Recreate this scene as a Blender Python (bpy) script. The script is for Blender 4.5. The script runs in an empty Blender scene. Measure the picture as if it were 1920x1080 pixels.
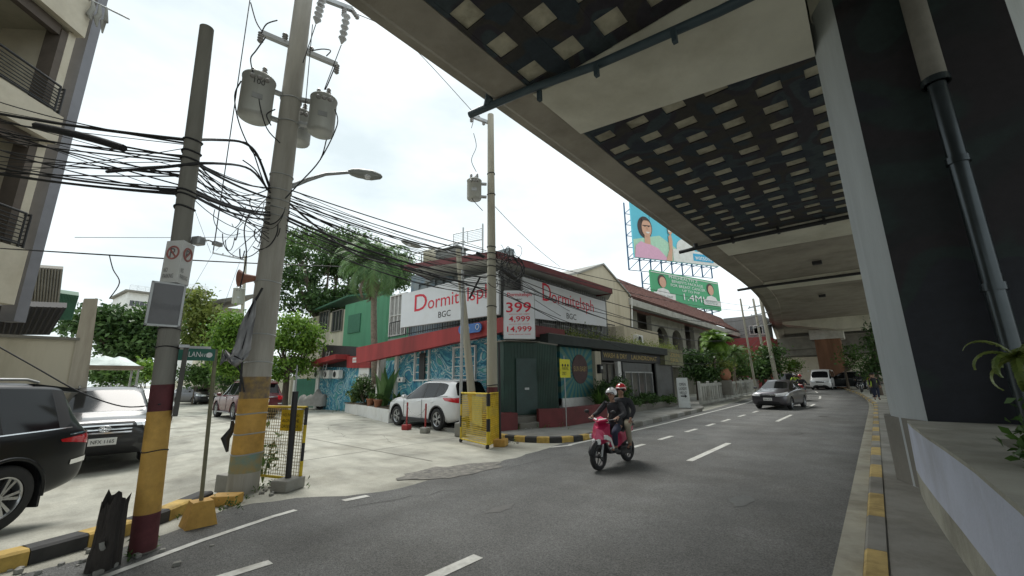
import bpy, bmesh, math, random
import numpy as np
from mathutils import Vector, Matrix
from mathutils.bvhtree import BVHTree

# ------------------------------------------------------------------ camera, world, sun, exposure
S = bpy.context.scene
FPX, CAMH = 764.0, 1.6
_up = np.array([-41.0, 3340.0, -FPX]); _up /= np.linalg.norm(_up)
_rv = np.array([680.0, -156.0, -FPX]); _rv /= np.linalg.norm(_rv)
_Y = _rv - _up * _rv.dot(_up); _Y /= np.linalg.norm(_Y)
_X = np.cross(_Y, _up)
ROT = np.array([_X, _Y, _up])
cam_data = bpy.data.cameras.new('camera'); cam = bpy.data.objects.new('camera', cam_data)
S.collection.objects.link(cam)
M4 = Matrix([list(ROT[i]) + [0] for i in range(3)] + [[0, 0, 0, 1]])
cam.matrix_world = Matrix.Translation((0, 0, CAMH)) @ M4
cam_data.sensor_width = 36.0; cam_data.lens = FPX / 1920 * 36.0
cam_data.clip_start = 0.05; cam_data.clip_end = 3000
S.camera = cam

SUN_EL, SUN_AZ = math.radians(58), math.radians(-70)      # azimuth from +Y towards +X
world = bpy.data.worlds.new('World'); S.world = world; world.use_nodes = True
nt = world.node_tree; nt.nodes.clear()
def N(t, tp, **k):
    n = t.nodes.new(tp)
    for a, b in k.items(): setattr(n, a, b)
    return n
out = N(nt, 'ShaderNodeOutputWorld'); bg = N(nt, 'ShaderNodeBackground'); bg.inputs[1].default_value = 0.10
sky = N(nt, 'ShaderNodeTexSky', sky_type='NISHITA', sun_disc=False, sun_elevation=SUN_EL, sun_rotation=SUN_AZ)
tc = N(nt, 'ShaderNodeTexCoord'); mp = N(nt, 'ShaderNodeMapping'); mp.inputs['Scale'].default_value = (1.0, 1.0, 2.6)
nz = N(nt, 'ShaderNodeTexNoise'); nz.inputs['Scale'].default_value = 1.7; nz.inputs['Detail'].default_value = 6
nz.inputs['Roughness'].default_value = 0.55
cr = N(nt, 'ShaderNodeValToRGB'); cr.color_ramp.elements[0].position = 0.36; cr.color_ramp.elements[1].position = 0.62
cr.color_ramp.elements[0].color = (4.05, 4.6, 4.7, 1); cr.color_ramp.elements[1].color = (6.0, 6.4, 6.45, 1)
mx = N(nt, 'ShaderNodeMix', data_type='RGBA'); mx.inputs[0].default_value = 0.93
nt.links.new(tc.outputs['Generated'], mp.inputs[0]); nt.links.new(mp.outputs[0], nz.inputs['Vector'])
nt.links.new(nz.outputs['Fac'], cr.inputs[0]); nt.links.new(sky.outputs[0], mx.inputs[6]); nt.links.new(cr.outputs[0], mx.inputs[7])
nt.links.new(mx.outputs[2], bg.inputs[0]); nt.links.new(bg.outputs[0], out.inputs[0])

sl = bpy.data.lights.new('sun', 'SUN'); sl.energy = 1.5; sl.angle = math.radians(28); sl.color = (1.0, 0.97, 0.92)
so = bpy.data.objects.new('sun', sl); S.collection.objects.link(so)
sd = Vector((math.cos(SUN_EL) * math.sin(SUN_AZ), math.cos(SUN_EL) * math.cos(SUN_AZ), math.sin(SUN_EL)))
so.rotation_euler = sd.to_track_quat('Z', 'Y').to_euler(); so.location = (0, 0, 40)
S.view_settings.view_transform = 'Standard'; S.view_settings.look = 'None'
S.view_settings.exposure = 0.99; S.view_settings.gamma = 1.0
S.render.engine = 'CYCLES'
try:
    S.cycles.max_bounces = 7; S.cycles.diffuse_bounces = 4; S.cycles.transparent_max_bounces = 8
except Exception: pass

# ------------------------------------------------------------------ helpers
rnd = random.Random(7); nrs = np.random.RandomState(5)
C = S.collection
def ray(px, py): return ROT @ np.array([px - 960.0, 540.0 - py, -FPX])
def P(px, py, ax, val):
    """world point where the sight line of a photo pixel meets the plane axis=val"""
    d = ray(px, py); o = np.array([0, 0, CAMH]); return Vector(o + (val - o[ax]) / d[ax] * d)
def PD(px, py, dist):
    d = ray(px, py); return Vector(np.array([0, 0, CAMH]) + d * dist / math.hypot(d[0], d[1]))
def sm(t): t = max(0.0, min(1.0, t)); return t * t * (3 - 2 * t)
def gz(x, y):
    z = -0.19 * sm((-6.9 - x) / 2.2) * sm((4.2 - y) / 3.0)
    if y > 28: z += 0.012 * (y - 28) * sm((y - 28) / 8)
    return z
def cv(y):
    if y < 30: return 0.0
    if y < 46: return -0.004 * (y - 30) ** 2
    return -1.024 - 0.128 * (y - 46)

MATS = {}
def mat(name, col, rough=0.8, metal=0.0, var=0.12, scale=3.0, bump=0.0, bscale=40.0, col2=None, spec=0.5, detail=5, streak=False, coat=0.0, grime=0.0):
    if name in MATS: return MATS[name]
    m = bpy.data.materials.new(name); m.use_nodes = True; t = m.node_tree; b = t.nodes['Principled BSDF']
    b.inputs['Roughness'].default_value = rough; b.inputs['Metallic'].default_value = metal
    b.inputs['Specular IOR Level'].default_value = spec; b.inputs['Coat Weight'].default_value = coat
    b.inputs['Coat Roughness'].default_value = 0.04
    c = tuple(col); tc = N(t, 'ShaderNodeTexCoord'); src = tc.outputs['Object']
    if streak:
        mp = N(t, 'ShaderNodeMapping'); mp.inputs['Scale'].default_value = (1, 1, 0.14); t.links.new(src, mp.inputs[0]); src2 = mp.outputs[0]
    else: src2 = src
    if var > 0 or col2:
        nz = N(t, 'ShaderNodeTexNoise'); nz.inputs['Scale'].default_value = scale; nz.inputs['Detail'].default_value = detail
        nz.inputs['Roughness'].default_value = 0.62; t.links.new(src2, nz.inputs['Vector'])
        r = N(t, 'ShaderNodeValToRGB'); r.color_ramp.elements[0].position = 0.3; r.color_ramp.elements[1].position = 0.7
        a = col2 if col2 else tuple(max(0, v * (1 - var)) for v in c)
        bb = c if col2 else tuple(min(1, v * (1 + var)) for v in c)
        r.color_ramp.elements[0].color = (*a, 1); r.color_ramp.elements[1].color = (*bb, 1)
        t.links.new(nz.outputs['Fac'], r.inputs[0]); last = r.outputs[0]
        if grime > 0:
            n2 = N(t, 'ShaderNodeTexNoise'); n2.inputs['Scale'].default_value = scale * 0.31; n2.inputs['Detail'].default_value = 8
            n2.inputs['Roughness'].default_value = 0.7; t.links.new(src2, n2.inputs['Vector'])
            r2 = N(t, 'ShaderNodeValToRGB'); r2.color_ramp.elements[0].position = 0.47; r2.color_ramp.elements[1].position = 0.66
            r2.color_ramp.elements[0].color = (1, 1, 1, 1); g = 1 - grime; r2.color_ramp.elements[1].color = (g, g * 0.98, g * 0.94, 1)
            mm = N(t, 'ShaderNodeMix', data_type='RGBA', blend_type='MULTIPLY'); mm.inputs[0].default_value = 1
            t.links.new(n2.outputs['Fac'], r2.inputs[0]); t.links.new(last, mm.inputs[6]); t.links.new(r2.outputs[0], mm.inputs[7]); last = mm.outputs[2]
        t.links.new(last, b.inputs['Base Color'])
    else: b.inputs['Base Color'].default_value = (*c, 1)
    if bump > 0:
        n3 = N(t, 'ShaderNodeTexNoise'); n3.inputs['Scale'].default_value = bscale; n3.inputs['Detail'].default_value = 4
        t.links.new(src2, n3.inputs['Vector']); bp = N(t, 'ShaderNodeBump'); bp.inputs['Strength'].default_value = bump
        bp.inputs['Distance'].default_value = 0.02; t.links.new(n3.outputs['Fac'], bp.inputs['Height']); t.links.new(bp.outputs[0], b.inputs['Normal'])
    MATS[name] = m; return m
def speckle(m, sc, lo, hi, stretch=(1, 1, 1), blend='MULTIPLY', p0=.3, p1=.7, det=2):
    t = m.node_tree; b = t.nodes['Principled BSDF']; src = b.inputs['Base Color'].links[0].from_socket; tc = N(t, 'ShaderNodeTexCoord'); mp = N(t, 'ShaderNodeMapping'); mp.inputs['Scale'].default_value = stretch
    n = N(t, 'ShaderNodeTexNoise'); n.inputs['Scale'].default_value = sc; n.inputs['Detail'].default_value = det; r = N(t, 'ShaderNodeValToRGB'); r.color_ramp.elements[0].position = p0; r.color_ramp.elements[1].position = p1
    r.color_ramp.elements[0].color = (lo, lo, lo, 1); r.color_ramp.elements[1].color = (hi, hi, hi, 1); mm = N(t, 'ShaderNodeMix', data_type='RGBA', blend_type=blend); mm.inputs[0].default_value = 1
    t.links.new(tc.outputs['Object'], mp.inputs[0]); t.links.new(mp.outputs[0], n.inputs[0]); t.links.new(n.outputs['Fac'], r.inputs[0]); t.links.new(src, mm.inputs[6]); t.links.new(r.outputs[0], mm.inputs[7]); t.links.new(mm.outputs[2], b.inputs['Base Color'])
def bsdf(m): return m.node_tree.nodes['Principled BSDF']

def tag(o, label=None, cat=None, group=None, kind=None):
    if label: o['label'] = label
    if cat: o['category'] = cat
    if group: o['group'] = group
    if kind: o['kind'] = kind
    return o
def thing(name, label, cat, loc=(0, 0, 0), rz=0.0, group=None):
    o = bpy.data.objects.new(name, None); C.objects.link(o); o.empty_display_size = 0.2
    o.location = loc; o.rotation_euler = (0, 0, rz); return tag(o, label, cat, group)
def link(name, me, parent=None):
    o = bpy.data.objects.new(name, me); C.objects.link(o)
    if parent is not None: o.parent = parent
    return o
def copy_tree(o, parent=None):
    c = o.copy(); C.objects.link(c)
    if parent is not None: c.parent = parent
    for ch in [x for x in C.objects if x.parent == o]: copy_tree(ch, c)
    return c

class MB:
    """collects simple shapes into ONE mesh; org = world point that becomes the local origin"""
    def __init__(s, org=(0, 0, 0)): s.v = []; s.f = []; s.m = []; s.sm = []; s.o = Vector(org)
    def add(s, vs, fs, mi=0, smooth=False):
        b = len(s.v); s.v += [tuple(Vector(v) - s.o) for v in vs]
        s.f += [tuple(i + b for i in f) for f in fs]; s.m += [mi] * len(fs); s.sm += [smooth] * len(fs); return s
    def box(s, c, d, mi=0, rz=0.0, bev=0.0, rot=None):
        x, y, z = [q / 2 for q in d]; c = Vector(c)
        R = rot if rot is not None else Matrix.Rotation(rz, 3, 'Z')
        if bev > 0:
            bm = bmesh.new(); bmesh.ops.create_cube(bm, size=1.0)
            for v in bm.verts: v.co = Vector((v.co.x * d[0], v.co.y * d[1], v.co.z * d[2]))
            bmesh.ops.bevel(bm, geom=bm.edges[:], offset=min(bev, min(d) * 0.45), segments=2, affect='EDGES', profile=0.5)
            bm.verts.index_update()
            s.add([c + R @ v.co for v in bm.verts], [[v.index for v in f.verts] for f in bm.faces], mi); bm.free(); return s
        vs = [(-x, -y, -z), (x, -y, -z), (x, y, -z), (-x, y, -z), (-x, -y, z), (x, -y, z), (x, y, z), (-x, y, z)]
        return s.add([c + R @ Vector(v) for v in vs], [(0, 3, 2, 1), (4, 5, 6, 7), (0, 1, 5, 4), (1, 2, 6, 5), (2, 3, 7, 6), (3, 0, 4, 7)], mi)
    def bb(s, x0, x1, y0, y1, z0, z1, mi=0):
        return s.box(((x0 + x1) / 2, (y0 + y1) / 2, (z0 + z1) / 2), (abs(x1 - x0), abs(y1 - y0), abs(z1 - z0)), mi)
    def tube(s, pts, r, n=8, mi=0, cap=True, smooth=True):
        pts = [Vector(p) for p in pts]; k = len(pts); rs = r if isinstance(r, (list, tuple)) else [r] * k
        vs, fs = [], []; prev = None
        for i, p in enumerate(pts):
            d = (pts[min(i + 1, k - 1)] - pts[max(i - 1, 0)])
            d = d.normalized() if d.length > 1e-9 else Vector((0, 0, 1))
            if prev is None:
                a = Vector((0, 0, 1)) if abs(d.z) < 0.9 else Vector((1, 0, 0)); u = d.cross(a).normalized()
            else:
                u = (prev - d * prev.dot(d)); u = u.normalized() if u.length > 1e-6 else d.orthogonal().normalized()
            prev = u; w = d.cross(u)
            for j in range(n):
                t = 2 * math.pi * j / n; vs.append(p + (u * math.cos(t) + w * math.sin(t)) * rs[i])
        for i in range(k - 1):
            for j in range(n):
                a, b = i * n + j, i * n + (j + 1) % n; fs.append((a, b, b + n, a + n))
        s.add(vs, fs, mi, smooth)
        if cap:
            s.add(vs[:n], [tuple(range(n))[::-1]], mi); s.add(vs[-n:], [tuple(range(n))], mi)
        return s
    def cyl(s, p0, p1, r0, r1=None, n=16, mi=0, smooth=True): return s.tube([p0, p1], [r0, r0 if r1 is None else r1], n, mi, True, smooth)
    def lathe(s, prof, c=(0, 0, 0), n=24, mi=0, axis='Z', smooth=True):
        c = Vector(c); vs, fs = [], []
        for r, h in prof:
            for j in range(n):
                t = 2 * math.pi * j / n; a, b = r * math.cos(t), r * math.sin(t)
                vs.append(c + (Vector((a, b, h)) if axis == 'Z' else Vector((a, h, b)) if axis == 'Y' else Vector((h, a, b))))
        for i in range(len(prof) - 1):
            for j in range(n):
                a, b = i * n + j, i * n + (j + 1) % n
                fs.append((a, b, b + n, a + n) if axis != 'Y' else (a, a + n, b + n, b))
        return s.add(vs, fs, mi, smooth)
    def prism(s, pts, d, mi=0):
        """polygon pts extruded by vector d"""
        pts = [Vector(p) for p in pts]; d = Vector(d); n = len(pts)
        fs = [tuple(range(n))[::-1], tuple(range(n, 2 * n))] + [(i, (i + 1) % n, (i + 1) % n + n, i + n) for i in range(n)]
        return s.add(pts + [p + d for p in pts], fs, mi)
    def quad(s, a, b, c, d, mi=0): return s.add([a, b, c, d], [(0, 1, 2, 3)], mi)
    def sphere(s, c, r, n=12, mi=0, sc=(1, 1, 1)):
        pr = [(max(1e-4, math.sin(math.pi * i / n)) * r, -math.cos(math.pi * i / n) * r) for i in range(n + 1)]
        b = len(s.v); s.lathe(pr, (0, 0, 0), max(8, n + 4), mi)
        for i in range(b, len(s.v)):
            v = Vector(s.v[i]) + s.o; s.v[i] = tuple(Vector((v.x * sc[0], v.y * sc[1], v.z * sc[2])) + Vector(c) - s.o)
        return s
    def build(s, name, mats, parent=None, fix=True):
        me = bpy.data.meshes.new(name); me.from_pydata(s.v, [], s.f)
        for m in (mats if isinstance(mats, (list, tuple)) else [mats]): me.materials.append(m)
        me.polygons.foreach_set('material_index', s.m); me.polygons.foreach_set('use_smooth', s.sm)
        if fix:
            bm = bmesh.new(); bm.from_mesh(me); bmesh.ops.recalc_face_normals(bm, faces=bm.faces); bm.to_mesh(me); bm.free()
        me.update(); return link(name, me, parent)
def worldroot(name, label, cat, p, group=None): return thing(name, label, cat, p, 0, group)

def text(name, body, m, parent, org, xd, ud, h, w=None, depth=0.004, off=0.004, bold=0.0, base=(0, 0, 0)):
    """writing as a mesh: lower left corner at org, running along xd, up along ud, fitted to height h and width w"""
    cu = bpy.data.curves.new(name, 'FONT'); cu.body = body; cu.extrude = 0.0; cu.offset = bold; cu.resolution_u = 3
    to = bpy.data.objects.new('tmp', cu); C.objects.link(to)
    dg = bpy.context.evaluated_depsgraph_get(); dg.update()
    me = bpy.data.meshes.new_from_object(to.evaluated_get(dg)); bpy.data.objects.remove(to)
    co = np.array([v.co[:] for v in me.vertices])
    if len(co) == 0: return None
    lo, hi = co.min(0), co.max(0); xd, ud = Vector(xd).normalized(), Vector(ud).normalized(); nd = xd.cross(ud)
    sy = h / (hi[1] - lo[1]); sx = sy if w is None else w / (hi[0] - lo[0]); org = Vector(org) - Vector(base)
    for v in me.vertices: v.co = org + xd * ((v.co.x - lo[0]) * sx) + ud * ((v.co.y - lo[1]) * sy) + nd * off
    me.materials.append(m); o = link(name, me, parent)
    return o

def camo(name, cols, sc=0.9, rough=.8):
    m = bpy.data.materials.new(name); m.use_nodes = True; t = m.node_tree; b = t.nodes['Principled BSDF']; b.inputs['Roughness'].default_value = rough; tc = N(t, 'ShaderNodeTexCoord')
    n = N(t, 'ShaderNodeTexNoise'); n.inputs['Scale'].default_value = sc; n.inputs['Detail'].default_value = 1.5; n.inputs['Distortion'].default_value = .6; r = N(t, 'ShaderNodeValToRGB'); k = len(cols); el = r.color_ramp.elements
    el[0].position = .34; el[0].color = (*cols[0], 1); el[1].position = .66; el[1].color = (*cols[-1], 1)
    for i in range(1, k): p = .34 + .32 * i / k; e = el.new(p - .008); e.color = (*cols[i - 1], 1); e = el.new(p + .008); e.color = (*cols[i], 1)
    g = N(t, 'ShaderNodeTexNoise'); g.inputs['Scale'].default_value = 6; g.inputs['Detail'].default_value = 9; g.inputs['Roughness'].default_value = .75; r2 = N(t, 'ShaderNodeValToRGB'); r2.color_ramp.elements[0].position = .3; r2.color_ramp.elements[0].color = (.6, .6, .6, 1); r2.color_ramp.elements[1].position = .7; r2.color_ramp.elements[1].color = (1.35, 1.3, 1.25, 1)
    mm = N(t, 'ShaderNodeMix', data_type='RGBA', blend_type='MULTIPLY'); mm.inputs[0].default_value = 1; l = t.links.new
    l(tc.outputs['Object'], n.inputs[0]); l(n.outputs['Fac'], r.inputs[0]); l(tc.outputs['Object'], g.inputs[0]); l(g.outputs['Fac'], r2.inputs[0]); l(r.outputs[0], mm.inputs[6]); l(r2.outputs[0], mm.inputs[7]); l(mm.outputs[2], b.inputs['Base Color']); MATS[name] = m; return m
# ------------------------------------------------------------------ materials
M = {}
M['asphalt'] = mat('asphalt', (0.158, 0.160, 0.155), 0.82, var=0.2, scale=1.1, bump=1.0, bscale=120, detail=15, grime=0.16)
M['conc_road'] = mat('concrete_paving', (0.395, 0.39, 0.335), 0.9, var=0.16, scale=1.3, bump=0.35, bscale=60, detail=10, grime=0.32)
speckle(M['asphalt'], 75, .62, 1.5); speckle(M['asphalt'], .9, .84, 1.13, (1, .05, 1)); speckle(M['asphalt'], .5, .82, 1.1, det=8)
speckle(M['conc_road'], 2.2, .86, 1.12, (.4, 1.6, 1), det=10); speckle(M['conc_road'], .7, .74, 1.08, (.6, 1, 1), det=10, p0=.36, p1=.5); speckle(M['conc_road'], 60, .85, 1.15)
M['conc'] = mat('concrete', (0.30, 0.295, 0.27), 0.88, var=0.14, scale=2.2, bump=0.3, bscale=30, grime=0.25)
M['conc_dk'] = mat('dark_concrete', (0.20, 0.19, 0.165), 0.9, var=0.2, scale=1.1, bump=0.3, bscale=20, grime=0.3)
M['girder'] = mat('girder_concrete', (0.33, 0.30, 0.25), 0.9, var=0.18, scale=0.8, bump=0.25, bscale=12, grime=0.3)
M['cap'] = mat('cap_beam_paint', (0.68, 0.66, 0.56), 0.85, var=0.12, scale=0.6, bump=0.15, bscale=14, grime=0.22)
M['panel'] = mat('recess_panel', (0.46, 0.43, 0.33), 0.88, var=0.2, scale=3.0, bump=0.15, grime=0.45)
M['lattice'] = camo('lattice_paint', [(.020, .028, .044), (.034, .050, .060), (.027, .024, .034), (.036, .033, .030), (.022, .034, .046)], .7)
M['pole'] = mat('pole_concrete', (0.42, 0.40, 0.355), 0.85, var=0.17, scale=4.5, streak=True, bump=0.3, bscale=40, grime=0.25)
M['pole_dk'] = mat('dark_pole_concrete', (0.25, 0.24, 0.21), 0.88, var=0.2, scale=4.5, streak=True, bump=0.3, bscale=40, grime=0.3)
M['pole_lt'] = mat('pale_pole_concrete', (0.42, 0.395, 0.32), 0.85, var=0.15, scale=3.0, streak=True, bump=0.3, bscale=40, grime=0.25)
M['yellow'] = mat('worn_yellow_paint', (0.60, 0.35, 0.08), 0.7, var=0.15, scale=5, grime=0.4, bump=0.15, bscale=50)
M['maroon'] = mat('maroon_paint', (0.12, 0.03, 0.035), 0.75, var=0.25, scale=6, grime=0.35)
M['kyellow'] = mat('kerb_yellow', (0.56, 0.38, 0.10), 0.8, var=0.2, scale=6, grime=0.45)
M['kblack'] = mat('kerb_black', (0.045, 0.045, 0.045), 0.8, var=0.3, scale=6, grime=0.2)
M['black'] = mat('black_plastic', (0.018, 0.018, 0.02), 0.55, var=0.1)
M['rubber'] = mat('tyre_rubber', (0.025, 0.025, 0.026), 0.85, var=0.15, scale=20)
M['cable'] = mat('cable_black', (0.02, 0.02, 0.022), 0.6, var=0.0)
M['steel'] = mat('galvanised_steel', (0.42, 0.43, 0.43), 0.5, 0.7, var=0.12, scale=6)
M['chrome'] = mat('chrome', (0.75, 0.76, 0.77), 0.12, 1.0, var=0)
M['rim'] = mat('alloy_rim', (0.45, 0.46, 0.47), 0.3, 0.9, var=0)
M['glass'] = mat('car_glass', (0.008, 0.009, 0.01), 0.06, 0.0, var=0, spec=0.38)
M['wglass'] = mat('window_glass', (0.03, 0.035, 0.04), 0.08, var=0.2, spec=0.8)
M['white'] = mat('white_paint', (0.72, 0.72, 0.70), 0.6, var=0.06, grime=0.12)
M['banner'] = mat('banner_vinyl', (0.74, 0.76, 0.80), 0.5, var=0.05, scale=.7, grime=.08, bump=.5, bscale=1.2)
M['red'] = mat('red_paint', (0.34, 0.035, 0.035), 0.65, var=0.2, scale=1.6, streak=True, grime=0.35)
M['darkred'] = mat('dark_red_paint', (0.16, 0.028, 0.03), 0.6, var=0.2, scale=2, grime=0.3)
M['redtext'] = mat('red_lettering', (0.66, 0.02, 0.05), 0.6, var=0)
M['blktext'] = mat('black_lettering', (0.02, 0.02, 0.022), 0.6, var=0)
M['whttext'] = mat('white_lettering', (0.8, 0.8, 0.8), 0.6, var=0)
M['cream'] = mat('cream_wall', (0.55, 0.49, 0.37), 0.85, var=0.08, scale=1.5, streak=True, grime=0.2)
M['beige'] = mat('beige_wall', (0.52, 0.48, 0.38), 0.88, var=0.1, scale=1.2, streak=True, grime=0.3)
M['greenshed'] = mat('dark_green_sheet', (0.012, 0.045, 0.032), 0.55, var=0.3, scale=1.6, grime=0.3)
M['green'] = mat('green_wall', (0.09, 0.28, 0.16), 0.8, var=0.16, scale=1.2, streak=True, grime=0.25)
M['bark'] = mat('bark', (0.10, 0.08, 0.06), 0.95, var=0.35, scale=8, streak=True, bump=0.6, bscale=20)
M['soil'] = mat('soil', (0.09, 0.07, 0.045), 1.0, var=0.4, scale=12, bump=0.6)
M['cagey'] = mat('cage_yellow', (0.66, 0.48, 0.02), 0.5, var=0.15, scale=8, grime=0.25)
M['skin'] = mat('skin', (0.33, 0.19, 0.13), 0.6, var=0.05)
M['lens'] = mat('lamp_lens', (0.78, 0.80, 0.82), 0.08, 0.3, var=0, spec=0.8)
M['redlens'] = mat('tail_lens', (0.55, 0.012, 0.02), 0.1, var=0, coat=1.0)
M['plate'] = mat('number_plate', (0.74, 0.74, 0.72), 0.5, var=0.03)
def paint(name, col, metal=0.35): return mat(name, col, 0.33, metal, var=0.06, scale=1.5, coat=0.5)
def leafmat(name, a, b, c2=None):
    if name in MATS: return MATS[name]
    m = bpy.data.materials.new(name); m.use_nodes = True; t = m.node_tree; bs = t.nodes['Principled BSDF']
    at = N(t, 'ShaderNodeAttribute', attribute_name='leafv'); r = N(t, 'ShaderNodeValToRGB')
    r.color_ramp.elements[0].color = (*a, 1); r.color_ramp.elements[1].color = (*b, 1)
    if c2: e = r.color_ramp.elements.new(0.93); e.color = (*b, 1); r.color_ramp.elements[-1].color = (*c2, 1)
    t.links.new(at.outputs['Fac'], r.inputs[0]); t.links.new(r.outputs[0], bs.inputs['Base Color'])
    bs.inputs['Roughness'].default_value = 0.5
    tr = N(t, 'ShaderNodeBsdfTranslucent'); t.links.new(r.outputs[0], tr.inputs[0]); mx = N(t, 'ShaderNodeMixShader'); mx.inputs[0].default_value = 0.3
    o = t.nodes['Material Output']; t.links.new(bs.outputs[0], mx.inputs[1]); t.links.new(tr.outputs[0], mx.inputs[2]); t.links.new(mx.outputs[0], o.inputs[0])
    MATS[name] = m; return m
L_MID = leafmat('leaf_mid', (0.035, 0.085, 0.02), (0.13, 0.24, 0.05))
L_BRIGHT = leafmat('leaf_bright', (0.06, 0.15, 0.02), (0.26, 0.42, 0.06))
L_DARK = leafmat('leaf_dark', (0.020, 0.055, 0.018), (0.11, 0.20, 0.05))
L_PALM = leafmat('leaf_palm', (0.07, 0.15, 0.05), (0.22, 0.36, 0.14))
L_DEAD = leafmat('leaf_dead', (0.16, 0.10, 0.07), (0.36, 0.25, 0.19))
L_YEL = leafmat('leaf_yellowish', (0.10, 0.16, 0.03), (0.30, 0.34, 0.08))

def leafmesh(name, ctr, size, m, parent, aspect=0.45, up=0.4, seed=1, val=None):
    """one quad-pair leaf at every centre in ctr (n,3)"""
    rs = np.random.RandomState(seed); n = len(ctr); ctr = np.asarray(ctr)
    d = rs.normal(size=(n, 3)); d[:, 2] -= 0.15; d /= np.linalg.norm(d, axis=1)[:, None]
    nn = rs.normal(size=(n, 3)); nn[:, 2] += up * 2; s = np.cross(d, nn); s /= (np.linalg.norm(s, axis=1)[:, None] + 1e-9)
    L = size * rs.uniform(0.6, 1.4, n)[:, None]; bend = np.cross(s, d) * L * 0.12
    v = np.stack([ctr - d * L / 2, ctr + s * L * aspect / 2 + bend, ctr + d * L / 2, ctr - s * L * aspect / 2 + bend], 1).reshape(-1, 3)
    me = bpy.data.meshes.new(name); me.vertices.add(4 * n); me.vertices.foreach_set('co', v.astype(np.float32).ravel())
    me.loops.add(4 * n); me.loops.foreach_set('vertex_index', np.arange(4 * n, dtype=np.int32))
    me.polygons.add(n); me.polygons.foreach_set('loop_start', np.arange(0, 4 * n, 4, dtype=np.int32))
    me.polygons.foreach_set('loop_total', np.full(n, 4, dtype=np.int32))
    a = me.attributes.new('leafv', 'FLOAT', 'FACE'); vv = rs.uniform(0, 1, n) if val is None else np.clip(val + rs.uniform(-0.2, 0.2, n), 0, 1)
    a.data.foreach_set('value', vv.astype(np.float32)); me.materials.append(m); me.update(); me.validate()
    return link(name, me, parent)
def crown_pts(blobs, ncl, per, spread, seed=1, shell=0.55):
    rs = np.random.RandomState(seed); blobs = [tuple(np.array(b[:3]) + rs.uniform(-.62, .62, 3) * np.array(b[3:6])) + tuple(np.array(b[3:6]) * rs.uniform(.32, .62)) for b in blobs for _ in range(6)] + [tuple(b[:3]) + tuple(np.array(b[3:6]) * .6) for b in blobs]
    vol = np.array([b[3] * b[4] * b[5] for b in blobs]) ** 0.7; pr = vol / vol.sum(); out = []; val = []
    for _ in range(ncl):
        b = blobs[rs.choice(len(blobs), p=pr)]; d = rs.normal(size=3); d /= np.linalg.norm(d)
        r = shell + (1 - shell) * rs.rand() ** 0.6; c = np.array(b[:3]) + d * r * np.array(b[3:6])
        k = max(3, int(per * rs.uniform(0.5, 1.5))); out.append(c + rs.normal(size=(k, 3)) * spread * np.array([1, 1, 0.6]))
        val.append(np.full(k, rs.uniform(0.15, 0.85)))
    return np.concatenate(out), np.concatenate(val)
def tree(name, label, cat, base, h, blobs, m, ncl, per, spread, leaf, tr=0.25, seed=1, group=None, lean=(0, 0), nl=7, aspect=0.5):
    """blobs relative to base; tapered trunk with limbs reaching the blobs"""
    base = Vector(base); t = thing(name, label, cat, base, 0, group); mb = MB(); rs = random.Random(seed)
    fork = Vector((lean[0] * 0.5, lean[1] * 0.5, h * 0.42))
    mb.tube([(0, 0, -0.1), (lean[0] * 0.1, lean[1] * 0.1, h * 0.12), (lean[0] * 0.3, lean[1] * 0.3, h * 0.28), fork], [tr * 1.35, tr, tr * 0.85, tr * 0.7], 10)
    for i in range(nl):
        b = blobs[i % len(blobs)]; e = Vector(b[:3]) + Vector([rs.uniform(-0.5, 0.5) * q for q in b[3:6]])
        mid = fork.lerp(e, 0.5) + Vector((rs.uniform(-.3, .3), rs.uniform(-.3, .3), -0.08 * h)) * 0.6
        mb.tube([fork - Vector((0, 0, 0.1)), mid, e], [tr * 0.5, tr * 0.3, tr * 0.08], 6)
        for k in range(3):
            q = mid.lerp(e, rs.uniform(0.2, 0.9)); mb.tube([q, q + Vector([rs.uniform(-.6, .6) * w for w in b[3:6]])], [tr * 0.15, tr * 0.04], 5)
    mb.build('trunk', M['bark'], t)
    c, v = crown_pts(blobs, ncl, per, spread, seed); leafmesh('crown', c, leaf, m, t, aspect=aspect, seed=seed, val=v); return t
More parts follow.
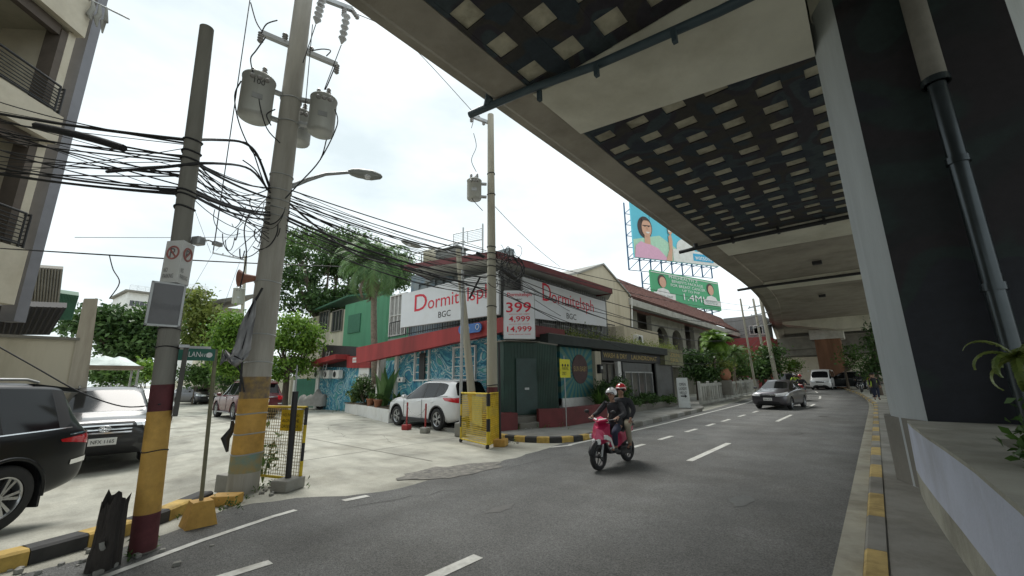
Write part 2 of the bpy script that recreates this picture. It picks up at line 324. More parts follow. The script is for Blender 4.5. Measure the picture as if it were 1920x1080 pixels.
def frond_mesh(name, m, parent, org, n=14, L=2.0, droop=0.9, leafl=0.5, up0=(0.1, 1.1), seed=3, w=0.05, start=0.1, stems=None, az=(0, 6.283)):
    rs = random.Random(seed); vs = []; val = []; org = Vector(org)
    for i in range(n):
        a = az[0] + (az[1] - az[0]) * (i + rs.uniform(-.3, .3)) / n; el = rs.uniform(*up0); l = L * rs.uniform(0.75, 1.1)
        d = Vector((math.cos(a), math.sin(a), 0)); p = org.copy(); e = el; prev = p.copy(); path = [p.copy()]; vv = rs.uniform(0.1, 0.9)
        K = 14
        for k in range(K):
            step = l / K; q = p + (d * math.cos(e) + Vector((0, 0, math.sin(e)))) * step; e -= droop * (k / K + 0.35) * 2.2 / K
            t = (k + 1) / K
            if t > start:
                side = d.cross(Vector((0, 0, 1))).normalized(); along = (q - p).normalized(); ll = leafl * math.sin(min(1, 1.15 - 0.85 * t) * 1.4)
                for sgn in (-1, 1):
                    for jj in range(2):
                        o = p.lerp(q, jj * 0.5); dirn = (side * sgn * 0.85 + along * 0.55 + Vector((0, 0, -0.25 - 0.35 * rs.random()))).normalized()
                        ww = along * w * 0.5; tip = o + dirn * ll
                        vs += [o - ww, o + ww, tip + ww * 0.2, tip - ww * 0.2]; val.append(min(1, max(0, vv + rs.uniform(-.2, .2))))
            p = q; path.append(p.copy())
        if stems is not None: stems.append(path)
    me = bpy.data.meshes.new(name); me.from_pydata([tuple(v) for v in vs], [], [(4 * i, 4 * i + 1, 4 * i + 2, 4 * i + 3) for i in range(len(vs) // 4)])
    a = me.attributes.new('leafv', 'FLOAT', 'FACE'); a.data.foreach_set('value', np.array(val, dtype=np.float32)); me.materials.append(m)
    return link(name, me, parent)
# ------------------------------------------------------------------ ground, road, kerbs, markings
def struct(name, mb, m, parent=None): return tag(mb.build(name, m, parent), kind='structure')
xs = [-900, -400, -200, -120, -80] + list(np.arange(-60, -14, 4.0)) + list(np.arange(-14, -5.5, 0.5)) + [-5, -4, -2, -0.4, 2, 6, 12, 25, 60, 150, 400, 900]
ys = [-600, -200, -60, -25, -10, -5, -3] + list(np.arange(-2, 6, 0.5)) + [7, 9, 12, 16, 20, 24, 28, 31, 34, 38, 44, 50, 60, 80, 110, 150, 260, 600, 1500]
mb = MB(); vs = [(x, y, min(gz(x, y), 1.4)) for y in ys for x in xs]; nx = len(xs)
mb.add(vs, [(j * nx + i, j * nx + i + 1, (j + 1) * nx + i + 1, (j + 1) * nx + i) for j in range(len(ys) - 1) for i in range(nx - 1)], 0, True)
struct('ground', mb, M['conc_road'])
LE = [(-40, -5.4), (-1.5, -5.75), (0.3, -5.85), (1.0, -6.05), (1.7, -6.5), (2.2, -6.75), (2.8, -6.5), (3.3, -6.0), (3.8, -5.8), (5.5, -5.95), (7.7, -6.15), (9.1, -6.42), (24, -6.9), (30, -7.4), (200, -7.6)]
def lerp_tab(t, y):
    for (a, u), (b, v) in zip(t, t[1:]):
        if y <= b: return u + (v - u) * (y - a) / (b - a)
    return t[-1][1]
def strip(name, x0f, x1f, yl, m, dz, nseg=1, wob=0.0, seed=1):
    mb = MB(); vs = []; r = random.Random(seed)
    for y in yl:
        a, b = x0f(y) + (r.uniform(-wob, wob)), x1f(y)
        vs += [(a + (b - a) * k / nseg + cv(y), y, gz(-3, y) + dz) for k in range(nseg + 1)]
    w = nseg + 1
    mb.add(vs, [(j * w + i, j * w + i + 1, (j + 1) * w + i + 1, (j + 1) * w + i) for j in range(len(yl) - 1) for i in range(nseg)], 0, True)
    return struct(name, mb, m)
ylr = [-40, -20, -8, -4] + list(np.arange(-2, 12, 0.25)) + list(np.arange(12, 30, 2.0)) + list(np.arange(30, 60, 2.0)) + [64, 70, 78, 90, 110, 140, 200]
strip('road', lambda y: lerp_tab(LE, y), lambda y: -0.33, ylr, M['asphalt'], 0.006, 4, 0.05)
M['paintw'] = mat('road_marking_white', (0.62, 0.62, 0.58), 0.75, var=0.12, scale=9, grime=0.35)
M['gutter'] = mat('gutter_concrete', (0.36, 0.35, 0.29), 0.9, var=0.15, scale=3, grime=0.35, bump=0.3)
def dashes(name, xc, w, segs, m=None, dz=0.011):
    mb = MB()
    for a, b in segs:
        n = max(1, int((b - a) / 2)); 
        for k in range(n):
            p, q = a + (b - a) * k / n, a + (b - a) * (k + 1) / n
            mb.quad((xc(p) - w / 2 + cv(p), p, gz(-3, p) + dz), (xc(p) + w / 2 + cv(p), p, gz(-3, p) + dz), (xc(q) + w / 2 + cv(q), q, gz(-3, q) + dz), (xc(q) - w / 2 + cv(q), q, gz(-3, q) + dz))
    return struct(name, mb, m or M['paintw'])
dashes('lane_marking', lambda y: -3.06, 0.13, [(-14.2, -11.2), (-8, -5), (-.2, 3.0), (8.85, 11.8), (18.6, 22.2), (27.5, 31.5), (37, 41), (47, 51)])
dashes('edge_dashes', lambda y: -4.68, 0.13, [(9.4, 10.4), (11.4, 12.35), (13.5, 14.5), (15.6, 16.5), (17.5, 18.6), (20.1, 21.2), (22.8, 23.9), (25.4, 26.4), (28.2, 29.2)])
dashes('left_dash', lambda y: -4.45, 0.12, [(-2.0, 0.2), (1.2, 1.7)])
dashes('edge_marking', lambda y: -6.12 - 0.035 * max(0, y - 15), 0.12, [(9.2, 34)])
mb = MB(); pl = [(-4.75, -0.6), (-5.05, .25), (-5.26, .7), (-5.58, 1.39), (-5.86, 2.2), (-5.92, 2.5)]
for a, b in zip(pl, pl[1:]):
    d = Vector((b[0] - a[0], b[1] - a[1], 0)).normalized(); n = Vector((-d.y, d.x, 0)) * .045
    A, B = Vector((*a, .012)), Vector((*b, .012)); mb.quad(A - n, A + n, B + n, B - n)
mb.quad((-5.9, 3.1, .012), (-5.78, 3.1, .012), (-5.74, 3.45, .012), (-5.86, 3.45, .012))
mb.quad((-6.35, 8.6, .012), (-6.23, 8.55, .012), (-6.0, 9.15, .012), (-6.12, 9.2, .012))
struct('curved_marking', mb, M['paintw'])
strip('gutter', lambda y: -0.52, lambda y: -0.335, [-40, -4, 0, 4, 8, 12, 18, 26, 30, 34, 38, 44, 50, 60, 80], M['gutter'], 0.012, 1, 0.01)
M['oil'] = mat('oil_stain', (.085, .083, .078), .5, col2=(.13, .13, .125), scale=14, var=.2)
mb = MB()
for (x, y, r) in [(-1.6, 6.5, .22), (-4.0, 12.5, .3), (-2.0, 15, .25), (-3.9, 4.2, .16), (-1.2, 3.4, .12), (-1.9, 22, .3)]:
    k = 18; pp = [(x + r * (1 + rnd.uniform(-.3, .3)) * .6 * math.cos(6.283 * i / k), y + r * (1 + rnd.uniform(-.3, .3)) * 1.5 * math.sin(6.283 * i / k), .0095) for i in range(k)]; mb.add(pp + [(x, y, .0095)], [(i, (i + 1) % k, k) for i in range(k)])
struct('oil_stains', mb, M['oil'])
# worn patch and manholes on the junction
M['patch'] = mat('rubble_patch', (0.30, 0.285, 0.25), 0.95, col2=(0.11, 0.11, 0.105), var=0.2, scale=9, bump=0.9, bscale=50)
mb = MB(); pp = []
for k in range(26):
    a = 2 * math.pi * k / 26; r = 1 + rnd.uniform(-.18, .18); pp.append((-6.1 + .5 * r * math.cos(a), 5.35 + .95 * r * math.sin(a) + 0.25 * math.cos(a), 0.0125))
mb.add(pp + [(-6.1, 5.35, .016)], [(i, (i + 1) % 26, 26) for i in range(26)]); struct('road_patch', mb, M['patch'])
M['iron'] = mat('cast_iron', (0.10, 0.095, 0.09), 0.7, 0.4, var=0.2, scale=12, bump=0.5, bscale=60)
for (x, y, r, z) in [(-5.95, 5.4, .3, .022), (-13.4, 3.6, .38, .0)]:
    b = (x, y, gz(x, y)); o = MB(b); o.lathe([(0.001, z + .006), (r * .8, z + .006), (r * .84, z + .001), (r, z + .004)], b, 28)
    m_ = o.build('manhole_cover', M['iron']); tag(m_, 'round iron manhole cover set in the rubble patch at the road edge' if r < .35 else 'iron cover set in the side street concrete behind the striped pole', 'manhole cover')
# kerbs
def kerb(name, pts, m_list, seg, w=0.15, h=0.15, z0=0.0, col=None):
    """pts polyline; alternates materials every seg metres; each kerb run is one structure object"""
    mb = MB(); P2 = [Vector((*p, 0)) for p in pts]; L = [0]
    for a, b in zip(P2, P2[1:]): L.append(L[-1] + (b - a).length)
    def at(s):
        for i in range(len(P2) - 1):
            if s <= L[i + 1] + 1e-6: return P2[i].lerp(P2[i + 1], (s - L[i]) / (L[i + 1] - L[i]))
        return P2[-1]
    n = int(L[-1] / seg)
    for k in range(n):
        a, b = at(k * seg), at((k + 1) * seg); d = (b - a).normalized(); nn = Vector((-d.y, d.x, 0)) * w; z = gz(a.x, a.y) + z0
        up = Vector((0, 0, z)); e = d * 0.004
        sec = lambda p: [p + up, p + up + Vector((0, 0, h * .86)), p + nn * .14 + up + Vector((0, 0, h)), p + nn + up + Vector((0, 0, h)), p + nn + up]
        A, B = sec(a + e), sec(b - e); i = (col(k) if col else k % len(m_list))
        mb.add(A + B, [(0, 1, 6, 5), (1, 2, 7, 6), (2, 3, 8, 7), (3, 4, 9, 8), (0, 4, 3, 2, 1), (5, 6, 7, 8, 9)], i)
    return struct(name, mb, m_list)
def smooth_path(pts, k=6):
    o = []
    for i in range(len(pts) - 1):
        p0, p1, p2, p3 = [Vector((*pts[max(0, min(len(pts) - 1, i + j))], 0)) for j in (-1, 0, 1, 2)]
        for q in range(k):
            t = q / k; v = 0.5 * ((2 * p1) + (-p0 + p2) * t + (2 * p0 - 5 * p1 + 4 * p2 - p3) * t * t + (-p0 + 3 * p1 - 3 * p2 + p3) * t ** 3); o.append((v.x, v.y))
    return o + [pts[-1]]
corner = smooth_path([(-8.7, 8.95), (-7.98, 8.86), (-7.2, 8.95), (-6.55, 9.35), (-6.22, 10.1), (-6.33, 11.4)])
kerb('corner_kerb', corner, [M['kblack'], M['kyellow']], 0.34, .16, .15)
kerb('kerb', [(-6.34, 11.45), (-6.55, 16), (-6.86, 22.5)], [M['conc_dk'], M['conc']], 1.0, .16, .17)
kerb('left_kerb', smooth_path([(-5.6, -3.5), (-5.88, -1.2), (-6.1, .08), (-6.32, .7), (-6.62, 1.25), (-7.1, 1.72), (-7.5, 2.12)]), [M['kyellow'], M['kblack']], 0.42, .2, .14)
M['kyfade'] = mat('faded_kerb_yellow', (0.46, 0.34, 0.13), 0.85, var=0.25, scale=5, grime=0.55)
M['pave'] = mat('pavement_grey', (0.25, 0.245, 0.22), 0.9, var=0.16, scale=2.5, grime=0.35, bump=0.4, bscale=35)
kerb('median_kerb', [(-0.31, -5.46), (-0.31, 30), (-0.35, 32), (-1.4, 46), (-5.8, 80)], [M['pave'], M['kyfade']], 1.166, -.15, .14, col=lambda k: 0 if k % 2 else 1)
mb = MB(); out_ = [(p[0], p[1]) for p in corner] + [(-6.34, 11.45), (-6.55, 16), (-6.86, 22.5), (-7.3, 24.6), (-7.9, 26), (-8.1, 45)]
out_ = [(x - .13, y + (0.1 if y < 9.5 else 0)) for x, y in out_] + [(-12, 45), (-12, 9.4), (-8.9, 9.1)]
mb.prism([(x, y, -0.05) for x, y in out_], (0, 0, 0.165)); struct('sidewalk', mb, M['conc'])
mb = MB(); mb.bb(-.165, 4.5, -8, 34, -.05, .125); struct('median_pavement', mb, M['pave'])
# concrete slab joints in the side street
mb = MB()
for x in (-9.5, -13.5, -17.5, -21.5, -25.5, -30):
    for y0 in np.arange(2.4, 8.6, .8): mb.quad((x - .012, y0, gz(x, y0) + .004), (x + .012, y0, gz(x, y0) + .004), (x + .012, y0 + .8, gz(x, y0 + .8) + .004), (x - .012, y0 + .8, gz(x, y0 + .8) + .004))
for x0 in np.arange(-40, -7.5, .8): mb.quad((x0, 5.7, gz(x0, 5.7) + .005), (x0 + .8, 5.7, gz(x0 + .8, 5.7) + .005), (x0 + .8, 5.725, gz(x0 + .8, 5.72) + .005), (x0, 5.725, gz(x0, 5.72) + .005))
struct('paving_joints', mb, M['conc_dk'])
# cracks
mb = MB(); M['crack'] = mat('crack_dark', (0.05, 0.05, 0.048), 0.95, var=0.1)
for (x, y, dx, dy, n) in [(-5.4, 5.9, .02, .35, 12), (-5.5, 2.9, .05, .2, 8), (-10, 4, -.3, .1, 14), (-12, 6.5, -.25, .12, 16), (-9, 3.2, -.2, .2, 10), (-8.5, 6.8, -.3, .05, 12)]:
    p = Vector((x, y, 0))
    for _ in range(n):
        q = p + Vector((dx + rnd.uniform(-.12, .12), dy + rnd.uniform(-.12, .12), 0)); w = Vector((q.y - p.y, p.x - q.x, 0)).normalized() * rnd.uniform(.002, .006)
        zz = lambda v: Vector((v.x, v.y, gz(v.x, v.y) + (.0135 if v.x > -6.3 else .007))); mb.quad(zz(p - w), zz(p + w), zz(q + w), zz(q - w)); p = q
struct('road_cracks', mb, M['crack'])
# litter, rubble and weeds at the kerb
mb = MB(); 
for _ in range(70):
    x, y = rnd.choice([(-5.5, .9), (-7.3, 2.5), (-6.9, 1.9), (-7.6, 8.6), (-8.6, 10.6), (-5.9, .6)]); x += rnd.gauss(0, .22); y += rnd.gauss(0, .22); s = rnd.uniform(.012, .05)
    z = gz(x, y); 
    if x > -8.9 and y > 9.0: z = .125
    mb.box((x, y, z + s * .4), (s * rnd.uniform(.8, 1.8), s, s * .8), 0, rnd.uniform(0, 3), s * .2)
tag(mb.build('rubble', M['conc']), kind='stuff', label='small stones and broken concrete lying along the kerbs', cat='rubble')

# ------------------------------------------------------------------ flyover
ZB = 8.0
fly = worldroot('flyover', 'concrete road flyover overhead with dark lattice coffers under its deck', 'flyover', (1.3, 8.2, 0))
FO = (1.3, 8.2, 0)
YL = [-22, -10, 0, 6, 12, 18, 24, 30, 32, 34, 36, 38, 40, 43, 46, 50, 56, 62, 70, 80, 95, 110]
def sweep(prof, yl, mi=0, mb=None, closed=True, sx=1):
    vs = []; k = len(prof)
    for y in yl: vs += [(x + cv(y), y, z) for x, z in prof]
    fs = [(j * k + i, j * k + (i + 1) % k, (j + 1) * k + (i + 1) % k, (j + 1) * k + i) for j in range(len(yl) - 1) for i in range(k if closed else k - 1)]
    if closed: fs += [tuple(range(k))[::-1], tuple(range((len(yl) - 1) * k, len(yl) * k))]
    mb.add(vs, fs, mi); return mb
mb = MB(FO); sweep([(-5.72, ZB + .05), (-5.62, ZB), (-4.86, ZB), (-4.84, ZB + .04), (-4.84, ZB + .6), (-5.72, ZB + .6)], YL, 0, mb)
sweep([(-6.12, ZB + .28), (-5.72, ZB + .2), (-5.72, ZB + .6), (-5.95, ZB + 1.5), (-6.12, ZB + 1.5)], YL, 0, mb); mb.build('edge_girder', M['girder'], fly)
mb = MB(FO); sweep([(7.5, ZB + .04), (7.5, ZB + .6), (8.35, ZB + .6), (8.35, ZB)], YL, 0, mb); mb.build('edge_girder', M['girder'], fly)
mb = MB(FO); sweep([(-4.84, ZB + .62), (8.0, ZB + .62), (8.0, ZB + .85), (-5.7, ZB + .85)], YL, 0, mb)
sweep([(-4.84, ZB + .1), (7.5, ZB + .1), (7.5, ZB + .3), (-4.84, ZB + .3)], [y for y in YL if y >= 24], 0, mb); mb.build('deck', M['girder'], fly)
mb = MB(FO)
for a, b in ((-22, 6.44), (8.52, 20.3)):
    mb.bb(-4.838, 7.49, a, b, ZB + .035, ZB + .28)
mb.build('coffer_panels', M['panel'], fly)
mb = MB(FO)
def lattice(y0, y1, rows, ry):
    xsq = [-4.5 + .92 * k for k in range(13)]; e0 = -4.836
    for xc in xsq:
        mb.bb(e0, xc - .245, y0, y1, ZB - .004, ZB + .034); e0 = xc + .245
    mb.bb(e0, 7.48, y0, y1, ZB - .004, ZB + .034); e0 = y0 + .002
    for yc in rows:
        if yc - ry > e0: mb.bb(-4.834, 7.47, e0, yc - ry, ZB + .001, ZB + .033)
        e0 = yc + ry
    mb.bb(-4.834, 7.47, e0, y1 - .002, ZB + .001, ZB + .033)
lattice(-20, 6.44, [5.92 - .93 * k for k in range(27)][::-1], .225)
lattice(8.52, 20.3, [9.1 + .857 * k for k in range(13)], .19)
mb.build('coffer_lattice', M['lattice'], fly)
def capbeam(y0, y1, zl, zr, name='cap_beam'):
    o = MB(FO); xl, xm, xr = -4.9 + cv(y0), 0.0 + cv(y0), 2.6 + cv(y0); xe = 7.5 + cv(y0)
    if y0 < 10:
        o.prism([(xl, y0, zl), (.079, y0, zr), (.079, y0, ZB + .62), (xl, y0, ZB + .62)], (0, y1 - y0, 0)); o.bb(.12, 2.41, 8.3, 8.88, 7.9, ZB + .62); o.prism([(2.421, y0, zr), (xe, y0, zl), (xe, y0, ZB + .62), (2.421, y0, ZB + .62)], (0, y1 - y0, 0))
    else: o.prism([(xl, y0, zl), (xm, y0, zr), (xr, y0, zr), (xe, y0, zl), (xe, y0, ZB + .62), (xl, y0, ZB + .62)], (0, y1 - y0, 0))
    return o.build(name, M['cap'], fly)
capbeam(6.46, 8.5, ZB - .03, ZB - .64)
capbeam(20.35, 23.3, ZB - .03, ZB - .1)
capbeam(32.4, 35.0, ZB - .03, ZB - .1)
capbeam(57.5, 61.5, ZB - .2, ZB - 1.2)
# near pier with chamfered corners
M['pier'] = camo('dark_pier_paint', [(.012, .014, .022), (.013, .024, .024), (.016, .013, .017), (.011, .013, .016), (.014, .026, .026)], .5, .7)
M['chamf'] = mat('pier_edge_concrete', (0.46, 0.49, 0.50), 0.8, var=0.16, scale=1.4, streak=True, grime=0.35, bump=0.2)
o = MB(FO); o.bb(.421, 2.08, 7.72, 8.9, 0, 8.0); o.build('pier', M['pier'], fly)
o = MB(FO); o.prism([(.42, 7.73, 0), (.16, 8.2, 0), (.08, 8.5, 0), (.08, 8.9, 0), (.42, 8.9, 0)], (0, 0, 8.02))
o.prism([(2.082, 7.73, 0), (2.42, 8.2, 0), (2.42, 8.9, 0), (2.082, 8.9, 0)], (0, 0, 8.02)); o.build('pier_edge', M['chamf'], fly)
o = MB(FO); o.prism([(.40, 7.66, .13), (.2, 8.12, .13), (.0, 8.55, .13), (.0, 9.0, .13), (.42, 9.0, .13)], (0, 0, .9)); o.build('pier_base', M['conc_dk'], fly)
mb = MB(FO)
mb.tube([(1.25, 7.5, 1.0), (1.25, 7.5, 5.55)], .098, 18, 0); mb.tube([(1.25, 7.5, 5.5), (1.25, 7.5, 7.5)], .128, 18, 1)
for z in (2.6, 4.3, 5.5): mb.tube([(1.25, 7.5, z), (1.25, 7.5, z + .09)], .118 if z < 5 else .15, 18, 0)
M['pipe'] = mat('dark_pipe', (0.045, 0.055, 0.06), 0.25, 0.5, var=0.2, scale=3); mb.build('downpipe', [M['pipe'], M['conc_dk']], fly)
M['bluepipe'] = mat('blue_grey_pipe', (0.05, 0.075, 0.09), 0.5, 0.2, var=0.2, scale=2)
mb = MB(FO); mb.tube([(-6.45, 5.95, ZB - .07), (-4.9, 6.15, ZB - .12), (-3.2, 6.36, ZB - .3), (-1, 6.40, ZB - .55), (.0, 6.42, ZB - .6), (7, 6.42, ZB - .5)], .085, 14, 0)
mb.tube([(-5.9, 6.0, ZB - .08), (-5.75, 5.97, ZB + .3)], .1, 12)
for x in (-4.6, -3.2, -1.7): mb.box((x, 6.3, ZB - .25 - .12 * (x + 5)), (.08, .1, .26))
mb.build('drain_pipe', M['bluepipe'], fly)
mb = MB(FO); mb.tube([(-6.4, 20.1, ZB - .25), (-5.3, 20.15, ZB - .2), (7, 20.2, ZB - .25)], .09, 10); mb.tube([(-5.6, 20.1, ZB - .2), (-5.6, 20.1, ZB + .3)], .1, 10)
for x in (-4, -2.2, -.6): mb.box((x, 20.2, ZB - .15), (.1, .26, .3))
mb.build('drain_pipe', M['black'], fly)
mb = MB(FO); mb.tube([(-6.5, 32.1, ZB - .25), (-5.3, 32.15, ZB - .2), (7, 32.2, ZB - .25)], .09, 10); mb.build('drain_pipe', M['black'], fly)
# distant pier
M['rust'] = mat('brown_stained_concrete', (0.23, 0.12, 0.07), 0.9, var=0.3, scale=1.5, streak=True, grime=0.3)
M['whitecap'] = mat('white_pier_head', (0.6, 0.6, 0.56), 0.85, var=0.1, grime=0.2)
q = P(1560, 690, 1, 62); o = MB(FO); o.bb(q.x - 1.1, q.x + 1.3, 60.5, 63, 0, 6.0); o.build('far_pier', M['rust'], fly)
o = MB(FO); o.bb(q.x - 1.5, q.x + 1.7, 60.3, 63.2, 6.0, 7.1); o.build('pier_head', M['whitecap'], fly)
for (x, y) in [(-1.5, 28), (-2.2, 40)]:
    o = MB(FO); o.box((x, y, ZB - .1), (.45, .3, .2), 0, 0, .03); o.build('floodlight', M['black'], fly)
# crossing viaduct far away
cr_ = worldroot('viaduct', 'dark low viaduct crossing behind the flyover in the far distance', 'viaduct', (-20, 92, 0))
vz = P(1500, 666, 1, 74).z; o = MB((-20, 92, 0)); o.bb(-62, 60, 74, 82, vz + .9, vz + 2.6); o.bb(-62, 60, 74.5, 81.6, vz, vz + .88); o.build('deck', M['conc_dk'], cr_)
for x in (-48, -28, 14): o = MB((-20, 92, 0)); o.bb(x - 1, x + 1, 76, 79, .2, vz - .01); o.build('pier', M['conc_dk'], cr_)
# planter box by the near pier
PLO = (.7, 4, 0); pl = worldroot('planter', 'long concrete planter box with pale blue painted side beside the near pier', 'planter', PLO)
M['bluewall'] = mat('pale_blue_paint', (0.52, 0.55, 0.65), 0.8, var=0.06, scale=1.6, grime=0.2, bump=0.15, bscale=25)
M['plantertop'] = mat('planter_top_concrete', (0.33, 0.32, 0.275), 0.9, var=0.15, scale=2, grime=0.35, bump=0.3)
def wx(y): return .22 + (.17 * sm((7.7 - y) / 4.5))
o = MB(PLO); yw = [-3, 0, 2, 3, 4, 5, 6, 7, 7.7]
for a, b in zip(yw, yw[1:]):
    for z0, z1, mi in ((.13, .42, 1), (.42, 1.0, 0), (1.0, 1.03, 1)):
        o.quad((wx(a) - .02 * (1.03 - z0), a, z0), (wx(b) - .02 * (1.03 - z0), b, z0), (wx(b) - .02 * (1.03 - z1), b, z1), (wx(a) - .02 * (1.03 - z1), a, z1), mi)
    o.quad((wx(a), a, 1.03), (wx(b), b, 1.03), (.72, b, 1.03), (.72, a, 1.03), 2)
o.bb(.72, 3.4, 5.95, 7.7, .13, 1.03, 2); o.bb(.72, 3.4, -3, -2.4, .13, 1.03, 2)
o.quad((.72, -3, 1.03), (.72, 5.95, 1.03), (.72, 5.95, .9), (.72, -3, .9), 2); o.quad((wx(7.7) - .02, 7.7, .13), (.72, 7.7, .13), (.72, 7.7, 1.03), (wx(7.7), 7.7, 1.03), 1)
o.build('planter_wall', [M['bluewall'], M['gutter'], M['plantertop']], pl, fix=False)
o = MB(PLO); o.bb(.721, 3.3, -2.4, 5.948, .3, .93); o.build('soil', M['soil'], pl)
# ------------------------------------------------------------------ vehicles
def loft_car(st, wheels, wr, wtrack, mats, name='body', glass_rows=(5,), side_win=(), wind=(), rear=(), pil=()):
    """st: stations front to back (x, zb, zbelt, ztop, wb, wt). returns evaluated mesh (paint, glass, trim)"""
    vs, fs, mi = [], [], []; n = len(st); K = 11
    for (x, zb, zs, zt, wb, wt) in st:
        hz = zs - zb; cr = min(.05, max(.01, (zt - zs) * .4))
        half = [(0, zb), (wb * .80, zb), (wb * .955, zb + .05), (wb * .995, zb + hz * .32), (wb, zb + hz * .62), (wb * .985, zs - .05),
                (wb * .955, zs), (wt + (.02 if zt - zs > .3 else 0), zt - cr - .03), (wt - .045, zt - .022), (wt * .55, zt + .004), (0, zt + .014)]
        vs += [(x, -y, z) for y, z in half] + [(x, y, z) for y, z in half[1:-1][::-1]]
    K2 = 20
    for i in range(n - 1):
        for j in range(K2):
            a, b = i * K2 + j, i * K2 + (j + 1) % K2; fs.append((a, b, b + K2, a + K2))
            jj = j if j < 10 else 19 - j            # mirrored row index
            m_ = 0
            if jj in (0,): m_ = 2
            if jj == 6 and i in side_win: m_ = 1
            if jj == 6 and i in pil: m_ = 2
            if i in wind and jj in (8, 9): m_ = 1
            if i in wind and jj == 6: m_ = 1
            if i in rear and jj in (7, 8, 9): m_ = 1
            mi.append(m_)
    fs.append(tuple(range(K2))[::-1]); mi.append(0); fs.append(tuple(range((n - 1) * K2, n * K2))); mi.append(0)
    me = bpy.data.meshes.new('tmpcar'); me.from_pydata(vs, [], fs)
    for m_ in mats: me.materials.append(m_)
    me.polygons.foreach_set('material_index', mi); me.polygons.foreach_set('use_smooth', [True] * len(fs)); me.update()
    bm = bmesh.new(); bm.from_mesh(me); bmesh.ops.recalc_face_normals(bm, faces=bm.faces)
    cl = bm.edges.layers.float.new('crease_edge')
    for e in bm.edges:
        ms = {f.material_index for f in e.link_faces}
        if len(ms) > 1: e[cl] = 0.55
        else: e[cl] = 0.12
    bm.to_mesh(me); bm.free()
    ob = bpy.data.objects.new('tmpcar', me); C.objects.link(ob); md = ob.modifiers.new('s', 'SUBSURF'); md.levels = md.render_levels = 2
    cut = MB()
    for (x, sgn) in wheels: cut.cyl((x, sgn * (wtrack - .26), wr * .98), (x, sgn * (wtrack + .5), wr * .98), wr * 1.17, n=36, mi=0)
    co = cut.build('tmpcut', [M['black']]); bo = ob.modifiers.new('b', 'BOOLEAN'); bo.operation = 'DIFFERENCE'; bo.object = co; bo.solver = 'EXACT'
    try: bo.material_mode = 'TRANSFER'
    except Exception: pass
    dg = bpy.context.evaluated_depsgraph_get(); dg.update(); res = bpy.data.meshes.new_from_object(ob.evaluated_get(dg))
    bpy.data.objects.remove(ob); bpy.data.objects.remove(co); return res
def split_mats(me, names, parent):
    outs = []; 
    for k, mt in enumerate(me.materials):
        bm = bmesh.new(); bm.from_mesh(me); bmesh.ops.delete(bm, geom=[f for f in bm.faces if f.material_index != k], context='FACES')
        if not bm.faces: bm.free(); continue
        for f in bm.faces: f.material_index = 0
        m2 = bpy.data.meshes.new(names.get(mt.name, 'trim')); bm.to_mesh(m2); bm.free(); m2.materials.append(mt)
        outs.append(link(names.get(mt.name, 'trim'), m2, parent))
    return outs
def bvh_of(me): return BVHTree.FromPolygons([v.co[:] for v in me.vertices], [tuple(p.vertices) for p in me.polygons])
def patch(bv, name, corners, d, m, parent, off=.006, n=10, th=.0, mirror=False):
    """panel lying on the body: bilinear patch of 4 points projected along d"""
    o = None
    for sg in ((1, -1) if mirror else (1,)):
        cs = [Vector((c[0], c[1] * sg, c[2])) for c in corners]; dd = Vector((d[0], d[1] * sg, d[2])).normalized(); vs, fs = [], []
        for i in range(n + 1):
            for j in range(n + 1):
                u, v = i / n, j / n; p = (cs[0] * (1 - u) + cs[1] * u) * (1 - v) + (cs[3] * (1 - u) + cs[2] * u) * v
                h, nm, ix, ds = bv.ray_cast(p - dd * 1.5, dd)
                vs.append((h - dd * off) if h is not None else p)
        for i in range(n):
            for j in range(n):
                a = i * (n + 1) + j; fs.append((a, a + 1, a + n + 2, a + n + 1))
        mb = MB(); mb.add(vs, fs, 0, True); o = mb.build(name, m, parent)
        for p in o.data.polygons: pass
        bm = bmesh.new(); bm.from_mesh(o.data)
        bm.faces.ensure_lookup_table()
        if bm.faces[len(bm.faces) // 2] .normal.dot(dd) > 0: bmesh.ops.reverse_faces(bm, faces=bm.faces)
        bm.to_mesh(o.data); bm.free()
    return o
def wheel(parent, x, y, r, w, side, spokes=5, rimm=None, style=0, rr=.66):
    """tyre with a spoked rim as its child; side=+1 outer face towards +y"""
    o = MB((0, 0, 0)); c = (0, 0, 0)
    o.lathe([(r * rr, -w / 2), (r * .90, -w / 2), (r * .985, -w * .38), (r, -w * .2), (r, w * .2), (r * .985, w * .38), (r * .90, w / 2), (r * rr, w / 2 - .01)], c, 40, 0, 'Y')
    t = o.build('wheel', M['rubber'], parent); t.location = (x, y, r)
    o = MB(); R = r * rr; yo = side * w * .42
    o.lathe([(R, yo), (R * .93, yo), (R * .9, yo - side * .03), (R * .88, -yo)], c, 36, 0, 'Y')
    o.cyl((0, yo - side * .03, 0), (0, yo, 0), R * .17, R * .15, 18, 0)
    o.lathe([(.001, yo - side * .1), (R * .9, yo - side * .1)], c, 28, 1, 'Y')
    for k in range(spokes):
        for dd in ((-.17, .17) if style == 0 else (0,)):
            a = 2 * math.pi * k / spokes; p0 = Vector((math.cos(a + dd * .6) * R * .14, yo - side * .012, math.sin(a + dd * .6) * R * .14)); p1 = Vector((math.cos(a + dd) * R * .92, yo - side * .012, math.sin(a + dd) * R * .92))
            tn = Vector((-math.sin(a), 0, math.cos(a))); hw0, hw1 = (R * .05, R * .075) if style == 0 else (R * .1, R * .13); dp = Vector((0, side * .03, 0))
            o.prism([p0 - tn * hw0, p0 + tn * hw0, p1 + tn * hw1, p1 - tn * hw1], -dp)
    rm = o.build('rim', [rimm or M['rim'], M['black']], t); return t
